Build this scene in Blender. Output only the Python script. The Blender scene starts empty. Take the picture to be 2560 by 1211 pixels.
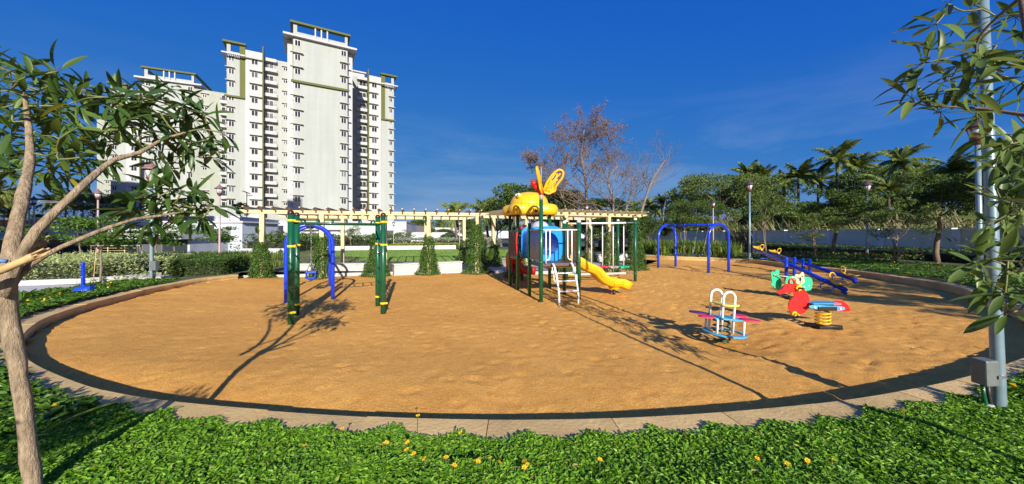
import bpy, bmesh, math, random
import numpy as np
from mathutils import Vector, Matrix, Euler
from mathutils.geometry import tessellate_polygon
R = math.radians
sc = bpy.context.scene
COL = sc.collection
rnd = random.Random(7)
nr = np.random.default_rng(11)

# ------------------------------------------------------------------ camera
F, CH, HY = 900.0, 1.9, 584.0            # focal length in photo pixels, eye height over the sand, horizon row
cam_d = bpy.data.cameras.new('camera')
cam = bpy.data.objects.new('camera', cam_d)
COL.objects.link(cam)
cam.location = (0, 0, CH)
cam.rotation_euler = (R(90), 0, 0)
cam_d.sensor_width = 36
cam_d.lens = 36 * F / 2560
cam_d.shift_y = -(605.5 - HY) / 2560
cam_d.clip_start = 0.05
cam_d.clip_end = 4000
sc.camera = cam

# ------------------------------------------------------------------ sky and sun
EXPO = 0.8
SUN_EL, SUN_AZ = 22.5, 15.5              # azimuth: degrees the light drifts to the left of the view direction
w = bpy.data.worlds.new('World')
sc.world = w
w.use_nodes = True
nt = w.node_tree
nt.nodes.clear()
out = nt.nodes.new('ShaderNodeOutputWorld')
bg = nt.nodes.new('ShaderNodeBackground')
sky = nt.nodes.new('ShaderNodeTexSky')
sky.sky_type = 'NISHITA'
sky.sun_disc = False
sky.sun_elevation = R(SUN_EL)
sky.sun_rotation = R(180 - SUN_AZ)
sky.altitude = 900
sky.air_density = 1.0
sky.dust_density = 1.6
sky.ozone_density = 3.5
hs = nt.nodes.new('ShaderNodeHueSaturation')
hs.inputs['Hue'].default_value = 0.5
hs.inputs['Saturation'].default_value = 1.0
hs.inputs['Value'].default_value = 1.0
# faint cirrus streaks
tc = nt.nodes.new('ShaderNodeTexCoord')
mp = nt.nodes.new('ShaderNodeMapping')
mp.inputs['Scale'].default_value = (1.6, 2.2, 9.0)
mp.inputs['Rotation'].default_value = (0.0, 0.22, 0.3)
nz = nt.nodes.new('ShaderNodeTexNoise')
nz.inputs['Scale'].default_value = 1.3
nz.inputs['Detail'].default_value = 9
nz.inputs['Roughness'].default_value = 0.62
nz.inputs['Distortion'].default_value = 0.5
cr = nt.nodes.new('ShaderNodeMapRange')
cr.inputs['From Min'].default_value = 0.44
cr.inputs['From Max'].default_value = 0.82
cr.inputs['To Max'].default_value = 0.38
sx = nt.nodes.new('ShaderNodeSeparateXYZ')
zr = nt.nodes.new('ShaderNodeMapRange')
zr.inputs['From Min'].default_value = 0.36
zr.inputs['From Max'].default_value = 0.06
mu = nt.nodes.new('ShaderNodeMath'); mu.operation = 'MULTIPLY'
mx = nt.nodes.new('ShaderNodeMix'); mx.data_type = 'RGBA'
mx.inputs[7].default_value = (3.5, 4.1, 4.8, 1)
L = nt.links.new
L(tc.outputs['Generated'], mp.inputs['Vector']); L(mp.outputs[0], nz.inputs['Vector'])
L(nz.outputs['Fac'], cr.inputs['Value']); L(tc.outputs['Generated'], sx.inputs[0])
L(sx.outputs['Z'], zr.inputs['Value']); L(cr.outputs[0], mu.inputs[0]); L(zr.outputs[0], mu.inputs[1])
# deep polarised blue: each channel of the physical sky is graded by a power curve
spx = nt.nodes.new('ShaderNodeSeparateColor'); cbx = nt.nodes.new('ShaderNodeCombineColor')
L(sky.outputs[0], spx.inputs[0])
for ch, (gain, gam) in enumerate(((.443, 1.45), (.378, .613), (.571, .04))):
    m1 = nt.nodes.new('ShaderNodeMath'); m1.operation = 'MULTIPLY'; m1.inputs[1].default_value = .1
    m2 = nt.nodes.new('ShaderNodeMath'); m2.operation = 'POWER'; m2.inputs[1].default_value = gam
    m3 = nt.nodes.new('ShaderNodeMath'); m3.operation = 'MULTIPLY'; m3.inputs[1].default_value = gain * 10 / 2 ** EXPO
    L(spx.outputs[ch], m1.inputs[0]); L(m1.outputs[0], m2.inputs[0]); L(m2.outputs[0], m3.inputs[0])
    # the bright sun-side glow keeps its own white
    m4 = nt.nodes.new('ShaderNodeMath'); m4.operation = 'SUBTRACT'; m4.inputs[1].default_value = 1.0
    m5 = nt.nodes.new('ShaderNodeMath'); m5.operation = 'MAXIMUM'; m5.inputs[1].default_value = 0.0
    m6 = nt.nodes.new('ShaderNodeMath'); m6.operation = 'MULTIPLY_ADD'; m6.inputs[1].default_value = 5.0
    L(m1.outputs[0], m4.inputs[0]); L(m4.outputs[0], m5.inputs[0]); L(m5.outputs[0], m6.inputs[0]); L(m3.outputs[0], m6.inputs[2]); L(m6.outputs[0], cbx.inputs[ch])
L(cbx.outputs[0], hs.inputs['Color']); L(hs.outputs[0], mx.inputs[6]); L(mu.outputs[0], mx.inputs[0])
L(mx.outputs[2], bg.inputs['Color'])
bg.inputs['Strength'].default_value = 0.10
L(bg.outputs[0], out.inputs['Surface'])

sun_d = bpy.data.lights.new('sun', 'SUN')
sun_d.energy = 4.2
sun_d.angle = R(0.5)
sun_d.color = (1.0, 0.93, 0.82)
sun = bpy.data.objects.new('sun', sun_d)
COL.objects.link(sun)
SD = Vector((-math.sin(R(SUN_AZ)) * math.cos(R(SUN_EL)), math.cos(R(SUN_AZ)) * math.cos(R(SUN_EL)), -math.sin(R(SUN_EL))))
sun.rotation_euler = SD.to_track_quat('-Z', 'Y').to_euler()
sun.location = (10, -30, 30)

sc.view_settings.view_transform = 'Standard'
sc.view_settings.look = 'None'
sc.view_settings.exposure = EXPO
sc.view_settings.gamma = 1.0
sc.view_settings.use_curve_mapping = False
sc.cycles.max_bounces = 6
sc.cycles.transparent_max_bounces = 8

# ------------------------------------------------------------------ helpers
def G(x, y, z=0.0):
    """ground point seen at photo pixel (x, y), on the level z"""
    h = CH - z
    return Vector(((x - 1280) * h / (y - HY), F * h / (y - HY), z))

def PX(x, y, d):
    """point at depth d seen at photo pixel (x, y)"""
    return Vector(((x - 1280) / F * d, d, CH - (y - HY) / F * d))

def tag(o, label=None, cat=None, group=None, kind=None):
    if label: o['label'] = label
    if cat: o['category'] = cat
    if group: o['group'] = group
    if kind: o['kind'] = kind
    return o

def empty(name, loc, rz=0.0, label=None, cat=None, group=None):
    o = bpy.data.objects.new(name, None)
    o.empty_display_size = 0.2
    COL.objects.link(o)
    o.location = loc
    o.rotation_euler = (0, 0, rz)
    return tag(o, label, cat, group)

def link_mesh(name, me, parent=None, loc=None, rot=None, scale=None):
    o = bpy.data.objects.new(name, me)
    COL.objects.link(o)
    if parent: o.parent = parent
    if loc is not None: o.location = loc
    if rot is not None: o.rotation_euler = rot
    if scale is not None: o.scale = scale
    return o

KIDS = {}
def copy_tree(o, parent=None):
    c = o.copy()
    COL.objects.link(c)
    if parent: c.parent = parent
    for ch in list(o.children): copy_tree(ch, c)
    return c

class MB:
    """collects shapes; build() links them as one mesh object"""
    def __init__(s): s.v = []; s.f = []; s.sm = []; s.mi = []; s.m = 0
    def add(s, vs, fs, smooth=False):
        b = len(s.v)
        s.v += [tuple(p) for p in vs]
        for f in fs:
            s.f.append(tuple(b + i for i in f)); s.sm.append(smooth); s.mi.append(s.m)
        return s
    def box(s, lo, hi, M=None):
        x0, y0, z0 = lo; x1, y1, z1 = hi
        vs = [Vector(p) for p in ((x0,y0,z0),(x1,y0,z0),(x1,y1,z0),(x0,y1,z0),(x0,y0,z1),(x1,y0,z1),(x1,y1,z1),(x0,y1,z1))]
        if M: vs = [M @ p for p in vs]
        return s.add(vs, [(0,3,2,1),(4,5,6,7),(0,1,5,4),(1,2,6,5),(2,3,7,6),(3,0,4,7)])
    def bbox(s, lo, hi, b=0.01, M=None):
        """box with chamfered edges"""
        bm = bmesh.new()
        bmesh.ops.create_cube(bm, size=1)
        for v in bm.verts:
            v.co = Vector([lo[i] + (v.co[i] + .5) * (hi[i] - lo[i]) for i in range(3)])
        bmesh.ops.bevel(bm, geom=bm.edges[:], offset=b, segments=2, affect='EDGES', profile=.5)
        bm.verts.index_update()
        vs = [(M @ v.co) if M else v.co.copy() for v in bm.verts]
        fs = [[v.index for v in f.verts] for f in bm.faces]
        bm.free()
        return s.add(vs, fs, False)
    def tube(s, pts, r, n=10, cap=True, smooth=True, closed=False):
        pts = [Vector(p) for p in pts]
        k = len(pts)
        rr = list(r) if hasattr(r, '__len__') else [r] * k
        T = []
        for i in range(k):
            if closed: t = pts[(i + 1) % k] - pts[i - 1]
            else: t = pts[min(i + 1, k - 1)] - pts[max(i - 1, 0)]
            T.append(t.normalized() if t.length > 1e-9 else Vector((0, 0, 1)))
        a = T[0].orthogonal().normalized()
        vs = []
        for i in range(k):
            a = (a - T[i] * a.dot(T[i]))
            a = a.normalized() if a.length > 1e-6 else T[i].orthogonal().normalized()
            b = T[i].cross(a)
            for j in range(n):
                q = 2 * math.pi * j / n
                vs.append(pts[i] + (a * math.cos(q) + b * math.sin(q)) * rr[i])
        fs = []
        for i in range(k if closed else k - 1):
            for j in range(n):
                i2 = (i + 1) % k
                fs.append((i * n + j, i * n + (j + 1) % n, i2 * n + (j + 1) % n, i2 * n + j))
        s.add(vs, fs, smooth)
        if cap and not closed:
            b = len(s.v) - len(vs)
            s.f.append(tuple(b + j for j in reversed(range(n)))); s.sm.append(False); s.mi.append(s.m)
            s.f.append(tuple(b + (k - 1) * n + j for j in range(n))); s.sm.append(False); s.mi.append(s.m)
        return s
    def lathe(s, prof, n=16, M=None, smooth=True, rad=None):
        vs = []
        for (r, z) in prof:
            for j in range(n):
                q = 2 * math.pi * j / n
                k = rad(q, z) if rad else 1.0
                p = Vector((r * k * math.cos(q), r * k * math.sin(q), z))
                vs.append(M @ p if M else p)
        fs = []
        for i in range(len(prof) - 1):
            for j in range(n):
                fs.append((i * n + j, i * n + (j + 1) % n, (i + 1) * n + (j + 1) % n, (i + 1) * n + j))
        s.add(vs, fs, smooth)
        b = len(s.v) - len(vs)
        if prof[0][0] > 1e-4: s.f.append(tuple(b + j for j in reversed(range(n)))); s.sm.append(False); s.mi.append(s.m)
        if prof[-1][0] > 1e-4: s.f.append(tuple(b + (len(prof) - 1) * n + j for j in range(n))); s.sm.append(False); s.mi.append(s.m)
        return s
    def prism(s, poly, t0, t1, M=None):
        """polygon in local x,z extruded along local y from t0 to t1"""
        n = len(poly)
        ar = sum(poly[i][0] * poly[(i + 1) % n][1] - poly[(i + 1) % n][0] * poly[i][1] for i in range(n))
        if ar < 0: poly = poly[::-1]
        tri = tessellate_polygon([[Vector((p[0], p[1], 0)) for p in poly]])
        vs = [Vector((p[0], t0, p[1])) for p in poly] + [Vector((p[0], t1, p[1])) for p in poly]
        if M: vs = [M @ p for p in vs]
        fs = []
        for t in tri:
            a, b, c = t
            cr_ = (poly[b][0]-poly[a][0])*(poly[c][1]-poly[a][1]) - (poly[c][0]-poly[a][0])*(poly[b][1]-poly[a][1])
            if cr_ < 0: a, b, c = a, c, b
            fs.append((a, b, c)); fs.append((c + n, b + n, a + n))
        for i in range(n):
            j = (i + 1) % n
            fs.append((i, i + n, j + n, j))
        return s.add(vs, fs)
    def mesh(s, name, *mats):
        me = bpy.data.meshes.new(name)
        me.from_pydata(s.v, [], s.f)
        for m in mats: me.materials.append(m)
        me.polygons.foreach_set('use_smooth', s.sm)
        if len(mats) > 1: me.polygons.foreach_set('material_index', s.mi)
        me.update()
        return me
    def build(s, name, mat, parent=None, loc=None, rot=None):
        mats = mat if isinstance(mat, (list, tuple)) else [mat]
        return link_mesh(name, s.mesh(name, *mats), parent, loc, rot)

def cap_prof(r, z, k=5):
    return [(r * math.cos(i * math.pi / 2 / k), z + r * math.sin(i * math.pi / 2 / k)) for i in range(k)] + [(0.0, z + r)]

def np_mesh(name, V, Fq, mat, smooth=False):
    """V (n,3), Fq (m,k) numpy -> mesh"""
    me = bpy.data.meshes.new(name)
    V = np.asarray(V, np.float32); Fq = np.asarray(Fq, np.int32)
    m, k = Fq.shape
    me.vertices.add(len(V)); me.vertices.foreach_set('co', V.ravel())
    me.loops.add(m * k); me.loops.foreach_set('vertex_index', Fq.ravel())
    me.polygons.add(m)
    me.polygons.foreach_set('loop_start', np.arange(0, m * k, k, dtype=np.int32))
    me.polygons.foreach_set('use_smooth', np.full(m, smooth))
    me.materials.append(mat)
    me.update(calc_edges=True)
    return me

def unit(a):
    return a / np.maximum(np.linalg.norm(a, axis=1, keepdims=True), 1e-9)

def leaf_geo(P, D, size, asp=0.42, fold=0.25, rng=nr, up=None):
    """folded diamond leaves at P pointing along D -> verts, quads"""
    n = len(P)
    D = unit(D)
    U = rng.normal(size=(n, 3)) * 0.6 + np.array([0, 0, 1.0]) if up is None else up
    S = unit(np.cross(D, U)); N = unit(np.cross(S, D))
    sz = (np.asarray(size) * np.ones(n))[:, None]
    mid = P + D * sz * 0.45
    a = P; b = mid + S * sz * asp * .5 + N * sz * fold * .3; c = P + D * sz - N * sz * 0.12; d = mid - S * sz * asp * .5 + N * sz * fold * .3
    V = np.stack([a, b, c, d], 1).reshape(-1, 3)
    i = np.arange(n) * 4
    # two triangles sharing the midrib
    Fq = np.concatenate([np.stack([i, i + 1, i + 2], 1), np.stack([i, i + 2, i + 3], 1)])
    return V, Fq

def value_noise(x, y, seed=0):
    rg = np.random.default_rng(seed)
    tab = rg.random((256, 256))
    xi = np.floor(x).astype(int); yi = np.floor(y).astype(int)
    fx = x - xi; fy = y - yi
    fx = fx * fx * (3 - 2 * fx); fy = fy * fy * (3 - 2 * fy)
    g = lambda a, b: tab[a % 256, b % 256]
    return (g(xi, yi) * (1 - fx) + g(xi + 1, yi) * fx) * (1 - fy) + (g(xi, yi + 1) * (1 - fx) + g(xi + 1, yi + 1) * fx) * fy

# ------------------------------------------------------------------ materials
def mat(name, col, rough=.5, var=0.0, vs=6.0, bump=0.0, bs=60.0, metal=0.0, col2=None, spec=.5, obj=False, coat=0.0):
    m = bpy.data.materials.new(name); m.use_nodes = True
    t = m.node_tree; b = t.nodes['Principled BSDF']
    b.inputs['Base Color'].default_value = (*col, 1)
    b.inputs['Roughness'].default_value = rough
    b.inputs['Metallic'].default_value = metal
    b.inputs['Specular IOR Level'].default_value = spec
    if coat: b.inputs['Coat Weight'].default_value = coat; b.inputs['Coat Roughness'].default_value = .08
    if var or bump or col2:
        co = t.nodes.new('ShaderNodeTexCoord')
    if var or col2:
        n = t.nodes.new('ShaderNodeTexNoise'); n.inputs['Scale'].default_value = vs
        n.inputs['Detail'].default_value = 6; n.inputs['Roughness'].default_value = .62
        t.links.new(co.outputs['Object'], n.inputs['Vector'])
        mr = t.nodes.new('ShaderNodeMapRange'); mr.inputs['From Min'].default_value = .3; mr.inputs['From Max'].default_value = .7
        t.links.new(n.outputs['Fac'], mr.inputs['Value'])
        x = t.nodes.new('ShaderNodeMix'); x.data_type = 'RGBA'
        c2 = col2 if col2 else tuple(c * (1 - var) for c in col)
        x.inputs[6].default_value = (*c2, 1)
        x.inputs[7].default_value = (*(col if col2 else tuple(min(1, c * (1 + var)) for c in col)), 1)
        t.links.new(mr.outputs[0], x.inputs[0]); t.links.new(x.outputs[2], b.inputs['Base Color'])
        rr = t.nodes.new('ShaderNodeMapRange'); rr.inputs['To Min'].default_value = max(0, rough - .08); rr.inputs['To Max'].default_value = min(1, rough + .08)
        t.links.new(n.outputs['Fac'], rr.inputs['Value']); t.links.new(rr.outputs[0], b.inputs['Roughness'])
    if bump:
        n2 = t.nodes.new('ShaderNodeTexNoise'); n2.inputs['Scale'].default_value = bs; n2.inputs['Detail'].default_value = 5
        t.links.new(co.outputs['Object'], n2.inputs['Vector'])
        bp = t.nodes.new('ShaderNodeBump'); bp.inputs['Strength'].default_value = bump; bp.inputs['Distance'].default_value = .02
        t.links.new(n2.outputs['Fac'], bp.inputs['Height']); t.links.new(bp.outputs[0], b.inputs['Normal'])
    return m

def leaf_mat(name, c1, c2, rough=.45, trans=.25, obj=False, c3=None):
    """leaf colour varies from leaf to leaf"""
    m = bpy.data.materials.new(name); m.use_nodes = True
    t = m.node_tree; b = t.nodes['Principled BSDF']
    if obj:
        g = t.nodes.new('ShaderNodeObjectInfo'); o = g.outputs['Random']
    else:
        g = t.nodes.new('ShaderNodeNewGeometry'); o = g.outputs['Random Per Island']
    rp = t.nodes.new('ShaderNodeValToRGB')
    rp.color_ramp.elements[0].color = (*c1, 1); rp.color_ramp.elements[1].color = (*c2, 1)
    if c3:
        e = rp.color_ramp.elements.new(.975); e.color = (*c2, 1)
        rp.color_ramp.elements[2].color = (*c3, 1)
    t.links.new(o, rp.inputs[0]); t.links.new(rp.outputs[0], b.inputs['Base Color'])
    b.inputs['Roughness'].default_value = rough
    b.inputs['Specular IOR Level'].default_value = .35
    tr = t.nodes.new('ShaderNodeBsdfTranslucent')
    hsv = t.nodes.new('ShaderNodeHueSaturation'); hsv.inputs['Hue'].default_value = .485; hsv.inputs['Value'].default_value = 1.6
    t.links.new(rp.outputs[0], hsv.inputs['Color']); t.links.new(hsv.outputs[0], tr.inputs['Color'])
    ms = t.nodes.new('ShaderNodeMixShader'); ms.inputs[0].default_value = trans
    t.links.new(b.outputs[0], ms.inputs[1]); t.links.new(tr.outputs[0], ms.inputs[2])
    t.links.new(ms.outputs[0], t.nodes['Material Output'].inputs['Surface'])
    return m

m_green = mat('green_paint', (.006, .085, .035), .35, var=.12, vs=9, coat=.15)
m_greend = mat('green_paint_worn', (.012, .10, .045), .45, var=.25, vs=14)
m_maroon = mat('maroon_cap', (.06, .012, .015), .35)
m_yellow = mat('yellow_plastic', (.78, .46, .012), .35, var=.05, vs=4)
m_yellowp = mat('yellow_band', (.80, .52, .015), .4)
m_blue = mat('blue_paint', (.008, .045, .55), .28, var=.12, vs=7, coat=.3)
m_blued = mat('blue_rubber', (.01, .06, .45), .5)
m_sky = mat('light_blue_plastic', (.012, .26, .78), .3, var=.05, vs=5)
m_cyan = mat('cyan_board', (.06, .36, .62), .45, var=.12, vs=9)
m_red = mat('red_plastic', (.74, .010, .010), .42, var=.012, vs=3)
m_redd = mat('dark_red_plastic', (.42, .01, .015), .4)
m_pink = mat('faded_red_board', (.62, .035, .11), .5, var=.12, vs=20)
m_purple = mat('purple_board', (.10, .02, .13), .5, var=.12, vs=12)
m_lemon = mat('lemon_board', (.80, .68, .12), .5, var=.1, vs=12)
m_white = mat('white_paint', (.78, .77, .74), .4, var=.06, vs=15)
m_whitem = mat('white_plaster', (.52, .53, .54), .7, var=.05, vs=.6)
m_steel = mat('chain_steel', (.35, .35, .36), .35, metal=.9)
m_black = mat('black_rubber', (.012, .012, .013), .5, var=.2, vs=20)
m_dspring = mat('dark_green_spring', (.012, .05, .03), .4)
m_deck = mat('brown_deck', (.10, .075, .075), .5, var=.2, vs=30)
m_brownp = mat('brown_panel', (.19, .12, .10), .5, var=.1, vs=8)
m_greyp = mat('grey_panel', (.42, .46, .52), .4, var=.06)
m_greyrose = mat('grey_rose_plastic', (.42, .32, .30), .5)
m_gplast = mat('green_plastic', (.015, .42, .19), .4, var=.06, vs=8)
m_gboard = mat('green_board', (.02, .56, .26), .45, var=.06, vs=8)
m_beige = mat('beige_board', (.72, .56, .34), .5, var=.05, vs=8)
m_clear = mat('clear_bubble', (.45, .47, .52), .15, spec=.8)
m_cream = mat('cream_timber', (.64, .54, .31), .65, col2=(.50, .40, .22), vs=3.5, bump=.15, bs=25)
m_pole = mat('grey_blue_pole', (.20, .29, .33), .38, var=.12, vs=6, metal=.25)
m_polep = mat('pinkish_pole', (.44, .32, .31), .45, var=.1, vs=6)
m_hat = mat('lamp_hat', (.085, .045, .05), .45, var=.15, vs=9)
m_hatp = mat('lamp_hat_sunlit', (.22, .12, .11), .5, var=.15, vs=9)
m_lglass = mat('lamp_glass', (.62, .66, .70), .12, spec=.7)
m_bowl = mat('lamp_bowl', (.13, .05, .035), .4, var=.2, vs=12)
m_gbox = mat('grey_box', (.13, .15, .145), .45, var=.12, vs=9)
m_conc = mat('pale_concrete', (.50, .49, .46), .8, var=.16, vs=5, bump=.2, bs=40)
m_pave = mat('grey_paving', (.36, .35, .33), .8, var=.18, vs=3, bump=.2, bs=30)
m_bark = mat('tan_bark', (.50, .38, .24), .9, col2=(.16, .115, .07), vs=34, bump=1.0, bs=42)
_t = m_bark.node_tree
_mp = _t.nodes.new('ShaderNodeMapping'); _mp.inputs['Scale'].default_value = (1, 1, .28)
_co = [n for n in _t.nodes if n.type == 'TEX_COORD'][0]
_t.links.new(_co.outputs['Object'], _mp.inputs['Vector'])
for _n in [n for n in _t.nodes if n.type == 'TEX_NOISE']:
    _t.links.new(_mp.outputs[0], _n.inputs['Vector']); _n.inputs['Roughness'].default_value = .7
[n for n in _t.nodes if n.type == 'BUMP'][0].inputs['Distance'].default_value = .03
m_barkd = mat('brown_bark', (.16, .115, .085), .85, var=.3, vs=9, bump=.5, bs=20)
m_barkr = mat('pinkish_bark', (.19, .13, .09), .85, var=.25, vs=3)
m_barkg = mat('grey_dead_bark', (.20, .155, .125), .85, var=.3, vs=4)
m_bamboo = mat('dry_bamboo', (.50, .34, .15), .5, var=.25, vs=9)
m_rag = mat('blue_rag', (.08, .22, .50), .7)
m_wallg = mat('grey_green_wall', (.74, .78, .62), .85, var=.12, vs=1.4, bump=.15, bs=12)
m_wallw = mat('pale_pilaster', (.80, .80, .80), .8, var=.1, vs=2)
m_dark = mat('dark_slat', (.025, .022, .024), .55)
m_bw = mat('building_white', (.475, .475, .475), .75, var=.03, vs=.35)
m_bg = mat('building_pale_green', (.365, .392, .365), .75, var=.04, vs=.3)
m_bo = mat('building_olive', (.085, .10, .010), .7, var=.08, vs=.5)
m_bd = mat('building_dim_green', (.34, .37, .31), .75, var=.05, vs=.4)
m_shade = mat('sunshade_concrete', (.42, .41, .35), .8, var=.15, vs=2)
m_soil = mat('red_soil', (.30, .13, .06), .95, var=.3, vs=.4, bump=.4, bs=4)

def panel_lines(m):
    """faint plaster joints and rain streaks on the tower walls"""
    t = m.node_tree; b = t.nodes['Principled BSDF']; src = b.inputs['Base Color'].links[0].from_socket
    co = [n for n in t.nodes if n.type == 'TEX_COORD'][0]
    mp = t.nodes.new('ShaderNodeMapping'); mp.inputs['Rotation'].default_value = (R(90), 0, 0); t.links.new(co.outputs['Object'], mp.inputs['Vector'])
    br = t.nodes.new('ShaderNodeTexBrick'); br.inputs['Scale'].default_value = 1.0; br.inputs['Brick Width'].default_value = 2.6; br.inputs['Row Height'].default_value = 1.5
    br.inputs['Mortar Size'].default_value = .02; br.offset = 0
    br.inputs['Color1'].default_value = (1, 1, 1, 1); br.inputs['Color2'].default_value = (.975, .975, .97, 1); br.inputs['Mortar'].default_value = (.9, .9, .9, 1)
    t.links.new(mp.outputs[0], br.inputs['Vector'])
    m2 = t.nodes.new('ShaderNodeMapping'); m2.inputs['Scale'].default_value = (1.1, 1.1, .07); t.links.new(co.outputs['Object'], m2.inputs['Vector'])
    n = t.nodes.new('ShaderNodeTexNoise'); n.inputs['Scale'].default_value = 1.0; n.inputs['Detail'].default_value = 6; t.links.new(m2.outputs[0], n.inputs['Vector'])
    r = t.nodes.new('ShaderNodeMapRange'); r.inputs['From Min'].default_value = .35; r.inputs['From Max'].default_value = .6; r.inputs['To Min'].default_value = .9; t.links.new(n.outputs['Fac'], r.inputs['Value'])
    x = t.nodes.new('ShaderNodeMix'); x.data_type = 'RGBA'; x.blend_type = 'MULTIPLY'; x.inputs[0].default_value = 1
    t.links.new(src, x.inputs[6]); t.links.new(br.outputs['Color'], x.inputs[7])
    y = t.nodes.new('ShaderNodeMix'); y.data_type = 'RGBA'; y.blend_type = 'MULTIPLY'; y.inputs[0].default_value = 1
    t.links.new(x.outputs[2], y.inputs[6]); t.links.new(r.outputs[0], y.inputs[7]); t.links.new(y.outputs[2], b.inputs['Base Color'])
for _m in (m_bg, m_bw, m_bd): panel_lines(_m)

def glass_mat():
    m = bpy.data.materials.new('window_glass'); m.use_nodes = True
    t = m.node_tree; b = t.nodes['Principled BSDF']
    g = t.nodes.new('ShaderNodeObjectInfo')
    rp = t.nodes.new('ShaderNodeValToRGB')
    e = rp.color_ramp.elements
    e[0].color = (.012, .016, .022, 1); e[1].color = (.16, .17, .19, 1); e[1].position = 1.0
    k = e.new(.85); k.color = (.035, .042, .055, 1)
    t.links.new(g.outputs['Random'], rp.inputs[0]); t.links.new(rp.outputs[0], b.inputs['Base Color'])
    b.inputs['Roughness'].default_value = .08
    b.inputs['Specular IOR Level'].default_value = .6
    return m
m_glass = glass_mat()
m_frame = mat('window_frame', (.75, .75, .74), .4)
m_rail = mat('balcony_rail', (.045, .045, .05), .5)

lf_big = leaf_mat('tree_leaf', (.050, .105, .020), (.15, .23, .040), .36, .25, obj=True, c3=(.42, .33, .02))
lf_bigr = leaf_mat('tree_leaf_pale', (.060, .11, .025), (.15, .22, .045), .4, .25, obj=True)
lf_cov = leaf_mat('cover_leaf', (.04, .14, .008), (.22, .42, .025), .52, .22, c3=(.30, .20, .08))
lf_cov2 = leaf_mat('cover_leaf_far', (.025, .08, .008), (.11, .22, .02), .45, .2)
lf_hedgev = leaf_mat('variegated_leaf', (.16, .24, .06), (.52, .56, .26), .5, .2)
lf_hedged = leaf_mat('hedge_leaf', (.03, .075, .012), (.10, .17, .03), .5, .2)
lf_creep = leaf_mat('creeper_leaf', (.022, .065, .008), (.085, .17, .02), .5, .2)
lf_tree = leaf_mat('broad_leaf', (.032, .070, .011), (.115, .18, .032), .55, .2)
lf_tree2 = leaf_mat('fine_leaf', (.06, .11, .018), (.20, .26, .06), .55, .25)
lf_young = leaf_mat('young_leaf', (.035, .09, .012), (.13, .24, .03), .45, .25)
lf_palm = leaf_mat('palm_leaflet', (.06, .105, .018), (.23, .27, .05), .45, .2)
lf_dry = leaf_mat('dried_leaf', (.11, .075, .06), (.27, .185, .14), .8, .15)
lf_reed = leaf_mat('dry_reed', (.06, .085, .02), (.36, .31, .15), .7, .15)
lf_canna = leaf_mat('canna_leaf', (.05, .11, .015), (.24, .30, .04), .4, .3)
lf_silver = leaf_mat('silver_leaf', (.16, .20, .14), (.34, .38, .28), .6, .15)
lf_gold = leaf_mat('golden_leaf', (.16, .20, .012), (.42, .40, .03), .5, .2)
m_daisy = leaf_mat('daisy_petal', (.80, .48, .005), (.88, .62, .01), .5, .2, obj=True)
m_redfl = leaf_mat('red_petal', (.22, .008, .015), (.45, .02, .04), .5, .2)
# ------------------------------------------------------------------ the playground outline
HK = 0.32
KPX = [(1610,637.5),(1674,641),(1790,645),(1894,650.6),(2000,664),(2125,676),(2251,693),(2377,713),(2468,746),(2539,768),(2660,840),(2518,909),(2413,943),(2266,974),
       (2100,1001),(1800,1030),(1500,1046),(1200,1049),(900,1040),(596,1019),(454,1006),(353,993),(252,974),(182,951),(101,917),(66,893),
       (53,847),(101,802),(187,769),(283,744),(384,720),(505,698),(596,687)]
KW = [G(x, y, HK) for x, y in KPX]
def spline(P, step=.12):
    out_ = []
    n = len(P)
    for i in range(n - 1):
        p0 = P[max(i - 1, 0)]; p1 = P[i]; p2 = P[i + 1]; p3 = P[min(i + 2, n - 1)]
        d01 = max((p1 - p0).length, 1e-3) ** .5; d12 = max((p2 - p1).length, 1e-3) ** .5; d23 = max((p3 - p2).length, 1e-3) ** .5
        m1 = (p2 - p1) if i == 0 else (p1 - p0) / d01 * d12 - (p2 - p0) / (d01 + d12) * d12 + (p2 - p1)
        m2 = (p2 - p1) if i == n - 2 else (p2 - p1) - (p3 - p1) / (d12 + d23) * d12 + (p3 - p2) / d23 * d12
        k = max(2, int((p2 - p1).length / step))
        for j in range(k):
            t = j / k
            out_.append((2*t**3-3*t*t+1)*p1 + (t**3-2*t*t+t)*m1 + (-2*t**3+3*t*t)*p2 + (t**3-t*t)*m2)
    out_.append(P[-1])
    return out_
KS = spline(KW)
for _ in range(6):
    KS = [KS[0]] + [(KS[i - 1] + KS[i] * 2 + KS[i + 1]) / 4 for i in range(1, len(KS) - 1)] + [KS[-1]]
# pergola frames: left and right
def frame(ang):
    a = R(ang); return Vector((math.cos(a), math.sin(a), 0)), Vector((-math.sin(a), math.cos(a), 0))
UL, VL = frame(15.0); OL = Vector((-10.4, 15.0, 0))
UR, VR = frame(26.0); OR = Vector((2.16, 16.8, 0))
PAVE = .10
backline = [OL + UL * -.75 + VL * .25, OL + UL * 9.6 + VL * .25, OR + UR * -2.0 + VR * .35, OR + UR * 5.2 + VR * .35, Vector((8.0, 22.6, 0)), ]
LOOP = [Vector((p.x, p.y, 0)) for p in KS] + backline
C0 = Vector((1.5, 11.5, 0))
LX = np.array([(p.x, p.y) for p in LOOP])

def inside(px, py):
    c = np.zeros(px.shape, bool)
    n = len(LX); j = n - 1
    for i in range(n):
        xi, yi = LX[i]; xj, yj = LX[j]
        c ^= ((yi > py) != (yj > py)) & (px < (xj - xi) * (py - yi) / (yj - yi + 1e-12) + xi)
        j = i
    return c

def sstep(a, b, x):
    t = np.clip((x - a) / (b - a), 0, 1); return t * t * (3 - 2 * t)

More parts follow.
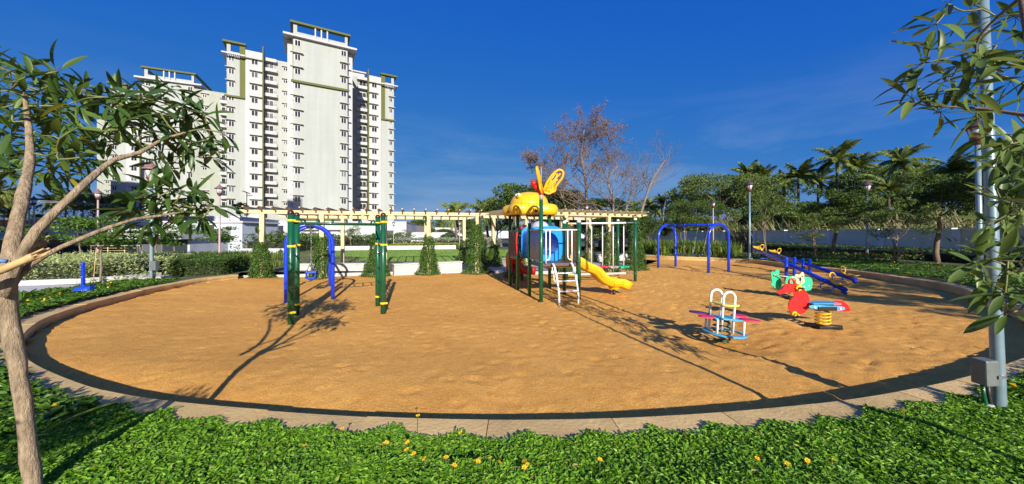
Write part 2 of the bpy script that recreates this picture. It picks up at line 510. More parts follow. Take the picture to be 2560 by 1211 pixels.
def gz(x, y):
    """level of the ground round the sand pit"""
    x = np.asarray(x, float); y = np.asarray(y, float)
    a = np.degrees(np.arctan2(y - 11.5, x - 1.5))
    r = np.hypot(x - 1.5, y - 11.5)
    back = sstep(28, 50, a) * (1 - sstep(146, 160, a))
    right = (1 - sstep(30, 48, np.abs(a)))
    z = .27 * (1 - back) + .06 * back
    z = z + .13 * right * sstep(13, 18, r)
    return z

# ------------------------------------------------------------------ ground
def ground_mat():
    m = mat('garden_soil', (.075, .085, .03), .95, col2=(.13, .095, .05), vs=.7, bump=.5, bs=9)
    return m
m_ground = ground_mat()
rings = [.18, .5, 1.2, 2.5, 5, 9, 15, 25, 45, 90, 200, 500, 1500]
LP = [p for i, p in enumerate(LOOP) if i % 3 == 0 or i >= len(KS)]
V = []; Fc = []
nL = len(LP)
for k, d in enumerate(rings):
    for p in LP:
        q = p - C0
        e = p + q.normalized() * d
        V.append((e.x, e.y, float(gz(e.x, e.y)) - .02 * (k > 9)))
for k in range(len(rings) - 1):
    for j in range(nL):
        j2 = (j + 1) % nL
        Fc.append((k * nL + j, (k + 1) * nL + j, (k + 1) * nL + j2, k * nL + j2))
gm = MB(); gm.add(V, [f[::-1] for f in Fc], True)
tag(gm.build('ground', m_ground), kind='structure')

# ------------------------------------------------------------------ sand
def sand_mat():
    m = bpy.data.materials.new('orange_sand'); m.use_nodes = True
    t = m.node_tree; b = t.nodes['Principled BSDF']
    co = t.nodes.new('ShaderNodeTexCoord')
    def noise(sc_, det, ro=.6, vec=None):
        n = t.nodes.new('ShaderNodeTexNoise'); n.inputs['Scale'].default_value = sc_; n.inputs['Detail'].default_value = det; n.inputs['Roughness'].default_value = ro
        t.links.new(vec or co.outputs['Object'], n.inputs['Vector']); return n
    n1 = noise(.55, 6); n2 = noise(7, 6, .7); n3 = noise(75, 3)
    rp = t.nodes.new('ShaderNodeValToRGB')
    e = rp.color_ramp.elements
    e[0].position = .32; e[0].color = (.60, .276, .056, 1); e[1].position = .68; e[1].color = (.86, .462, .112, 1)
    ad = t.nodes.new('ShaderNodeMix'); ad.data_type = 'FLOAT'; ad.inputs[0].default_value = .5
    t.links.new(n1.outputs['Fac'], ad.inputs[2]); t.links.new(n2.outputs['Fac'], ad.inputs[3])
    t.links.new(ad.outputs[0], rp.inputs[0])
    # scattered dark grit and pale grains
    mr = t.nodes.new('ShaderNodeMapRange'); mr.inputs['From Min'].default_value = .35; mr.inputs['From Max'].default_value = .68
    mr.inputs['To Min'].default_value = .6; mr.inputs['To Max'].default_value = 1.3
    t.links.new(n3.outputs['Fac'], mr.inputs['Value'])
    mm = t.nodes.new('ShaderNodeMix'); mm.data_type = 'RGBA'; mm.blend_type = 'MULTIPLY'; mm.inputs[0].default_value = .8
    t.links.new(rp.outputs[0], mm.inputs[6]); t.links.new(mr.outputs[0], mm.inputs[7])
    t.links.new(mm.outputs[2], b.inputs['Base Color'])
    b.inputs['Roughness'].default_value = .95; b.inputs['Specular IOR Level'].default_value = .15
    h = t.nodes.new('ShaderNodeMath'); h.operation = 'ADD'
    n4 = noise(22, 8, .75)
    t.links.new(n4.outputs['Fac'], h.inputs[0]); 
    h2 = t.nodes.new('ShaderNodeMath'); h2.operation = 'MULTIPLY'; h2.inputs[1].default_value = .35
    t.links.new(n3.outputs['Fac'], h2.inputs[0]); t.links.new(h2.outputs[0], h.inputs[1])
    bp = t.nodes.new('ShaderNodeBump'); bp.inputs['Strength'].default_value = .8; bp.inputs['Distance'].default_value = .018
    t.links.new(h.outputs[0], bp.inputs['Height']); t.links.new(bp.outputs[0], b.inputs['Normal'])
    return m
m_sand = sand_mat()
sp = .065
gx = np.arange(-11.9, 15.6, sp); gy = np.arange(2.6, 26.2, sp)
XX, YY = np.meshgrid(gx, gy)
ins = inside(XX, YY)
ZZ = .012 * (value_noise(XX * .8 + 5, YY * .8, 1) - .5) + .009 * (value_noise(XX * 2.6, YY * 2.6, 2) - .5) + .007 * (value_noise(XX * 7.1, YY * 7.1, 3) - .5)
# footprints and scuffs, thickest on the right side
for _ in range(4200):
    fx = rnd.triangular(-9, 14.5, 7) if rnd.random() < .8 else rnd.uniform(-9, 14)
    fy = rnd.uniform(3.4, 20)
    an = rnd.uniform(0, math.pi); L1 = rnd.uniform(.08, .13); L2 = rnd.uniform(.05, .065); dp = rnd.uniform(.006, .018) * (1.25 if fx > 3 else 1)
    i0, i1 = np.searchsorted(gx, [fx - .5, fx + .5]); j0, j1 = np.searchsorted(gy, [fy - .5, fy + .5])
    dx = XX[j0:j1, i0:i1] - fx; dy = YY[j0:j1, i0:i1] - fy
    a = dx * math.cos(an) + dy * math.sin(an); b_ = -dx * math.sin(an) + dy * math.cos(an)
    q = (a / L1) ** 2 + (b_ / L2) ** 2
    ZZ[j0:j1, i0:i1] += -dp * np.exp(-q) + dp * .5 * np.exp(-((np.sqrt(q) - 1.6) / .35) ** 2)
# hollows worn under the swings, the slide, the rockers and the ladder
for hp, hr_, hd in ((G(776, 700), .55, .05), (G(1745, 672), .6, .06), (G(1712, 670), .6, .06), (G(1545, 722), .45, .05), (G(1425, 768), .4, .035), (G(1804, 857), .6, .05), (G(2057, 817), .5, .04), (G(2113, 738), .4, .05), (G(2140, 711), .4, .05), (G(1990, 747), .5, .04)):
    q = np.hypot(XX - hp.x, YY - hp.y) / hr_
    ZZ += -hd * np.exp(-q ** 2) * (.7 + .6 * value_noise(XX * 3, YY * 3, 8)) + hd * .35 * np.exp(-((q - 1.5) / .4) ** 2)
# drift against the kerb at the far side
kd = np.full(XX.shape, 9.0)
for p in KS[::6]:
    kd = np.minimum(kd, np.hypot(XX - p.x, YY - p.y))
far = sstep(3.5, 5.2, YY) * np.where(XX < 0, 1.0, .55) * (1 - .5 * sstep(6, 7, XX) * (1 - sstep(6, 9, YY)))
ZZ += far * .17 * np.exp(-(kd / 1.5) ** 2)
ZZ = np.where(ins | (kd < .12), ZZ, -.12)
ny_, nx_ = XX.shape
idx = np.arange(nx_ * ny_).reshape(ny_, nx_)
Q = np.stack([idx[:-1, :-1], idx[:-1, 1:], idx[1:, 1:], idx[1:, :-1]], -1).reshape(-1, 4)
tag(link_mesh('sand', np_mesh('sand', np.stack([XX, YY, ZZ], -1).reshape(-1, 3), Q, m_sand, True)), kind='structure')

# small stones in the sand, too many to count
sv = MB()
for _ in range(900):
    x = rnd.uniform(-9, 13); y = rnd.triangular(3.3, 18, 4)
    if not inside(np.array([x]), np.array([y]))[0]: continue
    s_ = rnd.uniform(.006, .016)
    sv.add([(x - s_, y - s_ * .8, .0), (x + s_, y - s_ * .6, 0), (x + s_ * .7, y + s_, 0), (x - s_ * .8, y + s_ * .9, 0), (x, y, s_ * 1.1)], [(0, 1, 4), (1, 2, 4), (2, 3, 4), (3, 0, 4)])
tag(sv.build('pebbles', mat('pebble', (.42, .30, .18), .9, var=.3, vs=2)), kind='stuff')

# ------------------------------------------------------------------ kerb of separate stones
kroot = empty('kerb', (0, 0, 0)); kroot['kind'] = 'structure'
def stone_mat():
    m = mat('kerb_sandstone', (.68, .475, .19), .82, col2=(.50, .34, .14), vs=2.4, bump=.35, bs=30)
    t = m.node_tree
    g = t.nodes.new('ShaderNodeObjectInfo')
    hv = t.nodes.new('ShaderNodeHueSaturation')
    mr = t.nodes.new('ShaderNodeMapRange'); mr.inputs['To Min'].default_value = .9; mr.inputs['To Max'].default_value = 1.1
    b = t.nodes['Principled BSDF']; src = b.inputs['Base Color'].links[0].from_socket
    t.links.new(g.outputs['Random'], mr.inputs['Value']); t.links.new(mr.outputs[0], hv.inputs['Value'])
    t.links.new(src, hv.inputs['Color']); t.links.new(hv.outputs[0], b.inputs['Base Color'])
    return m
m_kerb = stone_mat()
al = [0.0]
for i in range(1, len(KS)): al.append(al[-1] + (KS[i] - KS[i - 1]).length)
def at_len(s_):
    s_ = min(max(s_, 0), al[-1] - 1e-6)
    i = int(np.searchsorted(al, s_, side='right')) - 1
    i = min(i, len(KS) - 2)
    t = (s_ - al[i]) / max(al[i + 1] - al[i], 1e-9)
    p = KS[i].lerp(KS[i + 1], t)
    d = (KS[min(i + 2, len(KS) - 1)] - KS[max(i - 1, 0)]).normalized()
    return p, d
s0 = 0.0
while s0 < al[-1] - .2:
    s1 = min(s0 + rnd.uniform(.82, 1.12), al[-1])
    kb = MB(); vs = []; n = 5
    dz = rnd.uniform(-.005, .005)
    for j in range(n):
        p, d = at_len(s0 + .004 + (s1 - s0 - .008) * j / (n - 1))
        nrm = Vector((d.y, -d.x, 0))
        if (p - C0).dot(nrm) < 0: nrm = -nrm
        # wall face below, cap slab standing 2 cm proud of it
        for (o_, z_) in ((.02, -.15), (.02, HK - .075), (0, HK - .075), (0, HK - .008), (.008, HK), (.342, HK), (.35, HK - .008), (.35, -.15)):
            q = p + nrm * o_
            vs.append((q.x, q.y, z_ + (dz if z_ > 0 else 0)))
    fs = []
    for j in range(n - 1):
        for k in range(7):
            fs.append((j * 8 + k, j * 8 + k + 1, (j + 1) * 8 + k + 1, (j + 1) * 8 + k))
    fs.append(tuple(range(8))); fs.append(tuple((n - 1) * 8 + k for k in reversed(range(8))))
    kb.add(vs, fs)
    me = kb.mesh('kerb_stone', m_kerb)
    bm = bmesh.new(); bm.from_mesh(me); bmesh.ops.recalc_face_normals(bm, faces=bm.faces[:]); bm.to_mesh(me); bm.free()
    link_mesh('kerb_stone', me, kroot)
    s0 = s1

# ------------------------------------------------------------------ paving, lawn, paths
def sheet(name, pts, z, mt, thick=.0, kind='structure'):
    m = MB(); n = len(pts)
    vs = [(p[0], p[1], z) for p in pts] + ([(p[0], p[1], z - thick) for p in pts] if thick else [])
    tri = tessellate_polygon([[Vector((p[0], p[1], 0)) for p in pts]])
    fs = []
    for a, b, c in tri:
        cz = (pts[b][0]-pts[a][0])*(pts[c][1]-pts[a][1]) - (pts[c][0]-pts[a][0])*(pts[b][1]-pts[a][1])
        fs.append((a, b, c) if cz > 0 else (a, c, b))
    if thick:
        for i in range(n): fs.append((i, (i + 1) % n, n + (i + 1) % n, n + i))
    m.add(vs, fs)
    me = m.mesh(name, mt)
    if thick:
        bm = bmesh.new(); bm.from_mesh(me); bmesh.ops.recalc_face_normals(bm, faces=bm.faces[:]); bm.to_mesh(me); bm.free()
    return tag(link_mesh(name, me), kind=kind)
pl = lambda u, v: (OL + UL * u + VL * v)
pr = lambda u, v: (OR + UR * u + VR * v)
pave_pts = [pl(-1.6, .3), pl(9.4, .3), pr(-1.7, .35), pr(5.3, .35), pr(6.2, 2.5), pr(6.2, 6.4), pr(-1.8, 6.8), pl(9.6, 6.6), pl(-2.6, 6.4)]
sheet('pavement', pave_pts, PAVE, m_pave, .35)
# kerbing stones along the step down to the sand, separate blocks
step = empty('paving_edge', (0, 0, 0)); step['kind'] = 'structure'
def edge_blocks(A, B, n):
    d = (B - A); ln = d.length; d = d.normalized(); nn = Vector((d.y, -d.x, 0))
    for i in range(n):
        a = A + d * (ln * i / n + .005); b = A + d * (ln * (i + 1) / n - .005)
        m = MB()
        q = [a + nn * .02, b + nn * .02, b - nn * .16, a - nn * .16]
        zt = PAVE + .03 + rnd.uniform(-.004, .004)
        m.add([(p.x, p.y, -.1) for p in q] + [(p.x, p.y, zt) for p in q], [(0,1,5,4),(1,2,6,5),(2,3,7,6),(3,0,4,7),(4,5,6,7)])
        m.build('edge_stone', m_conc, step)
edge_blocks(pl(-1.6, .28), pl(9.4, .28), 14)
edge_blocks(pr(-1.7, .33), pr(5.3, .33), 9)

def grass_mat():
    m = bpy.data.materials.new('lawn_grass'); m.use_nodes = True
    t = m.node_tree; b = t.nodes['Principled BSDF']
    co = t.nodes.new('ShaderNodeTexCoord')
    n1 = t.nodes.new('ShaderNodeTexNoise'); n1.inputs['Scale'].default_value = .22; n1.inputs['Detail'].default_value = 7; n1.inputs['Roughness'].default_value = .6
    n2 = t.nodes.new('ShaderNodeTexNoise'); n2.inputs['Scale'].default_value = 18; n2.inputs['Detail'].default_value = 5
    t.links.new(co.outputs['Object'], n1.inputs['Vector']); t.links.new(co.outputs['Object'], n2.inputs['Vector'])
    rp = t.nodes.new('ShaderNodeValToRGB'); e = rp.color_ramp.elements
    e[0].position = .38; e[0].color = (.13, .26, .028, 1); e[1].position = .72; e[1].color = (.40, .36, .13, 1)
    k = e.new(.56); k.color = (.19, .31, .04, 1)
    t.links.new(n1.outputs['Fac'], rp.inputs[0])
    mm = t.nodes.new('ShaderNodeMix'); mm.data_type = 'RGBA'; mm.blend_type = 'MULTIPLY'; mm.inputs[0].default_value = .7
    mr = t.nodes.new('ShaderNodeMapRange'); mr.inputs['From Min'].default_value = .3; mr.inputs['From Max'].default_value = .7; mr.inputs['To Min'].default_value = .6; mr.inputs['To Max'].default_value = 1.3
    t.links.new(n2.outputs['Fac'], mr.inputs['Value']); t.links.new(rp.outputs[0], mm.inputs[6]); t.links.new(mr.outputs[0], mm.inputs[7])
    t.links.new(mm.outputs[2], b.inputs['Base Color']); b.inputs['Roughness'].default_value = .9
    bp = t.nodes.new('ShaderNodeBump'); bp.inputs['Strength'].default_value = .9; bp.inputs['Distance'].default_value = .04
    t.links.new(n2.outputs['Fac'], bp.inputs['Height']); t.links.new(bp.outputs[0], b.inputs['Normal'])
    return m
m_lawn = grass_mat()
lawn_pts = [pl(-2.2, 6.7), pl(9.6, 6.9), pr(-1.6, 7.1), pr(2.5, 7.1), (2.5, 30), (2.0, 41), (-22, 41), (-20, 29)]
sheet('lawn', lawn_pts, .115, m_lawn, .15)
def grass_blades(name, pts_fn, n, h, mt, wd=.012):
    P = pts_fn(n)
    a = nr.random(n) * 6.28
    D = np.stack([np.cos(a) * .35, np.sin(a) * .35, np.ones(n)], 1)
    S = np.stack([-np.sin(a), np.cos(a), 0 * a], 1) * wd
    hh = (h * (.5 + nr.random(n)))[:, None]
    V = np.stack([P - S, P + S, P + D * hh], 1).reshape(-1, 3)
    Fq = (np.arange(n) * 3)[:, None] + np.array([[0, 1, 2]])
    return tag(link_mesh(name, np_mesh(name, V, Fq, mt)), kind='stuff')
def lawn_p(n):
    y = 21.5 + 17 * nr.random(n) ** 1.6; x = (nr.random(n) - .5) * 2
    px = np.array([640.0, 1260.0]); d = y
    xl = (625 - 1280) / 900 * y + 1; xr = np.minimum(2.2, (1275 - 1280) / 900 * y + 1.5)
    X = xl + (xr - xl) * nr.random(n)
    keep = (y > 15 + .268 * (X + 10.4) + 6.9)
    return np.stack([X, np.where(keep, y, 27 + 10 * nr.random(n)), np.full(n, .115)], 1)
lf_grass = leaf_mat('grass_blade', (.12, .25, .025), (.30, .40, .07), .6, .3)
grass_blades('grass', lawn_p, 26000, .06, lf_grass)

def bench_wall(name, A, B, h, dep, label, mt=None):
    """low wall to sit on: blocks under one seat slab"""
    d = (B - A); ln = d.length; u = d.normalized()
    r = empty(name, A, math.atan2(u.y, u.x), label, 'bench', 'white seat walls under the pergolas')
    n = max(2, round(ln / 1.0))
    for i in range(n):
        m = MB(); m.bbox((ln * i / n + .004, .03, -.12), (ln * (i + 1) / n - .004, dep - .03, h - .065), .012)
        m.build('block', mt or m_conc, r)
    m = MB(); m.bbox((-.03, 0, h - .063), (ln + .03, dep, h), .012)
    m.build('seat_slab', mt or m_conc, r)
    return r
zb = PAVE
def gp(x, y, z=PAVE): return G(x, y, z)
b1 = bench_wall('seat_wall', gp(743, 683), gp(909, 682), .42, .5, 'pale stone seat wall behind the blue arched toddler swing')
b2 = bench_wall('seat_wall', gp(986, 684), gp(1156, 675), .42, .5, 'long pale stone seat wall standing open in front of the lawn')
b3 = bench_wall('seat_wall', gp(1465, 654), gp(1520, 655), .45, .5, 'white block seat wall seen between the hanging rods of the stepping discs')
b4 = bench_wall('seat_wall', gp(1546, 651), gp(1578, 650), .4, .5, 'short seat wall between two dark creepers by the right pergola')
b5 = bench_wall('seat_wall', gp(1252, 664), gp(1290, 668), .42, .5, 'short seat wall beside the play tower under the right pergola')

# path and white edging on the left
white_edge = [G(36, 730, .27), G(200, 722, .27), G(320, 708, .27), G(405, 697, .27), G(405, 694, .27), G(310, 703, .27), G(190, 713, .27), G(36, 717, .27)]
sheet('path', [(p.x, p.y) for p in [G(-120, 760, .27), G(60, 745, .27), G(215, 730, .27), G(330, 712, .27), G(410, 697, .27), G(405, 693, .27), G(310, 702, .27), G(190, 713, .27), G(36, 716, .27), G(-120, 722, .27)]], .285, m_conc, .1)
wl = empty('edging_wall', (0, 0, 0), 0, 'low white edging wall in front of the variegated hedge', 'low wall')
def wall_run(root, pts, h, dep, mt, name='block', n_per=1.2, z0=None):
    for A, B in zip(pts[:-1], pts[1:]):
        d = (B - A); d.z = 0; ln = d.length; u = d.normalized(); nn = Vector((-u.y, u.x, 0))
        n = max(1, round(ln / n_per))
        for i in range(n):
            a = A + u * (ln * i / n + .004); b = A + u * (ln * (i + 1) / n - .004)
            m = MB(); q = [a, b, b + nn * dep, a + nn * dep]
            zz = A.z if z0 is None else z0
            m.add([(p.x, p.y, zz - .1) for p in q] + [(p.x, p.y, zz + h) for p in q], [(0,1,5,4),(1,2,6,5),(2,3,7,6),(3,0,4,7),(4,5,6,7)])
            m.build(name, mt, root)
wall_run(wl, [G(-60, 722, .27), G(60, 715, .27), G(190, 710, .27), G(310, 701, .27), G(404, 692, .27)], .16, .18, m_whitem)
pad = empty('lamp_plinth', (0, 0, 0), 0, 'two low white plinth blocks at the foot of the left lamp post', 'plinth')
wall_run(pad, [G(350, 703, .27), G(432, 697, .27)], .1, .3, m_conc, 'plinth_block', 1.2)

# ------------------------------------------------------------------ far white lawn edging
fe = empty('edging_wall', (0, 0, 0), 0, 'low white edging wall along the far side of the lawn', 'low wall')
wall_run(fe, [PX(815, 622, 37.5).xy.to_3d() + Vector((0, 0, .1)), PX(1010, 620, 39.5).xy.to_3d() + Vector((0, 0, .1)), PX(1140, 618, 41).xy.to_3d() + Vector((0, 0, .1))], .45, .4, m_whitem, n_per=2.4)
fe2 = empty('edging_wall', (0, 0, 0), 0, 'low shaded edging wall beyond the hedge on the left of the lawn', 'low wall')
wall_run(fe2, [Vector((-24.0, 32.0, .1)), Vector((-20.3, 32.2, .1))], .45, .4, m_whitem, n_per=2.4)
# ------------------------------------------------------------------ apartment towers
def box_mesh(name, mt, *boxes):
    m = MB()
    for lo, hi in boxes: m.box(lo, hi)
    return m.mesh(name, mt)

def window_meshes(wd, ht, panes=2):
    """frame stands proud of the wall (wall plane y=0, outside is -y)"""
    f = MB(); t = .05
    f.box((-wd/2, -.09, -ht/2), (-wd/2 + t, .02, ht/2)); f.box((wd/2 - t, -.09, -ht/2), (wd/2, .02, ht/2))
    f.box((-wd/2 + t, -.088, ht/2 - t), (wd/2 - t, .02, ht/2)); f.box((-wd/2 + t, -.088, -ht/2), (wd/2 - t, .02, -ht/2 + t))
    for i in range(1, panes):
        x = -wd/2 + wd * i / panes
        f.box((x - t * .6, -.086, -ht/2 + t), (x + t * .6, .02, ht/2 - t))
    g = MB(); g.box((-wd/2 + t, -.035, -ht/2 + t), (wd/2 - t, .01, ht/2 - t))
    return f.mesh('window', m_frame), g.mesh('pane', m_glass)
WM = {k: window_meshes(*k) for k in ((1.05, 1.25), (1.3, 1.25), (.9, .75), (.8, 1.1))}
HOOD = {}
def hood(wd, dep):
    k = (wd, dep)
    if k not in HOOD:
        m = MB(); m.box((-wd/2, -dep, 0), (wd/2, 0, .11))
        HOOD[k] = m.mesh('sunshade', m_shade)
    return HOOD[k]
def win(par, x, y, z, key, hw=2.0, hoff=0.0, dep=.62, rz=0.0, up=.82, hd=True):
    f, g = WM[key]
    o = link_mesh('window', f, par, (x, y, z), (0, 0, rz))
    link_mesh('pane', g, o)
    if hd: link_mesh('sunshade', hood(hw, dep), o, (hoff, 0, up))
    return o
bal_w = None
def balcony_meshes(wd, flip):
    s = MB(); s.box((-wd/2, -1.1, -.05), (wd/2, 0, .1)); s.box((-wd/2, -1.1, .1), (wd/2, -1.0, .72)); s.box((-wd/2 if flip else wd/2 - .1, -1.0, .1), (-wd/2 + .1 if flip else wd/2, 0, .72))
    r = MB()
    z1 = 1.25
    r.box((-wd/2, -1.07, z1 - .05), (wd/2, -1.02, z1)); r.box((-wd/2, -1.06, .95), (wd/2, -1.03, .98))
    n = 9
    for i in range(n + 1):
        x = -wd/2 + (wd - .05) * i / n
        r.box((x, -1.06, .72), (x + .03, -1.03, z1 - .05))
    ex = -wd/2 if flip else wd/2 - .05
    r.box((ex, -1.02, z1 - .05), (ex + .05, 0, z1))
    for i in range(5): r.box((ex, -.95 + i * .2, .72), (ex + .03, -.92 + i * .2, z1 - .05))
    d, g = window_meshes(1.7, 2.1)
    return s.mesh('balcony', m_bw), r.mesh('railing', m_rail), d, g
BAL = {f: balcony_meshes(2.5, f) for f in (True, False)}
def balcony(par, x, y, z, flip):
    s, r, d, g = BAL[flip]
    o = link_mesh('balcony', s, par, (x, y, z))
    link_mesh('railing', r, o)
    link_mesh('door', d, o, (.28 if not flip else -.28, 0, 1.2)); link_mesh('door_glass', g, o, (.28 if not flip else -.28, 0, 1.2))

FL = [9.0 + 3 * k for k in range(12)]
def tower(name, loc, rz, label, base=3.6):
    t = empty(name, loc, rz, label, 'apartment tower', 'pale apartment towers beyond the park')
    B = base
    def part(nm, mt, *boxes): return link_mesh(nm, box_mesh(nm, mt, *boxes), t)
    # central block: front slab, set-back body, roof
    part('wall', m_bg, ((-5.2, 0, 5.9), (5.24, 1.5, 44.5)))
    part('base_wall', m_bo, ((-5.0, .3, B), (5.0, 1.5, 5.9)))
    for x in (-4.2, -1.2, 2.2): part('vent_slot', m_rail, ((x, .24, 4.6), (x + 1.6, .32, 5.1)))
    part('wall', m_bw, ((-6.3, 1.5, B), (6.4, 15.0, 43.2)))
    part('wall', m_bd, ((-6.2, 15.0, B), (6.3, 30.0, 43.0)))
    part('roof_slab', m_bw, ((-7.0, -.75, 43.2), (7.1, 9.0, 43.62)))
    part('parapet', m_bg, ((-5.2, 1.5, 43.62), (-4.9, 12.0, 44.5)), ((4.94, 1.5, 43.62), (5.24, 12.0, 44.5)))
    part('roof_beam', m_bo, ((-5.75, -.5, 46.1), (5.8, .6, 46.5)), ((-5.75, .6, 46.1), (-5.1, 12.0, 46.5)), ((5.15, .6, 46.1), (5.8, 12.0, 46.5)), ((-5.75, 12.0, 46.1), (5.8, 12.6, 46.5)))
    part('roof_post', m_bg, ((-5.2, 0, 44.5), (-4.5, .5, 46.1))); part('roof_post', m_bg, ((4.7, 0, 44.5), (5.24, .5, 46.1)))
    for x in (-1.25, -.1, 1.05): part('roof_post', m_bw, ((x, -.28, 43.62), (x + .26, 0, 46.1)))
    part('band', m_bo, ((-5.6, -.45, 33.7), (5.6, 0, 34.15)), ((-5.32, .1, 34.15), (-5.2, 1.4, 43.2)))
    for z in FL:
        hd = abs(z - 33.0) > .5 and z < 42 - .1
        win(t, -4.4, 0, z + .1, (1.05, 1.25), 2.4, -.15, hd=hd)
        win(t, 4.45, 0, z + .1, (1.05, 1.25), 2.1, .25, hd=hd)
    for s_ in (-1, 1):
        X = lambda a, b: (min(a * s_, b * s_), max(a * s_, b * s_))
        x0, x1 = X(15.0, 18.5); part('wall', m_bg, ((x0, 15.0, B), (x1, 28.0, 43.6)))
        x0, x1 = X(11.7, 15.0); part('wall', m_bw, ((x0, 14.6, B + 1.9), (x1, 28.0, 44.5)))
        part('base_wall', m_bd, ((x0, 15.2, B), (x1, 28.0, B + 1.9)))
        x0, x1 = X(6.3, 11.7); part('wall', m_bg, ((x0, 15.8, B), (x1, 28.0, 44.0)))
        x0, x1 = X(11.45, 11.7); part('fin', m_bo, ((x0, 13.6, 6.5), (x1, 15.8, 45.7)))
        # crown frame at the outer corner
        x0, x1 = X(15.0, 16.1); part('band', m_bo, ((x0, 14.9, 33.5), (x1, 15.0, 45.4)), ((x0, 15.0, 43.6), (x1, 15.5, 45.4)))
        x0, x1 = X(15.0, 18.9); part('band', m_bo, ((x0, 14.55, 33.1), (x1, 14.9, 33.5)))
        x0, x1 = X(14.9, 19.2); part('roof_beam', m_bo, ((x0, 14.4, 45.4), (x1, 15.6, 45.8)))
        x0, x1 = X(18.5, 19.2); part('roof_beam', m_bo, ((x0, 15.6, 45.4), (x1, 24.0, 45.8)))
        x0, x1 = X(17.8, 18.5); part('roof_post', m_bg, ((x0, 15.0, 43.6), (x1, 15.5, 45.4)))
        # slatted sun ledge under the crown
        x0, x1 = X(15.0, 19.3); led = part('ledge', m_bw, ((x0, 13.7, 42.55), (x1, 14.0, 42.85)), (X(18.9, 19.3)[0:1] + (14.0, 42.55), X(18.9, 19.3)[1:2] + (22.0, 42.85)))
        x0, x1 = X(11.7, 15.0); part('ledge', m_shade, ((x0, 14.0, 42.55), (x1, 14.6, 42.8)))
        for i in range(9):
            x = s_ * (15.25 + i * .4)
            link_mesh('ledge_slat', box_mesh('ledge_slat', m_bw, ((x - .07, 14.0, 42.6), (x + .07, 15.0, 42.8))), led)
        x0, x1 = X(9.0, 11.45); part('ledge', m_bw, ((x0, 14.8, 43.0), (x1, 15.8, 43.75)))
        for z in FL:
            top = z > 41
            win(t, s_ * 17.64, 15.0, z, (.8, 1.1) if s_ > 0 else (1.05, 1.25), 1.75, s_ * .25, hd=not (top or abs(z - 33) < .5))
            win(t, s_ * 13.25, 14.6, z, (1.3, 1.25), 2.5, -s_ * .25, hd=not top)
            win(t, s_ * 7.2, 15.8, z + .15, (.9, .75), 1.5, 0, .5, up=.55)
            balcony(t, s_ * 10.2, 15.8, z - 1.35, s_ < 0)
        # windows down the side wall
        for z in FL[1:]:
            for yy in (18.5, 23.5):
                win(t, s_ * 18.5, yy, z, (1.05, 1.25), 2.0, 0, .5, rz=R(90) * s_)
    # link block behind the left end
    part('wall', m_bd, ((-27.0, 27.0, B), (-18.4, 42.0, 37.5)))
    for z in FL[:10]:
        win(t, -24.6, 27.0, z, (.9, .75), 1.6, 0, .5, up=.55)
        balcony(t, -20.2, 27.0, z - 1.35, True)
    part('roof_box', m_bw, ((8.0, 20.0, 44.0), (11.5, 27.0, 46.8)), ((7.6, 19.5, 46.8), (11.9, 27.5, 47.1)))
    return t
TW1 = tower('apartment_tower', (-41.5, 78.3, 0), R(30), 'tall white and pale green apartment tower with olive bands, whole front in sun')
TW2 = tower('apartment_tower', (-93.6, 98.4, 0), R(24), 'white apartment tower farther left, half hidden behind the long-leaved tree')
# two unseen plain blocks added left of the picture to throw the long shade there
for loc, lab in (((-36.0, -14.0, 0), 'unseen apartment block added for shade at the rear left of the park'), ((-98.0, 36.0, 0), 'unseen apartment block added for shade far to the left of the park')):
    t = empty('apartment_tower', loc, R(12), lab, 'apartment tower', 'pale apartment towers beyond the park')
    link_mesh('wall', box_mesh('wall', m_bg, ((-18, 0, -1), (15, 14, 41)), ), t)
    link_mesh('wall', box_mesh('wall', m_bw, ((-6, -9, -1), (6, 0, 43)), ), t)
    link_mesh('roof_slab', box_mesh('roof_slab', m_bw, ((-7, -10, 43), (7, 5, 43.4)), ), t)

# ------------------------------------------------------------------ podium, retaining walls, clubhouse
def slab_wall(name, A, B, z0, z1, dep, mt, label, cat, capm=None, group=None, bays=None):
    """wall from A to B (facing the right-hand side), coping on top"""
    d = Vector((B[0] - A[0], B[1] - A[1], 0)); ln = d.length; a = math.atan2(d.y, d.x)
    r = empty(name, (A[0], A[1], 0), a, label, cat, group)
    n = bays or max(1, round(ln / 6))
    for i in range(n):
        m = MB(); m.box((ln * i / n + .01, 0, z0), (ln * (i + 1) / n - .01, dep, z1)); m.build('wall_panel', mt, r)
    m = MB(); m.box((-.05, -.08, z1 + .002), (ln + .05, dep + .08, z1 + .12)); m.build('coping', capm or mt, r)
    return r, ln
m_bluew = mat('rough_blue_white_wall', (.50, .54, .60), .9, var=.12, vs=.8, bump=.5, bs=3)
slab_wall('retaining_wall', (-36.8, 55.0), (-33.4, 42.6), 0, 3.8, 1.0, m_bluew, 'rough pale retaining wall running back in shade below the tall tower', 'retaining wall')
slab_wall('retaining_wall', (-62.0, 47.0), (-33.4, 42.5), 0, 3.85, 1.0, m_bluew, 'long shaded retaining wall below the left apartment tower', 'retaining wall')
pd, ln = slab_wall('podium', (-37.0, 57.0), (-17.6, 60.0), 0, 3.75, 16, m_whitem, 'white basement podium with dark openings under the tall tower', 'podium')
m = MB()
for x0, x1, z0, z1 in ((3.0, 9.5, 2.2, 2.5), (15.2, 17.6, 1.1, 2.4)): m.box((x0, -.03, z0), (x1, .05, z1))
m.build('opening', m_rail, pd)
tag(link_mesh('terrace', box_mesh('terrace', m_pave, ((-130, 61, 0), (-20, 150, 3.6)))), kind='structure')
tag(link_mesh('terrace', box_mesh('terrace', m_soil, ((-120, 48, 0), (-37.5, 60.9, 3.7)))), kind='structure')
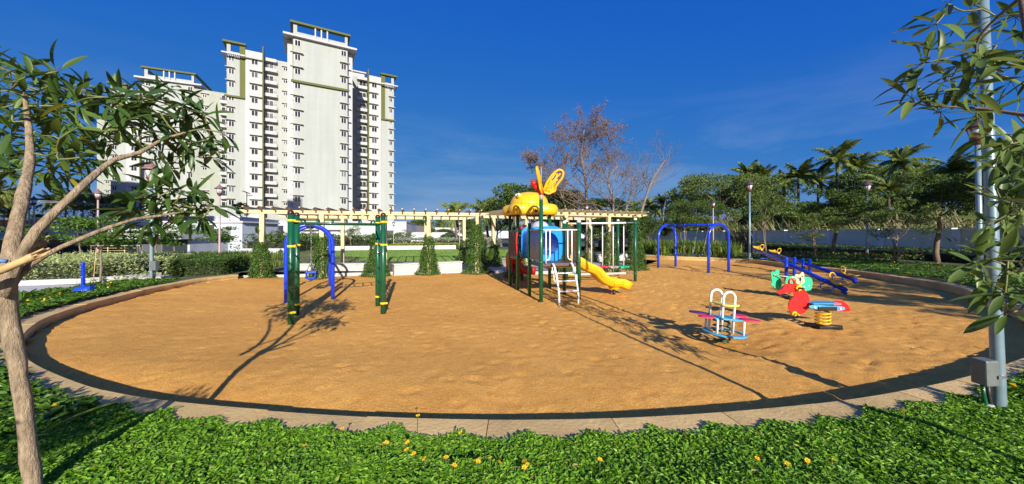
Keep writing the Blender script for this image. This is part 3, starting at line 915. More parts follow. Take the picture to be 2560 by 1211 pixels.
# slim low wall and bank far centre
slab_wall('boundary_wall', (-20, 66), (-8.3, 70), 0, 2.0, .4, m_whitem, 'low white wall far behind the lawn beside the podium', 'wall')
slab_wall('boundary_wall', (-26, 92), (-12, 96), .5, 3.3, .4, m_whitem, 'distant white wall above the red soil bank behind the lawn', 'wall')
slab_wall('boundary_wall', (-14, 118), (30, 118), .3, 2.6, .4, m_bluew, 'distant pale wall seen low between the pergolas', 'wall')
def hill(name, pts, z0, h, mt):
    m = MB(); n = len(pts)
    c = Vector((sum(p[0] for p in pts) / n, sum(p[1] for p in pts) / n, z0 + h))
    vs = [(p[0], p[1], z0) for p in pts] + [(c.x + (p[0] - c.x) * .6, c.y + (p[1] - c.y) * .6, z0 + h * (.8 + .3 * rnd.random())) for p in pts] + [tuple(c)]
    fs = [(i, (i + 1) % n, n + (i + 1) % n, n + i) for i in range(n)] + [(n + i, n + (i + 1) % n, 2 * n) for i in range(n)]
    m.add(vs, fs, True); return tag(m.build(name, mt), kind='structure')
hill('hill', [(-30, 72), (-14, 74), (-4, 78), (-2, 90), (-12, 98), (-30, 96)], 0, 2.3, m_soil)

# clubhouse in the shade on the left
ch = empty('clubhouse', (-42.0, 27.5, 0), R(4), 'low glass-fronted clubhouse in shade behind the hedge on the left', 'building')
def cpart(nm, mt, *b): return link_mesh(nm, box_mesh(nm, mt, *b), ch)
cpart('roof', m_whitem, ((-12, -.6, 1.45), (16.2, 9, 2.3)))
cpart('wall', m_bluew, ((-12, .5, -.2), (16, 8, 1.45)))
for i in range(15):
    fr = MB(); x = -11.6 + i * 1.83
    fr.box((x, .3, 0), (x + .08, .5, 1.45)); fr.box((x + .08, .3, 1.37), (x + 1.83, .5, 1.45)); fr.box((x + .08, .3, 0), (x + 1.83, .5, .1))
    f = fr.build('window', m_gbox, ch)
    gl = MB(); gl.box((x + .08, .4, .1), (x + 1.83, .47, 1.37)); gl.build('pane', m_glass, f)
hut = empty('apartment_block', (-31.6, 33.5, 0), R(0), 'small grey stair block beside the clubhouse behind the young trees', 'building')
link_mesh('wall', box_mesh('wall', m_bluew, ((-3, 0, 0), (6.5, 5, 2.9))), hut)
link_mesh('window', box_mesh('window', m_rail, ((3.2, -.04, 1.9), (3.9, .05, 2.7))), hut)
link_mesh('roof', box_mesh('roof', m_whitem, ((-3.2, -.2, 2.9), (6.7, 5.2, 3.05))), hut)
# ramp with a rail
rp_ = empty('ramp', (-25.6, 21.8, 0), R(4), 'concrete ramp with a steel tube railing at the clubhouse', 'ramp')
link_mesh('slope', box_mesh('slope', m_bluew, ((-2.6, 0, 0), (3.2, 1.5, .35))), rp_)
m = MB()
for z in (.55, .7, .85, 1.0): m.tube([(0, 0.1, z), (2.9, .1, z)], .012, 6)
m.tube([(0, .1, 1.15), (2.9, .1, 1.15)], .025, 8)
rl = m.build('railing', m_cream, rp_)
for x in (0, .95, 1.9, 2.9):
    m = MB(); m.tube([(x, .1, .35), (x, .1, 1.15)], .022, 8); m.build('railing_post', m_cream, rl)

# ------------------------------------------------------------------ right boundary wall and gate
bw = empty('boundary_wall', (0, 0, 0), 0, 'long shaded grey-green boundary wall with paler pilasters on the right', 'wall')
WX = lambda Y: 24.0 - .02 * (Y - 25)
YS = [9, 12.2, 15.8, 19.5, 23.4, 27.2, 31.3, 35.3]
def wall_seg(y0, y1, courses=4):
    for k in range(courses):
        zb_ = .1 + k * (2.0 / courses)
        m = MB(); q0 = Vector((WX(y0), y0, 0)); q1 = Vector((WX(y1), y1, 0))
        m.box((0, 0, zb_ + .008), (q1.y - q0.y, .2, zb_ + 2.0 / courses - .008), Matrix.Translation(q0) @ Matrix.Rotation(math.atan2(q1.y - q0.y, q1.x - q0.x), 4, 'Z') @ Matrix.Translation((0, -.2, 0)))
        m.build('wall_panel', m_wallg, bw)
    m = MB(); m.box((0, -.27, 2.1), (q1.y - q0.y, .07, 2.2), Matrix.Translation(q0) @ Matrix.Rotation(math.atan2(q1.y - q0.y, q1.x - q0.x), 4, 'Z')); m.build('coping', m_wallg, bw)
for a, b in zip(YS[:-1], YS[1:]): wall_seg(a + .19, b - .19)
YS2 = [40.2, 44.5, 49, 54, 60, 67, 75]
for a, b in zip(YS2[:-1], YS2[1:]): wall_seg(a + .19, b - .19)
for y in YS + YS2:
    m = MB(); m.bbox((WX(y) - .09, y - .19, 0), (WX(y) + .29, y + .19, 2.14), .01); m.build('pilaster', m_wallw, bw)
gt = empty('gate', (WX(37.7), 35.5, 0), 0, 'dark slatted metal gate in the boundary wall', 'gate')
for k in range(14):
    m = MB(); m.box((.02, 0.05, .3 + k * .14), (.07, 4.45, .38 + k * .14)); m.build('slat', m_dark, gt)
for y in (0.05, 1.45, 2.95, 4.4):
    m = MB(); m.box((.075, y, .15), (.14, y + .07, 2.3)); m.build('gate_post', m_dark, gt)
# ------------------------------------------------------------------ monkey bars
def post(name, par, p, r, h, mt, capmt, z0=-.1, capr=None):
    m = MB(); m.tube([(p[0], p[1], z0), (p[0], p[1], h)], r, 20); o = m.build(name, mt, par)
    c = MB(); c.lathe([((capr or r) * 1.06, h - .03)] + cap_prof((capr or r) * 1.06, h), 20, Matrix.Translation((p[0], p[1], 0))); c.build('cap', capmt, o)
    return o
def band(par, p, r, z, mt):
    m = MB(); m.lathe([(r + .001, z - .024), (r + .011, z - .022), (r + .011, z + .022), (r + .001, z + .024)], 20, Matrix.Translation((p[0], p[1], 0)))
    m.box((p[0] + r, p[1] - .012, z - .02), (p[0] + r + .045, p[1] + .012, z + .02))
    return m.build('clamp', mt, par)
mk = empty('monkey_bars', G(727, 811), 0, 'green monkey bars with yellow clamps and dark domed post tops', 'monkey bars')
o0 = G(727, 811)
FLp = Vector((0, 0, 0)); FRp = G(958, 784.7) - o0; RLp = G(742, 788) - o0; RRp = G(944.5, 765.5) - o0
mp_ = []
for p in (FLp, FRp, RLp, RRp):
    o = post('post', mk, p, .06, 2.33, m_green, m_maroon); mp_.append(o)
    for z in (2.17, 1.63, .25): band(o, p, .06, z, m_yellowp)
z = 2.12
m = MB(); m.tube([FLp + Vector((0, 0, z)) + (RLp - FLp) * .12, FRp + Vector((0, 0, z)) + (RRp - FRp) * .12], .024, 12); m.build('ladder_rail', m_green, mk)
m = MB(); m.tube([RLp + Vector((0, 0, z)) + (FLp - RLp) * .05, RRp + Vector((0, 0, z)) + (FRp - RRp) * .05], .024, 12); m.build('ladder_rail', m_green, mk)
for i in range(6):
    t = (i + .6) / 6.2
    a = FLp.lerp(FRp, t).lerp(RLp.lerp(RRp, t), .1) + Vector((0, 0, z)); b = FLp.lerp(FRp, t).lerp(RLp.lerp(RRp, t), .95) + Vector((0, 0, z))
    m = MB(); m.tube([a, a + Vector((0, 0, .06)) + (b - a) * .06, a + (b - a) * .2 + Vector((0, 0, .09)), a + (b - a) * .8 + Vector((0, 0, .09)), b + Vector((0, 0, .06)) - (b - a) * .06, b], .019, 10); m.build('rung', m_greend, mk)
for A, B in ((FLp, RLp), (FRp, RRp)):
    mid = A.lerp(B, .45)
    m = MB(); m.tube([mid + Vector((0, 0, .35)), mid + Vector((0, 0, 1.66))], .017, 10); sr = m.build('side_rail', m_greend, mk)
    for zz in (.3, .66, 1.02, 1.38, 1.64):
        m = MB(); m.tube([A + Vector((0, 0, zz)) + (B - A) * .06, mid + Vector((0, 0, zz + .05)), B + Vector((0, 0, zz)) - (B - A) * .06], .017, 10); m.build('rung', m_greend, mk)

# ------------------------------------------------------------------ arched blue swings
def arch(par, a, b, h, r, mt, name='arch'):
    a = Vector(a); b = Vector(b); c = a.lerp(b, .5); hw = (b - a).length / 2; u = (b - a).normalized()
    pts = [a + Vector((0, 0, -.1)), a + Vector((0, 0, (h - hw) * .5)), a + Vector((0, 0, h - hw))]
    for i in range(1, 16):
        q = math.pi * i / 16
        pts.append(c - u * (hw * math.cos(q)) + Vector((0, 0, h - hw + hw * math.sin(q))))
    pts += [b + Vector((0, 0, h - hw)), b + Vector((0, 0, (h - hw) * .5)), b + Vector((0, 0, -.1))]
    m = MB(); m.tube(pts, r, 18); return m.build(name, mt, par)
def chain(m, A, B, r=.006, step=.035):
    A = Vector(A); B = Vector(B); d = B - A; n = max(2, int(d.length / step)); u = d.normalized(); s1 = u.orthogonal().normalized(); s2 = u.cross(s1)
    for i in range(n):
        c = A + d * ((i + .5) / n); s_ = s1 if i % 2 else s2
        hl = d.length / n * .68; wd_ = .011
        m.tube([c - u * hl, c - u * hl * .6 + s_ * wd_, c + u * hl * .6 + s_ * wd_, c + u * hl, c + u * hl * .6 - s_ * wd_, c - u * hl * .6 - s_ * wd_], r * .62, 5, closed=True)
    return m
def grp(x): return x
A0 = G(715, 757); A1 = G(832, 749); A2 = G(825, 716); A3 = A0 + (A2 - A1)
s1 = empty('toddler_swing', A0, 0, 'blue arched swing frame with one blue bucket seat behind the monkey bars', 'swing set', 'blue arched swing sets')
q0, q1, q2, q3 = [p - A0 for p in (A0, A1, A2, A3)]
arch(s1, q0, q1, 2.14, .052, m_blue); arch(s1, q3, q2, 2.14, .052, m_blue)
ca = q0.lerp(q1, .5) + Vector((0, 0, 2.13)); cb = q3.lerp(q2, .5) + Vector((0, 0, 2.13))
m = MB(); m.tube([ca, cb], .05, 16); m.build('crossbar', m_blue, s1)
ax = (cb - ca).normalized(); mid = ca.lerp(cb, .5)
m = MB(); m.bbox((-.07, -.09, -.10), (.07, .09, .06), .02, Matrix.Translation(ca + ax * .05)); m.build('hub', m_black, s1)
seat_c = mid + Vector((0, 0, -1.53))
perp = Vector((-ax.y, ax.x, 0))
m = MB()
M4 = Matrix.Translation(seat_c) @ Matrix(((ax.x, perp.x, 0, 0), (ax.y, perp.y, 0, 0), (0, 0, 1, 0), (0, 0, 0, 1)))
# bucket: seat pan, back, front guard, side wings with rounded loops
m.bbox((-.13, -.13, -.13), (.13, .13, -.09), .02, M4); m.bbox((-.13, .10, -.13), (.13, .145, .14), .02, M4); m.bbox((-.13, -.145, -.02), (.13, -.10, .14), .02, M4)
for sgn in (-1, 1):
    m.bbox((sgn * .15 - .025, -.15, .04), (sgn * .15 + .025, .15, .10), .02, M4)
    m.tube([M4 @ Vector((sgn * .15, -.13, .05)), M4 @ Vector((sgn * .19, -.12, -.08)), M4 @ Vector((sgn * .12, -.05, -.16)), M4 @ Vector((sgn * .12, .05, -.16)), M4 @ Vector((sgn * .19, .12, -.08)), M4 @ Vector((sgn * .15, .13, .05))], .014, 8)
m.bbox((-.05, -.17, -.14), (.05, -.145, .09), .012, M4)
st = m.build('bucket_seat', m_blued, s1)
for sgn in (-1, 1):
    top = mid + ax * (sgn * .24) + Vector((0, 0, -.05)); j = seat_c + ax * (sgn * .19) + Vector((0, 0, .40))
    m = MB(); chain(m, top, j)
    chain(m, j, seat_c + ax * (sgn * .15) + perp * .12 + Vector((0, 0, .10))); chain(m, j, seat_c + ax * (sgn * .15) - perp * .12 + Vector((0, 0, .10)))
    m.build('chain', m_steel, s1)

B0 = G(1771.5, 683); B1 = G(1821.6, 680.4); B2 = G(1689, 667); B3 = G(1645.6, 670)
s2 = empty('swing_set', B0, 0, 'blue two-seat arched swing set near the boundary wall gate', 'swing set', 'blue arched swing sets')
q0, q1, q2, q3 = [p - B0 for p in (B0, B1, B2, B3)]
arch(s2, q0, q1, 2.36, .066, m_blue); arch(s2, q3, q2, 2.36, .066, m_blue)
ca = q0.lerp(q1, .5) + Vector((0, 0, 2.33)); cb = q3.lerp(q2, .5) + Vector((0, 0, 2.33))
m = MB(); m.tube([ca, cb], .058, 16); m.build('crossbar', m_blue, s2)
ax = (cb - ca).normalized(); perp = Vector((-ax.y, ax.x, 0))
for k, (t, sw) in enumerate(((.27, .42), (.72, .05))):
    c = ca.lerp(cb, t)
    sc_ = c + Vector((0, 0, -1.62 + sw * .18)) + perp * sw
    for sgn in (-1, 1):
        m = MB(); m.lathe([(.064, -.03), (.078, -.03), (.078, .03), (.064, .03)], 12, Matrix.Translation(c + ax * sgn * .3) @ ax.to_track_quat('Z', 'Y').to_matrix().to_4x4())
        m.bbox((-.02, -.02, -.14), (.02, .02, -.05), .006, Matrix.Translation(c + ax * sgn * .3)); m.build('hanger', m_blue, s2)
        m = MB(); chain(m, c + ax * sgn * .3 + Vector((0, 0, -.13)), sc_ + ax * sgn * .26 + Vector((0, 0, .06)), .008, .045); m.build('chain', m_steel, s2)
    m = MB()
    P_ = []
    for i in range(9):
        f = i / 8 * 2 - 1
        P_.append((sc_ + ax * f * .26 + Vector((0, 0, .06 * f * f)), 0))
    vs = []
    for p, _ in P_:
        for a_, z_ in ((-.085, 0), (.085, 0), (.085, -.016), (-.085, -.016)): vs.append(p + perp * a_ + Vector((0, 0, z_)))
    fs = [(i * 4 + k_, i * 4 + (k_ + 1) % 4, (i + 1) * 4 + (k_ + 1) % 4, (i + 1) * 4 + k_) for i in range(8) for k_ in range(4)] + [(3, 2, 1, 0), (32, 33, 34, 35)]
    m.add(vs, fs); m.build('strap_seat', m_blued, s2)

# ------------------------------------------------------------------ see-saws
def seesaw(C, E, H, label, zlow=.16):
    """C pivot on the ground, E low end on the ground plan"""
    d = (E - C); d.z = 0; ln = d.length; u = d.normalized(); s_ = Vector((-u.y, u.x, 0))
    r = empty('seesaw', C, 0, label, 'seesaw', 'blue seesaws with yellow seats')
    for k in (-1, 1):
        p = s_ * (.14 * k)
        m = MB(); m.tube([(p.x, p.y, -.1), (p.x, p.y, H - .06)], .062, 18); m.lathe(cap_prof(.062, H - .06), 18, Matrix.Translation((p.x, p.y, 0))); m.build('pivot_post', m_blue, r)
    zc = H * .66
    m = MB(); m.tube([s_ * -.2 + Vector((0, 0, zc)), s_ * .2 + Vector((0, 0, zc))], .025, 12); m.build('axle', m_steel, r)
    lo = u * ln + Vector((0, 0, zlow)); hi = u * -ln + Vector((0, 0, 2 * zc - zlow)); mid = Vector((0, 0, zc))
    m = MB(); m.tube([hi, mid, lo], .072, 18); bm_ = m.build('beam', m_blue, r)
    tdir = (lo - hi).normalized(); up = s_.cross(tdir) * -1
    if up.z < 0: up = -up
    for end, sg in ((lo, 1), (hi, -1)):
        out = tdir * sg
        base = end - out * .12 + up * .075
        Ms = Matrix.Translation(base) @ Matrix(((out.x, s_.x, up.x, 0), (out.y, s_.y, up.y, 0), (out.z, s_.z, up.z, 0), (0, 0, 0, 1)))
        # dished seat with raised back lip, one shell
        m = MB(); nU, nV = 10, 8; vs = []
        for i in range(nU + 1):
            f = i / nU
            for j in range(nV + 1):
                g = j / nV * 2 - 1
                wdt = .17 * (1 - .35 * (1 - f) ** 2) * (1 - .12 * f * f)
                zz = .02 + .035 * g * g + .13 * max(0, f - .72) ** 1.3 * 3
                vs.append(Ms @ Vector((-.42 + .52 * f, g * wdt, zz)))
        n0 = len(vs)
        vs += [v - up * .03 for v in vs]
        fs = []
        W_ = nV + 1
        for i in range(nU):
            for j in range(nV):
                a_ = i * W_ + j
                fs.append((a_, a_ + W_, a_ + W_ + 1, a_ + 1)); fs.append((n0 + a_, n0 + a_ + 1, n0 + a_ + W_ + 1, n0 + a_ + W_))
        ring = [j for j in range(W_)] + [i * W_ + nV for i in range(1, nU + 1)] + [nU * W_ + j for j in range(nV - 1, -1, -1)] + [i * W_ for i in range(nU - 1, 0, -1)]
        for k_ in range(len(ring)):
            a_ = ring[k_]; b_ = ring[(k_ + 1) % len(ring)]
            fs.append((a_, b_, n0 + b_, n0 + a_))
        m.add(vs, fs, True); m.build('seat', m_yellow, r)
        # upright oval grip in front of the seat
        hc = Ms @ Vector((-.55, 0, .17)); m = MB()
        pts = [hc + s_ * (.085 * math.sin(q)) + (up - out * .35).normalized() * (.125 * math.cos(q)) for q in [2 * math.pi * i / 18 for i in range(18)]]
        m.tube(pts, .022, 10, closed=True); m.bbox((-.58, -.04, 0), (-.42, .04, .05), .015, Ms); m.build('grip', m_yellow, r)
        # foot bow under the beam
        fb = end - out * .95; m = MB()
        m.tube([fb - up * .05 - s_ * .03, fb - up * .1 - s_ * .16, fb - up * .2 - s_ * .2 + out * .06, fb - up * .26 - s_ * .1 + out * .1, fb - up * .26 + s_ * .1 + out * .1, fb - up * .2 + s_ * .2 + out * .06, fb - up * .1 + s_ * .16, fb - up * .05 + s_ * .03], .02, 8)
        m.build('foot_rest', m_blue, r)
        m = MB(); m.tube([end - out * .12 - up * .1, end + out * .04 - up * .1], .045, 12); m.build('buffer', m_blued, r)
    return r
seesaw(G(1976, 703.5), G(2113, 738), .97, 'nearer blue seesaw, its low end beside the green animal rider')
seesaw(G(2016, 689.5), G(2140, 711), .78, 'farther blue seesaw, closest to the garden wall')

# ------------------------------------------------------------------ spring riders
def spring(m, c, r, wire, turns, h, n=14, taper=0.0):
    pts = []
    k = int(turns * n)
    for i in range(k + 1):
        q = 2 * math.pi * i / n; f = i / k
        zz = h * (f if .0 < f < 1 else f)
        pts.append(Vector(c) + Vector((r * (1 - taper * f) * math.cos(q), r * (1 - taper * f) * math.sin(q), zz)))
    return m.tube(pts, wire, 8)
def pxpoly(lst, zx, zy, s_, bx, by, ppm):
    """zoomed outline -> local metres; bx,by = base pixel of the thing"""
    return [((zx + a / s_ - bx) / ppm, (by - (zy + b / s_)) / ppm) for a, b in lst]
def smooth_poly(P, it=2):
    for _ in range(it):
        Q_ = []
        for i in range(len(P)):
            a = P[i]; b = P[(i + 1) % len(P)]
            Q_ += [(a[0] * .75 + b[0] * .25, a[1] * .75 + b[1] * .25), (a[0] * .25 + b[0] * .75, a[1] * .25 + b[1] * .75)]
        P = Q_
    return P
def disc(m, c, r, t0, t1, n=14):
    m.prism([(c[0] + r * math.cos(2 * math.pi * i / n), c[1] + r * math.sin(2 * math.pi * i / n)) for i in range(n)], t0, t1)
# red long-necked rider on a yellow spring
hb = G(2057, 817)
ppm = F / hb.y
hr = empty('spring_rider', hb, R(0), 'red swan-necked board rider on a yellow coil spring', 'spring rider', 'spring riders in the sand')
Z_ = lambda l: pxpoly(l, 1900, 660, 6.729, 2057, 817, ppm)
body = smooth_poly(Z_([(275,470),(300,455),(375,425),(385,390),(420,345),(480,325),(540,330),(578,333),(640,345),(720,395),(780,470),(820,550),(840,640),(830,700),(790,770),(740,825),(670,855),(600,860),(530,830),(490,780),(472,720),(480,660),(510,600),(555,560),(575,530),(560,490),(520,470),(440,485),(360,510),(310,510)]), 1)
m = MB(); m.prism(body, -.011, .011); pn = m.build('head_panel', m_red, hr)
ear = Z_([(490,330),(486,290),(505,262),(535,256),(562,275),(576,310),(578,338)])
m = MB(); m.tube([(x, 0, z_) for x, z_ in ear], .022, 8); m.build('ear', m_red, pn)
m = MB(); disc(m, Z_([(458,384)])[0], .018, -.014, .013); m.build('eye', m_black, pn)
fl = Z_([(627,402)])[0]
m = MB(); m.prism([(fl[0] + (.052 if i % 2 else .068) * math.cos(2 * math.pi * i / 16), fl[1] + (.052 if i % 2 else .068) * math.sin(2 * math.pi * i / 16)) for i in range(16)], -.05, .05)
m.tube([(fl[0], -.16, fl[1]), (fl[0], .16, fl[1])], .016, 10); m.build('handle', m_yellow, hr)
m = MB(); disc(m, fl, .02, -.165, -.05); m.build('handle_hub', m_black, pn)
ft = Z_([(562,832)])[0]
m = MB(); disc(m, ft, .05, -.04, .04, 16); m.tube([(ft[0], -.15, ft[1]), (ft[0], .15, ft[1])], .016, 10); m.build('foot_peg', m_yellow, hr)
mo = Z_([(390,490),(520,462)])
m = MB(); m.tube([(mo[0][0], -.012, mo[0][1]), (mo[1][0], -.012, mo[1][1])], .004, 6); m.build('mouth', m_redd, pn)
tail = smooth_poly(Z_([(1215,680),(1225,645),(1260,622),(1320,612),(1400,630),(1460,680),(1500,730),(1517,770),(1505,800),(1420,802),(1300,798),(1260,770)]), 1)
m = MB(); m.prism(tail, -.011, .011); m.build('tail_panel', m_red, hr)
sp_ = smooth_poly(Z_([(735,700),(750,680),(850,668),(1000,680),(1230,690),(1310,705),(1338,730),(1310,755),(1230,768),(1000,760),(860,745),(760,725)]), 1)
for y0 in (-.13, .105):
    m = MB(); m.prism(sp_, y0, y0 + .022); sd = m.build('side_board', m_cyan, hr)
    for b_ in ((830,712),(912,714),(1160,728),(1250,732)):
        q = Z_([b_])[0]; m = MB()
        m.lathe([(.024, 0), (.022, .012), (.012, .02), (0, .022)], 12, Matrix.Translation((q[0], y0 if y0 < 0 else y0 + .022, q[1])) @ Matrix.Rotation(R(90 if y0 < 0 else -90), 4, 'X')); m.build('bolt', m_white, sd)
z1 = Z_([(735,655)])[0][1]; xa = Z_([(800,0)])[0][0]; xb = Z_([(1260,0)])[0][0]
m = MB(); m.bbox((xa, -.15, z1 - .008), (xb, .15, z1 + .014), .008); m.build('seat', m_cyan, hr)
x2, x3 = Z_([(880,0),(1190,0)]); zt, zbm = Z_([(0,690),(0,765)])
m = MB(); m.bbox((x2[0], -.155, zbm[1]), (x3[0], .155, zt[1] - .01), .012); m.build('clamp_plate', m_black, hr)
m = MB(); spring(m, (0.0, 0, .035), .118, .018, 4.7, zbm[1] - .05); m.build('spring', m_yellow, hr)
m = MB(); m.tube([(-.27, .12, .02), (.25, -.16, .02)], .045, 12); m.bbox((-.16, -.12, -.02), (.16, .12, .03), .01); m.build('base_plate', m_black, hr)

# green koala rider
kb_ = G(1990, 747)
ppm = F / kb_.y
kr = empty('spring_rider', kb_, R(0), 'green board rider with a cream bear face, behind the red rider', 'spring rider', 'spring riders in the sand')
K_ = lambda l: pxpoly(l, 1840, 600, 7.569, 1990, 747, ppm)
backb = smooth_poly(K_([(790,650),(800,625),(830,618),(855,628),(880,610),(895,585),(920,578),(945,590),(955,630),(935,680),(965,720),(985,790),(1000,860),(980,930),(900,960),(850,930),(850,900),(800,885),(790,850),(820,815),(800,770),(800,700)]), 1)
frontb = smooth_poly(K_([(950,700),(1000,690),(1100,680),(1250,690),(1390,705),(1430,745),(1440,800),(1425,920),(1400,950),(1330,962),(1100,965),(960,965),(930,900),(925,780)]), 1)
m = MB(); m.prism(backb, .27, .292); m.build('rear_panel', m_gboard, kr)
m = MB(); m.prism(frontb, -.02, .002); bp_ = m.build('front_panel', m_gboard, kr)
bear = smooth_poly(K_([(1092,672),(1110,650),(1140,648),(1175,660),(1200,640),(1215,612),(1245,605),(1268,640),(1266,690),(1262,730),(1280,765),(1272,795),(1240,830),(1200,845),(1150,838),(1118,805),(1112,760),(1098,710)]), 1)
m = MB(); m.prism(bear, -.045, -.021); fc = m.build('bear_face', m_beige, kr)
m = MB(); disc(m, K_([(1153,718)])[0], .022, -.05, -.04); disc(m, K_([(1228,690)])[0], .022, -.05, -.04)
n_ = K_([(1192,742)])[0]
m.prism([(n_[0] + .032 * math.cos(2 * math.pi * i / 14), n_[1] + .062 * math.sin(2 * math.pi * i / 14)) for i in range(14)], -.052, -.04)
sm_ = K_([(1158,805),(1180,822),(1205,820),(1228,798),(1240,775)])
m.tube([(x, -.047, z_) for x, z_ in sm_], .006, 6); s2_ = K_([(1196,770),(1200,818)]); m.tube([(x, -.047, z_) for x, z_ in s2_], .006, 6)
m.build('face_marks', m_black, fc)
h1 = K_([(845,688)])[0]; h2 = K_([(1095,705)])[0]
m = MB(); m.tube([(h1[0], .25, h1[1]), (h2[0], -.06, h2[1] - .01)], .016, 10); hn = m.build('handle', m_white, kr)
m = MB(); m.lathe(cap_prof(.026, 0), 10, Matrix.Translation((h1[0], .24, h1[1])) @ Matrix.Rotation(R(90), 4, 'X')); m.build('handle_end', m_yellow, hn)
for q in ((1275,885),(1365,862)):
    c_ = K_([q])[0]; m = MB(); disc(m, c_, .02, -.035, -.02, 10); m.build('bolt', m_white, bp_)
sx_, sz_ = K_([(1230,880)])[0]
m = MB(); m.bbox((sx_ - .2, .0, sz_ + .04), (sx_ + .24, .28, sz_ + .065), .01); m.build('seat', m_gboard, kr)
m = MB(); m.bbox((-.15, .03, .3), (.2, .24, .36), .01); m.build('clamp_plate', m_black, kr)
m = MB(); spring(m, (0.02, .13, .03), .11, .017, 4.2, .28); m.build('spring', m_yellow, kr)
m = MB(); m.bbox((-.2, -.03, -.02), (.24, .3, .03), .01); m.build('base_plate', m_black, kr)

# four-seat blue and red rocker
rb = G(1804, 857)
rr = empty('spring_rocker', rb, 0, 'four-seat spring rocker with white arches, yellow table and red paddle seats', 'spring rider', 'spring riders in the sand')
m = MB(); spring(m, (0, 0, .0), .125, .016, 4.6, .40); m.build('spring', m_dspring, rr)
tilt = Matrix.Rotation(R(4), 4, 'Y')
ro = Matrix.Rotation(R(22), 4, 'Z')
def ring(m, rx, ry, wi, z0, z1, n=36, M=None):
    vs = []
    for i in range(n):
        q = 2 * math.pi * i / n
        for (k, zz) in ((0, z0), (0, z1), (1, z1), (1, z0)):
            vs.append(Vector(((rx - wi * k) * math.cos(q), (ry - wi * k) * math.sin(q), zz)))
    if M: vs = [M @ v for v in vs]
    fs = []
    for i in range(n):
        j = (i + 1) % n
        for k in range(4): fs.append((i * 4 + k, j * 4 + k, j * 4 + (k + 1) % 4, i * 4 + (k + 1) % 4))
    m.add(vs, fs)
Mt = tilt @ ro
m = MB(); ring(m, .345, .33, .07, .165, .19, 40, Matrix.Translation((.035, 0, 0)) @ tilt); m.build('foot_ring', m_cyan, rr)
# cross plate
zp = .44
hubp = []
arms = [(-160, .27), (-28, .28), (22, .27), (152, .28)]
def armpt(a, d, s_): q = R(a); return (d * math.cos(q) - s_ * math.sin(q), d * math.sin(q) + s_ * math.cos(q))
poly = []
for a, d in sorted([(x % 360, d) for x, d in arms]):
    poly += [armpt(a, .17, -.10), armpt(a, d, -.075), armpt(a, d, .075), armpt(a, .17, .10)]
def flat(m, poly2, z0, z1, M):
    m.prism([(x, -y) for x, y in poly2], z0, z1, M @ Matrix.Rotation(R(90), 4, 'X'))
m = MB(); flat(m, poly, zp - .012, zp + .012, tilt); m.build('cross_plate', m_cyan, rr)
for k, (a, d) in enumerate(arms):
    q = R(a); c_ = (.385 * math.cos(q), .385 * math.sin(q))
    pp = []
    for i in range(22):
        t_ = 2 * math.pi * i / 22
        lx = .155 * math.cos(t_); ly = (.11 - .03 * math.cos(t_ + math.pi) ** 2 * (math.cos(t_) < 0)) * math.sin(t_)
        pp.append((c_[0] + lx * math.cos(q) - ly * math.sin(q), c_[1] + lx * math.sin(q) + ly * math.cos(q)))
    m = MB(); flat(m, pp, zp + .013, zp + .034, tilt); sobj = m.build('paddle_seat', m_purple if a == 152 else m_pink, rr)
# table
pp = [(.24 * math.cos(2 * math.pi * i / 28) * (1 + .08 * math.cos(8 * math.pi * i / 28)), .19 * math.sin(2 * math.pi * i / 28)) for i in range(28)]
m = MB(); flat(m, pp, .665, .685, tilt); m.build('table', m_lemon, rr)
for yy, in ((-.10,), (.12,)):
    hw = .098; h_ = .90
    xc = .02 if yy < 0 else -.075
    pts = [(xc - hw, yy, .20), (xc - hw, yy, h_ - hw)] + [(xc - hw * math.cos(math.pi * i / 10), yy, h_ - hw + hw * math.sin(math.pi * i / 10)) for i in range(1, 10)] + [(xc + hw, yy, h_ - hw), (xc + hw, yy, .19)]
    m = MB(); m.tube([tilt @ Vector(p) for p in pts], .021, 14); m.build('arch', m_white, rr)
for p in ((-.19, -.17), (.24, -.2), (-.2, .18), (.2, .17)):
    m = MB(); m.tube([tilt @ Vector((p[0], p[1], .18)), tilt @ Vector((p[0], p[1], zp - .012))], .018, 12); m.build('strut', m_white, rr)

# ------------------------------------------------------------------ the play tower
T0 = G(1352.8, 755.5)
pt = empty('play_tower', T0, R(16.5), 'play tower with yellow animal-shaped roof, blue tunnel, slides and butterfly', 'play structure')
W = 1.15; V1, V2, V3 = .98, 2.17, 3.10
PT = {'P4': (0, 0, 2.83), 'P5': (W, 0, 2.24), 'P3': (0, V1, 2.24), 'P6': (W, V1, 2.24), 'P2': (0, V2, 2.62), 'P7': (W, V2, 2.62), 'P1': (0, V3, 2.62), 'P8': (W, V3, 2.62)}
for k, (x, y, h) in PT.items():
    if k in ('P2', 'P7', 'P1', 'P8'):
        m = MB(); m.tube([(x, y, -.1), (x, y, h)], .055, 20); m.build('post', m_green, pt)
    elif k == 'P4':
        m = MB(); m.tube([(x, y, -.1), (x, y, h)], .055, 20); o4 = m.build('post', m_green, pt)
        m = MB(); m.tube([(x, y, h), (x, y, h + .16)], .052, 20); m.build('sleeve', m_greyrose, o4)
    else:
        post('post', pt, (x, y), .055, h, m_green, m_white)
    m = MB()
    for zz in (2.0, 1.1): m.lathe([(.056, zz - .03), (.064, zz - .03), (.064, zz + .03), (.056, zz + .03)], 16, Matrix.Translation((x, y, 0)))
    m.build('collar', m_greend, pt)
DZ = 1.06
m = MB(); m.bbox((-.0, .06, DZ - .09), (W, V1, DZ), .012); m.build('deck', m_deck, pt)
m = MB(); m.bbox((.06, V2, DZ + .0), (W - .06, V3, DZ + .08), .012); m.build('deck', m_deck, pt)
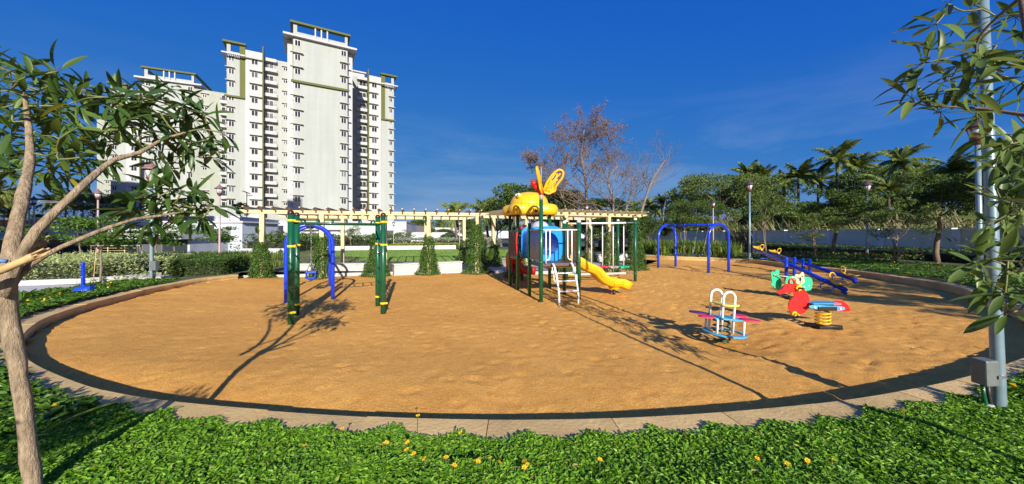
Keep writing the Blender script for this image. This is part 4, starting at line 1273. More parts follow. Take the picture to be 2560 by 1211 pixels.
# front rail with two hand loops
m = MB(); m.tube([(.05, -.01, 2.0), (W - .05, -.01, 2.0)], .019, 12); fr_ = m.build('front_rail', m_white, pt)
for xs in ((.14, .26), (.80, .93)):
    x0, x1 = xs; r_ = .06
    long_, short_ = (x0, x1) if xs[0] < .5 else (x1, x0)
    sg = 1 if short_ > long_ else -1
    m = MB(); m.tube([(long_, -.01, 2.0), (long_, -.01, DZ)], .018, 12)
    m.tube([(short_, -.01, 2.0), (short_, -.01, 1.26), (short_ - sg * .02, -.01, 1.19), (short_ - sg * .06, -.01, 1.16), (long_, -.01, 1.15)], .018, 12)
    m.build('hand_loop', m_white, fr_)
# ladder
for i, x in enumerate((.335, .90)):
    pts = [(x, .03, DZ - .02), (x, -.06, DZ - .02), (x, -.16, DZ - .1), (x, -.30, .72), (x, -.42, .42), (x, -.47, .2), (x, -.475, -.1)]
    m = MB(); m.tube(spline([Vector(p) for p in pts], .08), .028, 12); lr = m.build('ladder_rail', m_white, pt)
for y, z in ((-.20, .80), (-.315, .60), (-.44, .34)):
    m = MB(); m.tube([(.335, y, z), (.90, y, z)], .02, 10); m.build('rung', m_white, pt)
    if z > .5:
        m = MB(); m.tube([(.30, y, z - .03), (.27, y + .05, z + .05), (.27, y + .05, z + .17)], .014, 8); m.build('rung_bracket', m_white, pt); m = MB(); m.tube([(.93, y, z - .03), (.96, y + .05, z + .05), (.96, y + .05, z + .17)], .014, 8); m.build('rung_bracket', m_white, pt)
# barred side panel between P4 and P3
pb = []
m = MB(); m.bbox((-.02, .07, 1.98), (.02, V1 - .07, 2.02), .008); m.bbox((-.02, .07, 1.12), (.02, V1 - .07, 1.16), .008); gp_ = m.build('side_panel', m_greyp, pt)
for i in range(11):
    y = .11 + (V1 - .22) * i / 10
    m = MB(); m.tube([(0, y, 1.16), (0, y, 1.98)], .014, 8); m.build('bar', m_greyp, gp_)
m = MB(); ring(m, .17, .17, .06, -.02, .02, 24, Matrix.Translation((.03, V1 * .62, 1.5)) @ Matrix.Rotation(R(90), 4, 'Y')); m.build('disc', m_brownp, gp_)
# brown ridged panel between P2 and P1
m = MB(); m.bbox((-.03, V2 + .06, 1.02), (.02, V3 - .06, 2.02), .02); br = m.build('rear_panel', m_brownp, pt)
for i in range(5):
    y = V2 + .17 + i * .145
    m = MB(); m.bbox((-.05, y, 1.12), (-.028, y + .07, 1.84), .01); m.build('ridge', m_brownp, br)
m = MB(); m.tube([(-.032, V2 + .2, 1.80), (-.04, V2 + .3, 1.93), (-.04, V2 + .47, 1.97), (-.04, V2 + .63, 1.93), (-.032, V2 + .73, 1.80)], .022, 8); m.build('ridge_arch', m_brownp, br)
# blue tunnel between V1 and V2
cx, cz, ri = W / 2 + .02, 1.585, .365
def tunnel_end(y0, y1):
    """square-shouldered end plate with a round hole"""
    n = 32; m = MB(); vs = []
    for i in range(n):
        q = 2 * math.pi * i / n
        c_, s_ = math.cos(q), math.sin(q)
        sup = (abs(c_) ** 5 + abs(s_) ** 5) ** (-.2)
        ox, oz = .495 * c_ * sup, .535 * s_ * sup
        for (x, z_, y) in ((ri * c_, ri * s_, y0), (ox, oz, y0), (ox, oz, y1), (ri * c_, ri * s_, y1)):
            vs.append((cx + x, y, cz + z_))
    fs = []
    for i in range(n):
        j = (i + 1) % n
        for k in range(4): fs.append((i * 4 + k, i * 4 + (k + 1) % 4, j * 4 + (k + 1) % 4, j * 4 + k))
    m.add(vs, fs, False); return m.build('end_plate', m_sky, tun)
n = 32
m = MB(); vs = []
for y in (V1 + .1, V1 + .2, V2 - .2, V2 - .1):
    for i in range(n):
        q = 2 * math.pi * i / n; sup = (abs(math.cos(q)) ** 4 + abs(math.sin(q)) ** 4) ** (-.25)
        k = 1.0 if y in (V1 + .1, V2 - .1) else .97
        vs.append((cx + .47 * math.cos(q) * sup * k, y, cz + .50 * math.sin(q) * sup * k))
no = len(vs)
for y in (V1 + .1, V2 - .1):
    for i in range(n):
        q = 2 * math.pi * i / n; vs.append((cx + ri * math.cos(q), y, cz + ri * math.sin(q)))
fs = []
for a in range(3):
    for i in range(n): fs.append((a * n + i, a * n + (i + 1) % n, (a + 1) * n + (i + 1) % n, (a + 1) * n + i))
for i in range(n): fs.append((no + i, no + n + i, no + n + (i + 1) % n, no + (i + 1) % n))
m.add(vs, fs, True); tun = m.build('tunnel', m_sky, pt)
tunnel_end(V1 + .0, V1 + .1); tunnel_end(V2 - .1, V2)
m = MB(); m.lathe([(.30, 0), (.29, .07), (.25, .15), (.18, .21), (.09, .245), (0, .255)], 24, Matrix.Translation((cx - .02, (V1 + V2) / 2, cz + .47))); m.build('bubble_window', m_clear, tun)
m = MB(); m.lathe([(.34, 0), (.34, .05), (.29, .06)], 24, Matrix.Translation((cx - .02, (V1 + V2) / 2, cz + .45))); m.build('window_rim', m_sky, tun)
for i in range(8):
    q = 2 * math.pi * (i + .5) / 8
    m = MB(); m.lathe([(.014, 0), (.012, .01), (0, .013)], 8, Matrix.Translation((cx + .43 * math.cos(q), V1, cz + .44 * math.sin(q))) @ Matrix.Rotation(R(90), 4, 'X')); m.build('bolt', m_steel, tun)
# red hood and red curved slide at the back
m = MB(); pts = [(-.02, V2 - .02, 1.2), (-.03, V2 - .02, 1.85), (.08, V2 - .03, 2.08), (.30, V2 - .03, 2.16)]
m.tube(spline([Vector(p) for p in pts], .06), .035, 10); m.build('red_hood', m_red, pt)
m = MB(); m.bbox((.14, .42, 1.2), (.19, .6, 1.78), .02); m.build('red_post', m_red, pt)
def slide(path, wd, wall, mt, par, name, thick=.035):
    P_ = spline([Vector(p) for p in path], .09); m = MB(); vs = []
    k = len(P_)
    prof = [(-wd/2 - .05, wall + .0), (-wd/2 - .015, wall + .02), (-wd/2 + .02, wall - .03), (-wd/2 + .06, .03), (-wd/4, 0), (0, .012), (wd/4, 0), (wd/2 - .06, .03), (wd/2 - .02, wall - .03), (wd/2 + .015, wall + .02), (wd/2 + .05, wall), (wd/2 + .04, -.05), (wd/4, -.05 - thick), (-wd/4, -.05 - thick), (-wd/2 - .04, -.05)]
    for i in range(k):
        d = (P_[min(i + 1, k - 1)] - P_[max(i - 1, 0)]).normalized()
        s_ = Vector((-d.y, d.x, 0)).normalized(); up = d.cross(s_); 
        if up.z < 0: up = -up
        for (a, b) in prof: vs.append(P_[i] + s_ * a + up * b)
    q = len(prof); fs = []
    for i in range(k - 1):
        for j in range(q): fs.append((i * q + j, i * q + (j + 1) % q, (i + 1) * q + (j + 1) % q, (i + 1) * q + j))
    fs.append(tuple(reversed(range(q)))); fs.append(tuple((k - 1) * q + j for j in range(q)))
    m.add(vs, fs, True)
    return m.build(name, mt, par), P_
ys = .48
yslide, ypath = slide([(W - .02, ys, 1.06), (W + .12, ys, 1.04), (W + .42, ys, .86), (W + .72, ys, .74), (W + 1.0, ys, .48), (W + 1.3, ys, .35), (W + 1.62, ys, .33), (W + 1.86, ys, .22)], .46, .17, m_yellow, pt, 'yellow_slide')
# moulded ribs on the outer face of the slide
m = MB()
for dz in (.04, .10):
    m.tube([p + Vector((0, -.285, dz)) for p in ypath[3:-2]], .016, 8)
for i in range(5, len(ypath) - 3, 5): m.tube([ypath[i] + Vector((0, -.285, -.02)), ypath[i] + Vector((.03, -.285, .14))], .016, 8)
m.build('moulded_rib', m_yellow, yslide)
m = MB(); m.lathe([(.16, .18), (.17, .26), (.17, .36), (.12, .38)], 18, Matrix.Translation((W + 1.45, ys, 0))); m.build('slide_foot', m_yellow, yslide)
m = MB(); m.tube([(W + 1.45, ys, -.1), (W + 1.45, ys, .2)], .045, 14); m.build('support', m_black, yslide)
# arched yellow entry panel on the slide side
pp = [(.12, 1.02), (.12, 1.95), (.18, 2.04), (.32, 2.06), (.38, 2.12), (.49, 2.16), (.60, 2.12), (.66, 2.06), (.80, 2.04), (.86, 1.95), (.86, 1.02), (.62, 1.02), (.62, 1.45), (.58, 1.56), (.49, 1.6), (.40, 1.56), (.36, 1.45), (.36, 1.02)]
m = MB(); Mx = Matrix.Translation((W + .0, 0, 0)) @ Matrix.Rotation(R(90), 4, 'Z')
m.prism(pp, -.035, .035, Mx); m.build('slide_arch', m_yellow, pt)
m = MB(); m.bbox((W - .03, V1 + .03, 1.0), (W + .03, V1 + .1, 1.8), .02); m.build('slide_arch_edge', m_yellow, pt)
m = MB(); m.tube([(.2, .3, .93), (W - .1, .3, .93)], .03, 10); m.build('deck_beam', m_yellow, pt)
rs, rpth = slide([(.32, V3 - .02, 1.06), (.30, V3 + .30, 1.0), (.36, V3 + .75, .72), (.58, V3 + 1.15, .45), (1.0, V3 + 1.42, .34), (1.4, V3 + 1.45, .30)], .5, .22, m_redd, pt, 'red_slide')
for q in (rpth[6], rpth[len(rpth) - 6]):
    m = MB(); m.tube([(q.x, q.y, -.1), (q.x, q.y, q.z - .06)], .035, 12); m.build('support', m_black, rs)
# roof: rounded animal shape with four paws, arched notches and two eyes
rc = Vector((W / 2, (V2 + V3) / 2, 0))
def lobes(q, z):
    k = abs(math.cos(2 * q - math.pi / 2)) ** 3
    nt_ = 1 + .30 * k
    return nt_
m = MB(); n = 72
prof = [(.66, 2.52), (.74, 2.55), (.77, 2.66), (.765, 2.78), (.73, 2.86), (.66, 2.90), (.60, 2.915)]
vs = []
for (r_, z_) in prof:
    for j in range(n):
        q = 2 * math.pi * j / n
        k = 1.0 + .36 * max(0, math.sin(2 * q)) ** 2.0 if math.sin(2 * q) > 0 else 1.0 + .36 * (-math.sin(2 * q)) ** 2.0
        zz = z_
        # arched notch in the middle of each side
        a = min(abs(((q - b_ + math.pi) % (2 * math.pi)) - math.pi) for b_ in (0, math.pi / 2, math.pi, 3 * math.pi / 2))
        if z_ < 2.7: zz = z_ + .17 * max(0, 1 - (a / .17) ** 2) ** .5 * (2.7 - z_) / .18 if a < .17 else z_
        vs.append(rc + Vector((r_ * k * math.cos(q), r_ * k * math.sin(q), zz)))
fs = []
for i in range(len(prof) - 1):
    for j in range(n): fs.append((i * n + j, i * n + (j + 1) % n, (i + 1) * n + (j + 1) % n, (i + 1) * n + j))
m.add(vs, fs, True)
m.add([rc + Vector((.86 * math.cos(2 * math.pi * j / n), .86 * math.sin(2 * math.pi * j / n), 2.60)) for j in range(n)], [tuple(reversed(range(n)))])
m.lathe([(.70, 2.86), (.67, 2.95), (.64, 3.05), (.58, 3.16), (.48, 3.25), (.34, 3.31), (.17, 3.34), (0, 3.35)], 40, Matrix.Translation(rc))
roof = m.build('roof', m_yellow, pt)
for sx_ in (-.12, .12):
    c_ = rc + Vector((-.48, sx_ - .22, 3.16))
    m = MB(); m.lathe([(.0, -.1), (.07, -.075), (.1, 0), (.07, .075), (0, .1)], 14, Matrix.Translation(c_)); e_ = m.build('eye', m_yellow, roof)
    m = MB(); m.lathe([(.055, 0), (.05, .03), (.03, .05), (0, .058)], 12, Matrix.Translation(c_ + Vector((-.04, -.06, .045))) @ Matrix.Rotation(R(55), 4, 'X')); m.build('eyeball', m_white, e_)
# butterfly on the tall post
bo = MB()
Mb = Matrix.Translation((0, 0, 3.0)) @ Matrix.Rotation(R(-150), 4, 'Z')
bo.lathe([(0, -.02), (.06, .0), (.085, .06), (.07, .16), (.045, .2), (.06, .25), (.075, .32), (.05, .39), (0, .42)], 14, Matrix.Translation((0.05, 0, 2.99)) @ Matrix.Rotation(R(-48), 4, 'Y'))
for a in ((-.03, .08), (.06, .1), (.14, .06)):
    bo.lathe([(0, -.06), (.035, -.03), (.04, .02), (0, .06)], 10, Matrix.Translation((-.06 + a[0] * .5, -.05, 2.98 + a[1])))
bfy = bo.build('butterfly', m_red, pt)
m = MB(); m.lathe([(0, -.09), (.06, -.06), (.09, 0), (.06, .06), (0, .09)], 14, Matrix.Translation((-.24, -.05, 3.27))); m.build('head', m_red, bfy)
m = MB(); m.tube([(0, -.02, 3.3), (.0, .0, 3.75)], .008, 6); m.build('antenna', m_yellow, bfy)
m_wing = mat('wing_plastic', (.80, .40, .010), .38, var=.06, vs=6)
def wing(M, name):
    outl = spline([Vector(p) for p in ((0, 0, 0), (.10, 0, .24), (.26, 0, .48), (.44, 0, .60), (.54, 0, .55), (.53, 0, .40), (.42, 0, .24), (.34, 0, .12), (.33, 0, .02), (.24, 0, -.02), (.16, 0, -.06), (0, 0, 0))], .05)
    m = MB(); m.tube([M @ p for p in outl], .032, 8, closed=False)
    m.prism([(.01, .0), (.10, .22), (.22, .34), (.30, .24), (.36, .12), (.32, .02), (.24, -.01), (.16, -.05)], -.008, .008, M)
    for a, b in (((0.02, 0.02), (.47, .5)), ((.05, .05), (.40, .34)), ((.05, .0), (.33, .10)), ((.12, .2), (.33, .5)), ((.22, .08), (.2, .38)), ((.30, .12), (.38, .50)), ((.16, -.03), (.2, .2))):
        m.tube([M @ Vector((a[0], 0, a[1])), M @ Vector((b[0], 0, b[1]))], .024, 6)
    return m.build(name, m_wing, bfy)
wing(Matrix.Translation((.06, 0, 3.06)) @ Matrix.Rotation(R(-14), 4, 'Z') @ Matrix.Rotation(R(8), 4, 'X'), 'wing')
wing(Matrix(((-.42, -.7, -.10, .04), (-.62, .5, .05, .02), (.06, 0, 1.0, 3.06), (0, 0, 0, 1))), 'wing')

# ------------------------------------------------------------------ stepping discs beside the tower
S0 = G(1416.5, 705.2)
sd_ = empty('stepping_discs', S0, 0, 'row of flower-shaped stepping discs hung on white rods between green posts', 'play structure')
E1 = G(1588, 703.6) - S0; Pp = G(1449, 706.5) - S0; Pq = G(1545, 689) - S0
for p, h in ((Vector((0, 0, 0)), 2.38), (E1, 2.46), (Pp, 2.45), (Pq, 2.48)): post('post', sd_, p, .06, h, m_green, m_white)
for z, mt in ((2.3, m_white), (.30, m_white)):
    m = MB(); m.tube([E1 * .02 + Vector((0, 0, z - .02)), E1 * .86 + Vector((0, 0, z + .02))], .035, 14); bm_ = m.build('beam', mt, sd_)
    m = MB(); m.tube([E1 * .86 + Vector((0, 0, z + .02)), E1 * .995 + Vector((0, 0, z + .03))], .026, 12); m.build('coupler', m_gbox, bm_)
    m = MB(); m.lathe([(.036, -.05), (.045, -.05), (.045, .05), (.036, .05)], 14, Matrix.Translation(E1 * .06 + Vector((0, 0, z - .02))) @ E1.to_track_quat('Z', 'Y').to_matrix().to_4x4()); m.build('clamp', m_yellow, bm_)
    m = MB(); m.lathe([(.061, z - .04), (.072, z - .04), (.072, z + .04), (.061, z + .04)], 16, Matrix.Translation(E1)); m.build('collar', m_greend, sd_)
for t, mt in ((.24, m_yellow), (.36, m_sky), (.52, m_pink), (.675, m_greyrose), (.83, m_gplast)):
    c_ = E1 * t
    if t > .3:
        m = MB(); m.tube([c_ + Vector((0, 0, .60)), c_ + Vector((0, 0, 2.18))], .020, 12); rod = m.build('rod', m_white, sd_)
        m = MB(); chain(m, c_ + Vector((0, 0, 2.17)), c_ + Vector((0, 0, 2.28)), .01, .04); m.build('link', m_steel, rod)
    vs = []
    m = MB(); n = 40
    for (rr_, zz) in ((.04, .62), (.12, .60), (.19, .575), (.20, .56), (.19, .55), (.1, .57), (.03, .575)):
        for j in range(n):
            q = 2 * math.pi * j / n; k = 1 + .16 * math.cos(5 * q) * (rr_ / .2)
            vs.append((c_.x + rr_ * k * math.cos(q), c_.y + rr_ * k * math.sin(q), zz + .03 * math.cos(5 * q) * (rr_ / .2) ** 2 - (.02 if t < .4 else 0)))
    fs = [(i * n + j, i * n + (j + 1) % n, (i + 1) * n + (j + 1) % n, (i + 1) * n + j) for i in range(6) for j in range(n)]
    fs.append(tuple(reversed(range(n)))); fs.append(tuple(6 * n + j for j in range(n)))
    m.add(vs, fs, True); ds = m.build('disc_seat', mt, sd_)
    m = MB(); chain(m, c_ + Vector((0, 0, .57)), c_ + Vector((0, 0, .33)), .01, .05); m.build('link', m_steel, ds)

# ------------------------------------------------------------------ pergolas
def pergola(name, O, U, Vv, front, rear, u0, u1, depth, label, n_raf, H=2.88, zb=PAVE):
    r = empty(name, O, math.atan2(U.y, U.x), label, 'pergola', 'cream timber pergolas')
    for vv, lst in ((0, front), (depth, rear)):
        for u in lst:
            m = MB(); m.bbox((u - .09, vv - .09, -.2 if vv == 0 else zb - .1), (u + .09, vv + .09, H - .10), .012); p_ = m.build('post', m_cream, r)
            m = MB(); m.bbox((u - .11, vv - .11, -.1), (u + .11, vv + .11, zb + .12), .012); m.build('post_foot', m_cream, p_)
        # beam with tapered tips
        m = MB(); m.prism([(u0, H), (u1, H), (u1 - .02, H - .035), (u1 - .55, H - .16), (u0 + .55, H - .16), (u0 + .02, H - .035)], vv - .075, vv + .075); m.build('beam', m_cream, r)
    for i in range(n_raf):
        u = u0 + .45 + (u1 - u0 - .9) * i / (n_raf - 1)
        m = MB()
        pp = [(-.55, H + .125), (depth + .5, H + .125), (depth + .5, H + .09), (depth + .2, H - .03), (-.25, H - .03), (-.55, H + .085)]
        m.prism(pp, -.03, .03, Matrix.Translation((u, 0, 0)) @ Matrix.Rotation(R(90), 4, 'Z')); m.build('rafter', m_cream, r)
    return r
pergola('pergola', OL, UL, VL, (0, 2.25, 4.5, 6.75, 9.0), (0, 2.25, 4.5, 6.75, 9.0), -.95, 9.6, 4.6, 'long cream pergola between the sand and the lawn, left of the play tower', 20)
pergola('pergola', OR, UR, VR, (-2.2, .4, 3.0, 4.7), (-1.5, .55, 3.0, 5.1), -2.7, 5.6, 4.2, 'cream pergola behind the play tower, partly hidden by the yellow roof', 17, 2.9)

# blue bin and post on the ground cover at left
db = G(207, 742, .27)
bn = empty('litter_bin', db, R(6), 'blue dolphin-shaped plastic bin lying beside the kerb', 'bin')
m = MB(); Mx = Matrix.Translation((0, 0, .13)) @ Matrix.Rotation(R(-90), 4, 'Y')
m.lathe([(.0, -.22), (.10, -.21), (.125, -.15), (.13, -.03), (.125, .06), (.10, .14), (.06, .20), (.02, .235), (0, .24)], 20, Mx, rad=lambda q, z: 1 + .12 * math.cos(q)); m.build('body', m_blued, bn)
m = MB(); m.lathe([(.128, -.11), (.142, -.105), (.142, -.075), (.130, -.07)], 20, Mx); m.build('rim', m_blue, bn)
m = MB(); m.prism([(-.05, .22), (.02, .30), (.06, .30), (.05, .23)], -.02, .02); m.prism([(.16, .22), (.22, .30), (.22, .16)], -.06, .06); m.build('fin', m_blued, bn)
bpst = empty('marker_post', G(206, 730, .27), R(-10), 'upright blue perforated metal strip behind the blue bin', 'post')
m = MB(); m.bbox((-.04, -.012, -.1), (.04, .012, .82), .004); m.box((-.04, .012, -.1), (-.03, .04, .82)); m.box((.03, .012, -.1), (.04, .04, .82)); bs_ = m.build('strip', m_blue, bpst)
for z in (.78, .42, .06):
    for x in (-.018, .012):
        m = MB(); m.lathe([(.006, 0), (.006, .002)], 8, Matrix.Translation((x, -.0125, z)) @ Matrix.Rotation(R(90), 4, 'X')); m.build('bolt', m_white, bs_)
bn['label'] = 'blue pointed plastic bin lying on the ground cover beside the kerb'
# ------------------------------------------------------------------ lamp posts
def lamp(name, loc, H, label, polem=m_pole, hatm=m_hat, r=.055, s=.9, box=False, lean=None, group='park lamp posts with conical hats'):
    t = empty(name, loc, 0, label, 'lamp post', group)
    if lean: t.rotation_euler = lean
    m = MB(); m.tube([(0, 0, -.1), (0, 0, .05), (0, 0, H * .3), (0, 0, H - .78 * s)], [r * 1.15, r * 1.15, r, r * .85], 16); m.build('pole', polem, t)
    m = MB(); m.bbox((-r * 2, -r * 2, -.05), (r * 2, r * 2, .025), .006); m.build('base_plate', polem, t)
    b = H - .78 * s
    m = MB(); m.lathe([(r, b - .05), (.09 * s, b), (.15 * s, b + .09 * s), (.16 * s, b + .14 * s), (.145 * s, b + .16 * s)], 18); m.build('bowl', m_bowl, t)
    m = MB(); m.lathe([(.13 * s, b + .16 * s), (.15 * s, b + .28 * s), (.2 * s, b + .44 * s)], 18); g = m.build('glass', m_lglass, t)
    m = MB()
    for i in range(6):
        q = 2 * math.pi * i / 6
        m.tube([(.135 * s * math.cos(q), .135 * s * math.sin(q), b + .15 * s), (.207 * s * math.cos(q), .207 * s * math.sin(q), b + .45 * s)], .009 * s, 6)
    m.build('glass_rib', hatm, g)
    m = MB(); m.lathe([(.29 * s, b + .43 * s), (.30 * s, b + .455 * s), (.22 * s, b + .52 * s), (.12 * s, b + .62 * s), (.055 * s, b + .68 * s), (.05 * s, b + .71 * s), (.035 * s, b + .73 * s), (.022 * s, b + .78 * s), (0, b + .8 * s)], 22)
    m.lathe([(.0, b + .44 * s), (.29 * s, b + .43 * s)], 22); m.build('hat', hatm, t)
    if box:
        m = MB(); m.bbox((r + .01, -.12, .38), (r + .19, .03, .70), .012); bx = m.build('control_box', m_gbox, t)
        m = MB(); m.box((-r - .012, -r - .012, .52), (r + .012, -r - .002, .56)); m.build('strap', m_gbox, bx)
        m = MB(); m.tube([(r + .06, -.06, .39), (r + .06, -.06, .2), (r + .05, -.05, -.05)], .02, 10); m.tube([(r + .13, -.06, .39), (r + .12, -.06, .2), (r + .08, -.06, -.05)], .02, 10); m.build('conduit', m_black, bx)
    return t
GZ = .27
def lamp_px(x, ytop, Y, z0, *a, **k):
    p = PX(x, ytop, Y); return lamp('lamp_post', (p.x, Y, z0), p.z - z0, *a, **k)
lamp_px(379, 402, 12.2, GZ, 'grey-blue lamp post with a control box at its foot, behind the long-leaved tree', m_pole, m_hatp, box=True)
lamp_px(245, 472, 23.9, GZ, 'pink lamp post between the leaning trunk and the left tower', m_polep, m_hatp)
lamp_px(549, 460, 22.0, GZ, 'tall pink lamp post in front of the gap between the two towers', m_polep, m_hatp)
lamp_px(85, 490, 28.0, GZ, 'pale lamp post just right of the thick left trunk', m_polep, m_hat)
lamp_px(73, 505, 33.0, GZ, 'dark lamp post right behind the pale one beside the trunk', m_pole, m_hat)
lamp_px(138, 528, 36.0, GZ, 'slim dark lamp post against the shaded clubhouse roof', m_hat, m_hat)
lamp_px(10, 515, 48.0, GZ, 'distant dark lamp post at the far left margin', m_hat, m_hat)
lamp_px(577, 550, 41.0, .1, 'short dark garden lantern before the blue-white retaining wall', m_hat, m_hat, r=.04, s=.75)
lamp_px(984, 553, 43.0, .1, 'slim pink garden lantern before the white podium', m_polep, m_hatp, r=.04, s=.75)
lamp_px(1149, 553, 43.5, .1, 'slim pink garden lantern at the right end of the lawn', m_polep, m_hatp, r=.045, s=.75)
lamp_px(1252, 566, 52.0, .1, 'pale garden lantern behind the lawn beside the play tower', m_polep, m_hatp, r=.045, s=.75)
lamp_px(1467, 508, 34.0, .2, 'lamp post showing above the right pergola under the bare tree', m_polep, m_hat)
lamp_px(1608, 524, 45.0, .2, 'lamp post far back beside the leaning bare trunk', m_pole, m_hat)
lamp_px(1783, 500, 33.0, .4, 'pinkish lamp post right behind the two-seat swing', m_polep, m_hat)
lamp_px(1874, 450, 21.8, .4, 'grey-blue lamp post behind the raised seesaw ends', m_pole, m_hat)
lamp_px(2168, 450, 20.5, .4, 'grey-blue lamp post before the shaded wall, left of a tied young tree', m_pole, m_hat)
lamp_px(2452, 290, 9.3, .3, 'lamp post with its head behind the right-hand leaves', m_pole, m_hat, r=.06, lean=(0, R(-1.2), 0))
# near lamp post on the right, head above the picture
pb_ = G(2499, 1036, .27)
nl = lamp('lamp_post', pb_, 5.0, 'thick grey-blue lamp post in the right foreground with a grey control box', m_pole, m_hat, r=.040, lean=(0, R(-2.3), 0))
m = MB(); m.bbox((-.165, -.05, .27), (-.048, .07, .50), .012); bx = m.build('control_box', m_gbox, nl)
m = MB(); m.box((-.075, -.062, .34), (-.035, -.051, .37)); m.lathe([(.041, .34), (.046, .342), (.046, .375), (.041, .377)], 18); m.build('strap', m_gbox, bx)
for x in (-.13, -.085):
    m = MB(); m.tube([(x, .01, .27), (x + .005, .01, .18), (x + .012, .0, .08), (x + .012, .0, .02)], .016, 10); m.build('conduit', m_green if x < -.1 else m_black, bx)
m = MB(); m.lathe([(.036, -.05), (.036, .09), (.03, .095)], 14, Matrix.Translation((-.098, .0, 0))); m.build('conduit_sleeve', m_conc, bx)
m = MB(); m.bbox((-.34, -.10, -.1), (.07, .30, .012), .01); m.build('footing', m_conc, nl)
# solar street lamp by the tower
p = PX(617, 482, 58)
sl = empty('street_lamp', (p.x, 58, 3.6), 0, 'slim street lamp with a flat solar panel before the tower', 'lamp post')
m = MB(); m.tube([(0, 0, 0), (0, 0, p.z - 3.6)], .06, 8); m.build('pole', m_hat, sl)
m = MB(); m.box((-.55, -.3, -.03), (.55, .3, .03), Matrix.Translation((-.1, 0, p.z - 3.55)) @ Matrix.Rotation(R(22), 4, 'Y')); m.build('solar_panel', m_dark, sl)
m = MB(); m.box((0, -.08, p.z - 4.1), (.9, .08, p.z - 4.02)); m.build('lamp_head', m_dark, sl)
# cable poles and cables on the far left
for x, Y in ((55, 60), (207, 60)):
    q = PX(x, 505, Y); cpole = empty('utility_pole', (q.x, Y, 0), 0, 'thin dark utility pole on the left bank, ' + ('left of the thick trunk' if x < 100 else 'right of the thick trunk'), 'pole', 'utility poles on the left bank')
    m = MB(); m.tube([(0, 0, 0), (0, 0, q.z)], .08, 8); m.build('pole', m_hat, cpole)
cw = MB()
for dy in (0, .3):
    a, b, c_ = PX(-60, 500 + dy * 10, 60), PX(100, 502 + dy * 10, 60), PX(262, 512 + dy * 10, 60); cw.tube(spline([a, b, c_], 3), .03, 5)
tag(cw.build('cable', m_greyp), 'pair of thin cables strung across the left bank', 'cable')

# ------------------------------------------------------------------ leaf masses
def mass(name, P, D, size, mt, parent=None, asp=.42, fold=.25, loc=None, up=None):
    V, Fq = leaf_geo(P, D, size, asp, fold, up=up)
    return link_mesh(name, np_mesh(name, V, Fq, mt), parent, loc)
def rdir(n, up=.3, sp=1.0):
    d = nr.normal(size=(n, 3)) * sp; d[:, 2] = np.abs(d[:, 2]) * .6 + up; return d
# kerb outer line for bands
KO = [(p, Vector((d.y, -d.x, 0))) for p, d in (at_len(s_) for s_ in np.arange(0, al[-1], .1))]
KO = [(p, n_ if (p - C0).dot(n_) > 0 else -n_) for p, n_ in KO]
def rosette(P, k, size, mt, name, asp=.5, h=.0):
    n = len(P)
    a0 = nr.random(n) * 6.28
    PP = []; DD = []; SS = []
    for j in range(k):
        a = a0 + 6.283 * j / k + nr.normal(size=n) * .35
        el = nr.normal(size=n) * .3 + .25
        DD.append(np.stack([np.cos(a), np.sin(a), el], 1)); PP.append(P + np.stack([np.cos(a), np.sin(a), 0 * a], 1) * .008)
        SS.append(size * (.7 + .6 * nr.random(n)))
    V, Fq = leaf_geo(np.concatenate(PP), np.concatenate(DD), np.concatenate(SS), asp, .35)
    return np_mesh(name, V, Fq, mt)
# foreground ground cover
def front_cover(n):
    Y = 1.7 + 3.2 * nr.random(n * 5); X = -7.2 + 14.6 * nr.random(n * 5)
    k = np.abs(X) < Y * 1.52 + .3
    X = X[k]; Y = Y[k]
    ins_ = inside(X, Y)
    d = np.full(X.shape, 9.0)
    for p in KS[::4]: d = np.minimum(d, np.hypot(X - p.x, Y - p.y))
    edge = .30 + .10 * (value_noise(X * 2.1, Y * 2.1, 9) - .3)
    k = (~ins_) & (d > edge)
    X, Y, d = X[k][:n], Y[k][:n], d[k][:n]
    lift = sstep(.25, .9, d); Z = .27 + .035 + (.02 + .07 * lift) * value_noise(X * 1.9, Y * 1.9, 4) + (.02 + .035 * lift) * value_noise(X * 6, Y * 6, 5) + .025 * nr.random(len(X))
    return np.stack([X, Y, Z], 1)
Pc = front_cover(32000)
tag(link_mesh('ground_cover', rosette(Pc, 5, .035, lf_cov, 'ground_cover')), kind='stuff')
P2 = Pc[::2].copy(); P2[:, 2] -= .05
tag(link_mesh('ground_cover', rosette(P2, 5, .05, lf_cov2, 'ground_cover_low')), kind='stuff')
sv = MB()
for p in Pc[::9]:
    sv.tube([(p[0], p[1], .25), (p[0] + .01, p[1], p[2] + .01)], .0025, 3, cap=False)
tag(sv.build('stems', mat('cover_stem', (.12, .13, .04), .7)), kind='stuff')
# further bands along the kerb on both sides
def band_cover(sel, dmin, dmax, n, zadd=.0):
    K = [k for k in KO if sel(k[0])]
    i = nr.integers(0, len(K), n); d = dmin + (dmax - dmin) * nr.random(n)
    X = np.array([K[j][0].x + K[j][1].x * dd for j, dd in zip(i, d)]); Y = np.array([K[j][0].y + K[j][1].y * dd for j, dd in zip(i, d)])
    Z = gz(X, Y) + .04 + .10 * value_noise(X * 1.7, Y * 1.7, 4) + .05 * nr.random(n) + zadd
    return np.stack([X, Y, Z], 1)
lsel = lambda p: p.x < -3.5 and p.y < 12.2
rsel = lambda p: p.x > 4.5
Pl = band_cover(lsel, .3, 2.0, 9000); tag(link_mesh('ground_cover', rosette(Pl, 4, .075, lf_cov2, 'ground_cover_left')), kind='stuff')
Pr_ = band_cover(rsel, .3, 4.5, 14000); tag(link_mesh('ground_cover', rosette(Pr_, 4, .09, lf_cov2, 'ground_cover_right')), kind='stuff')

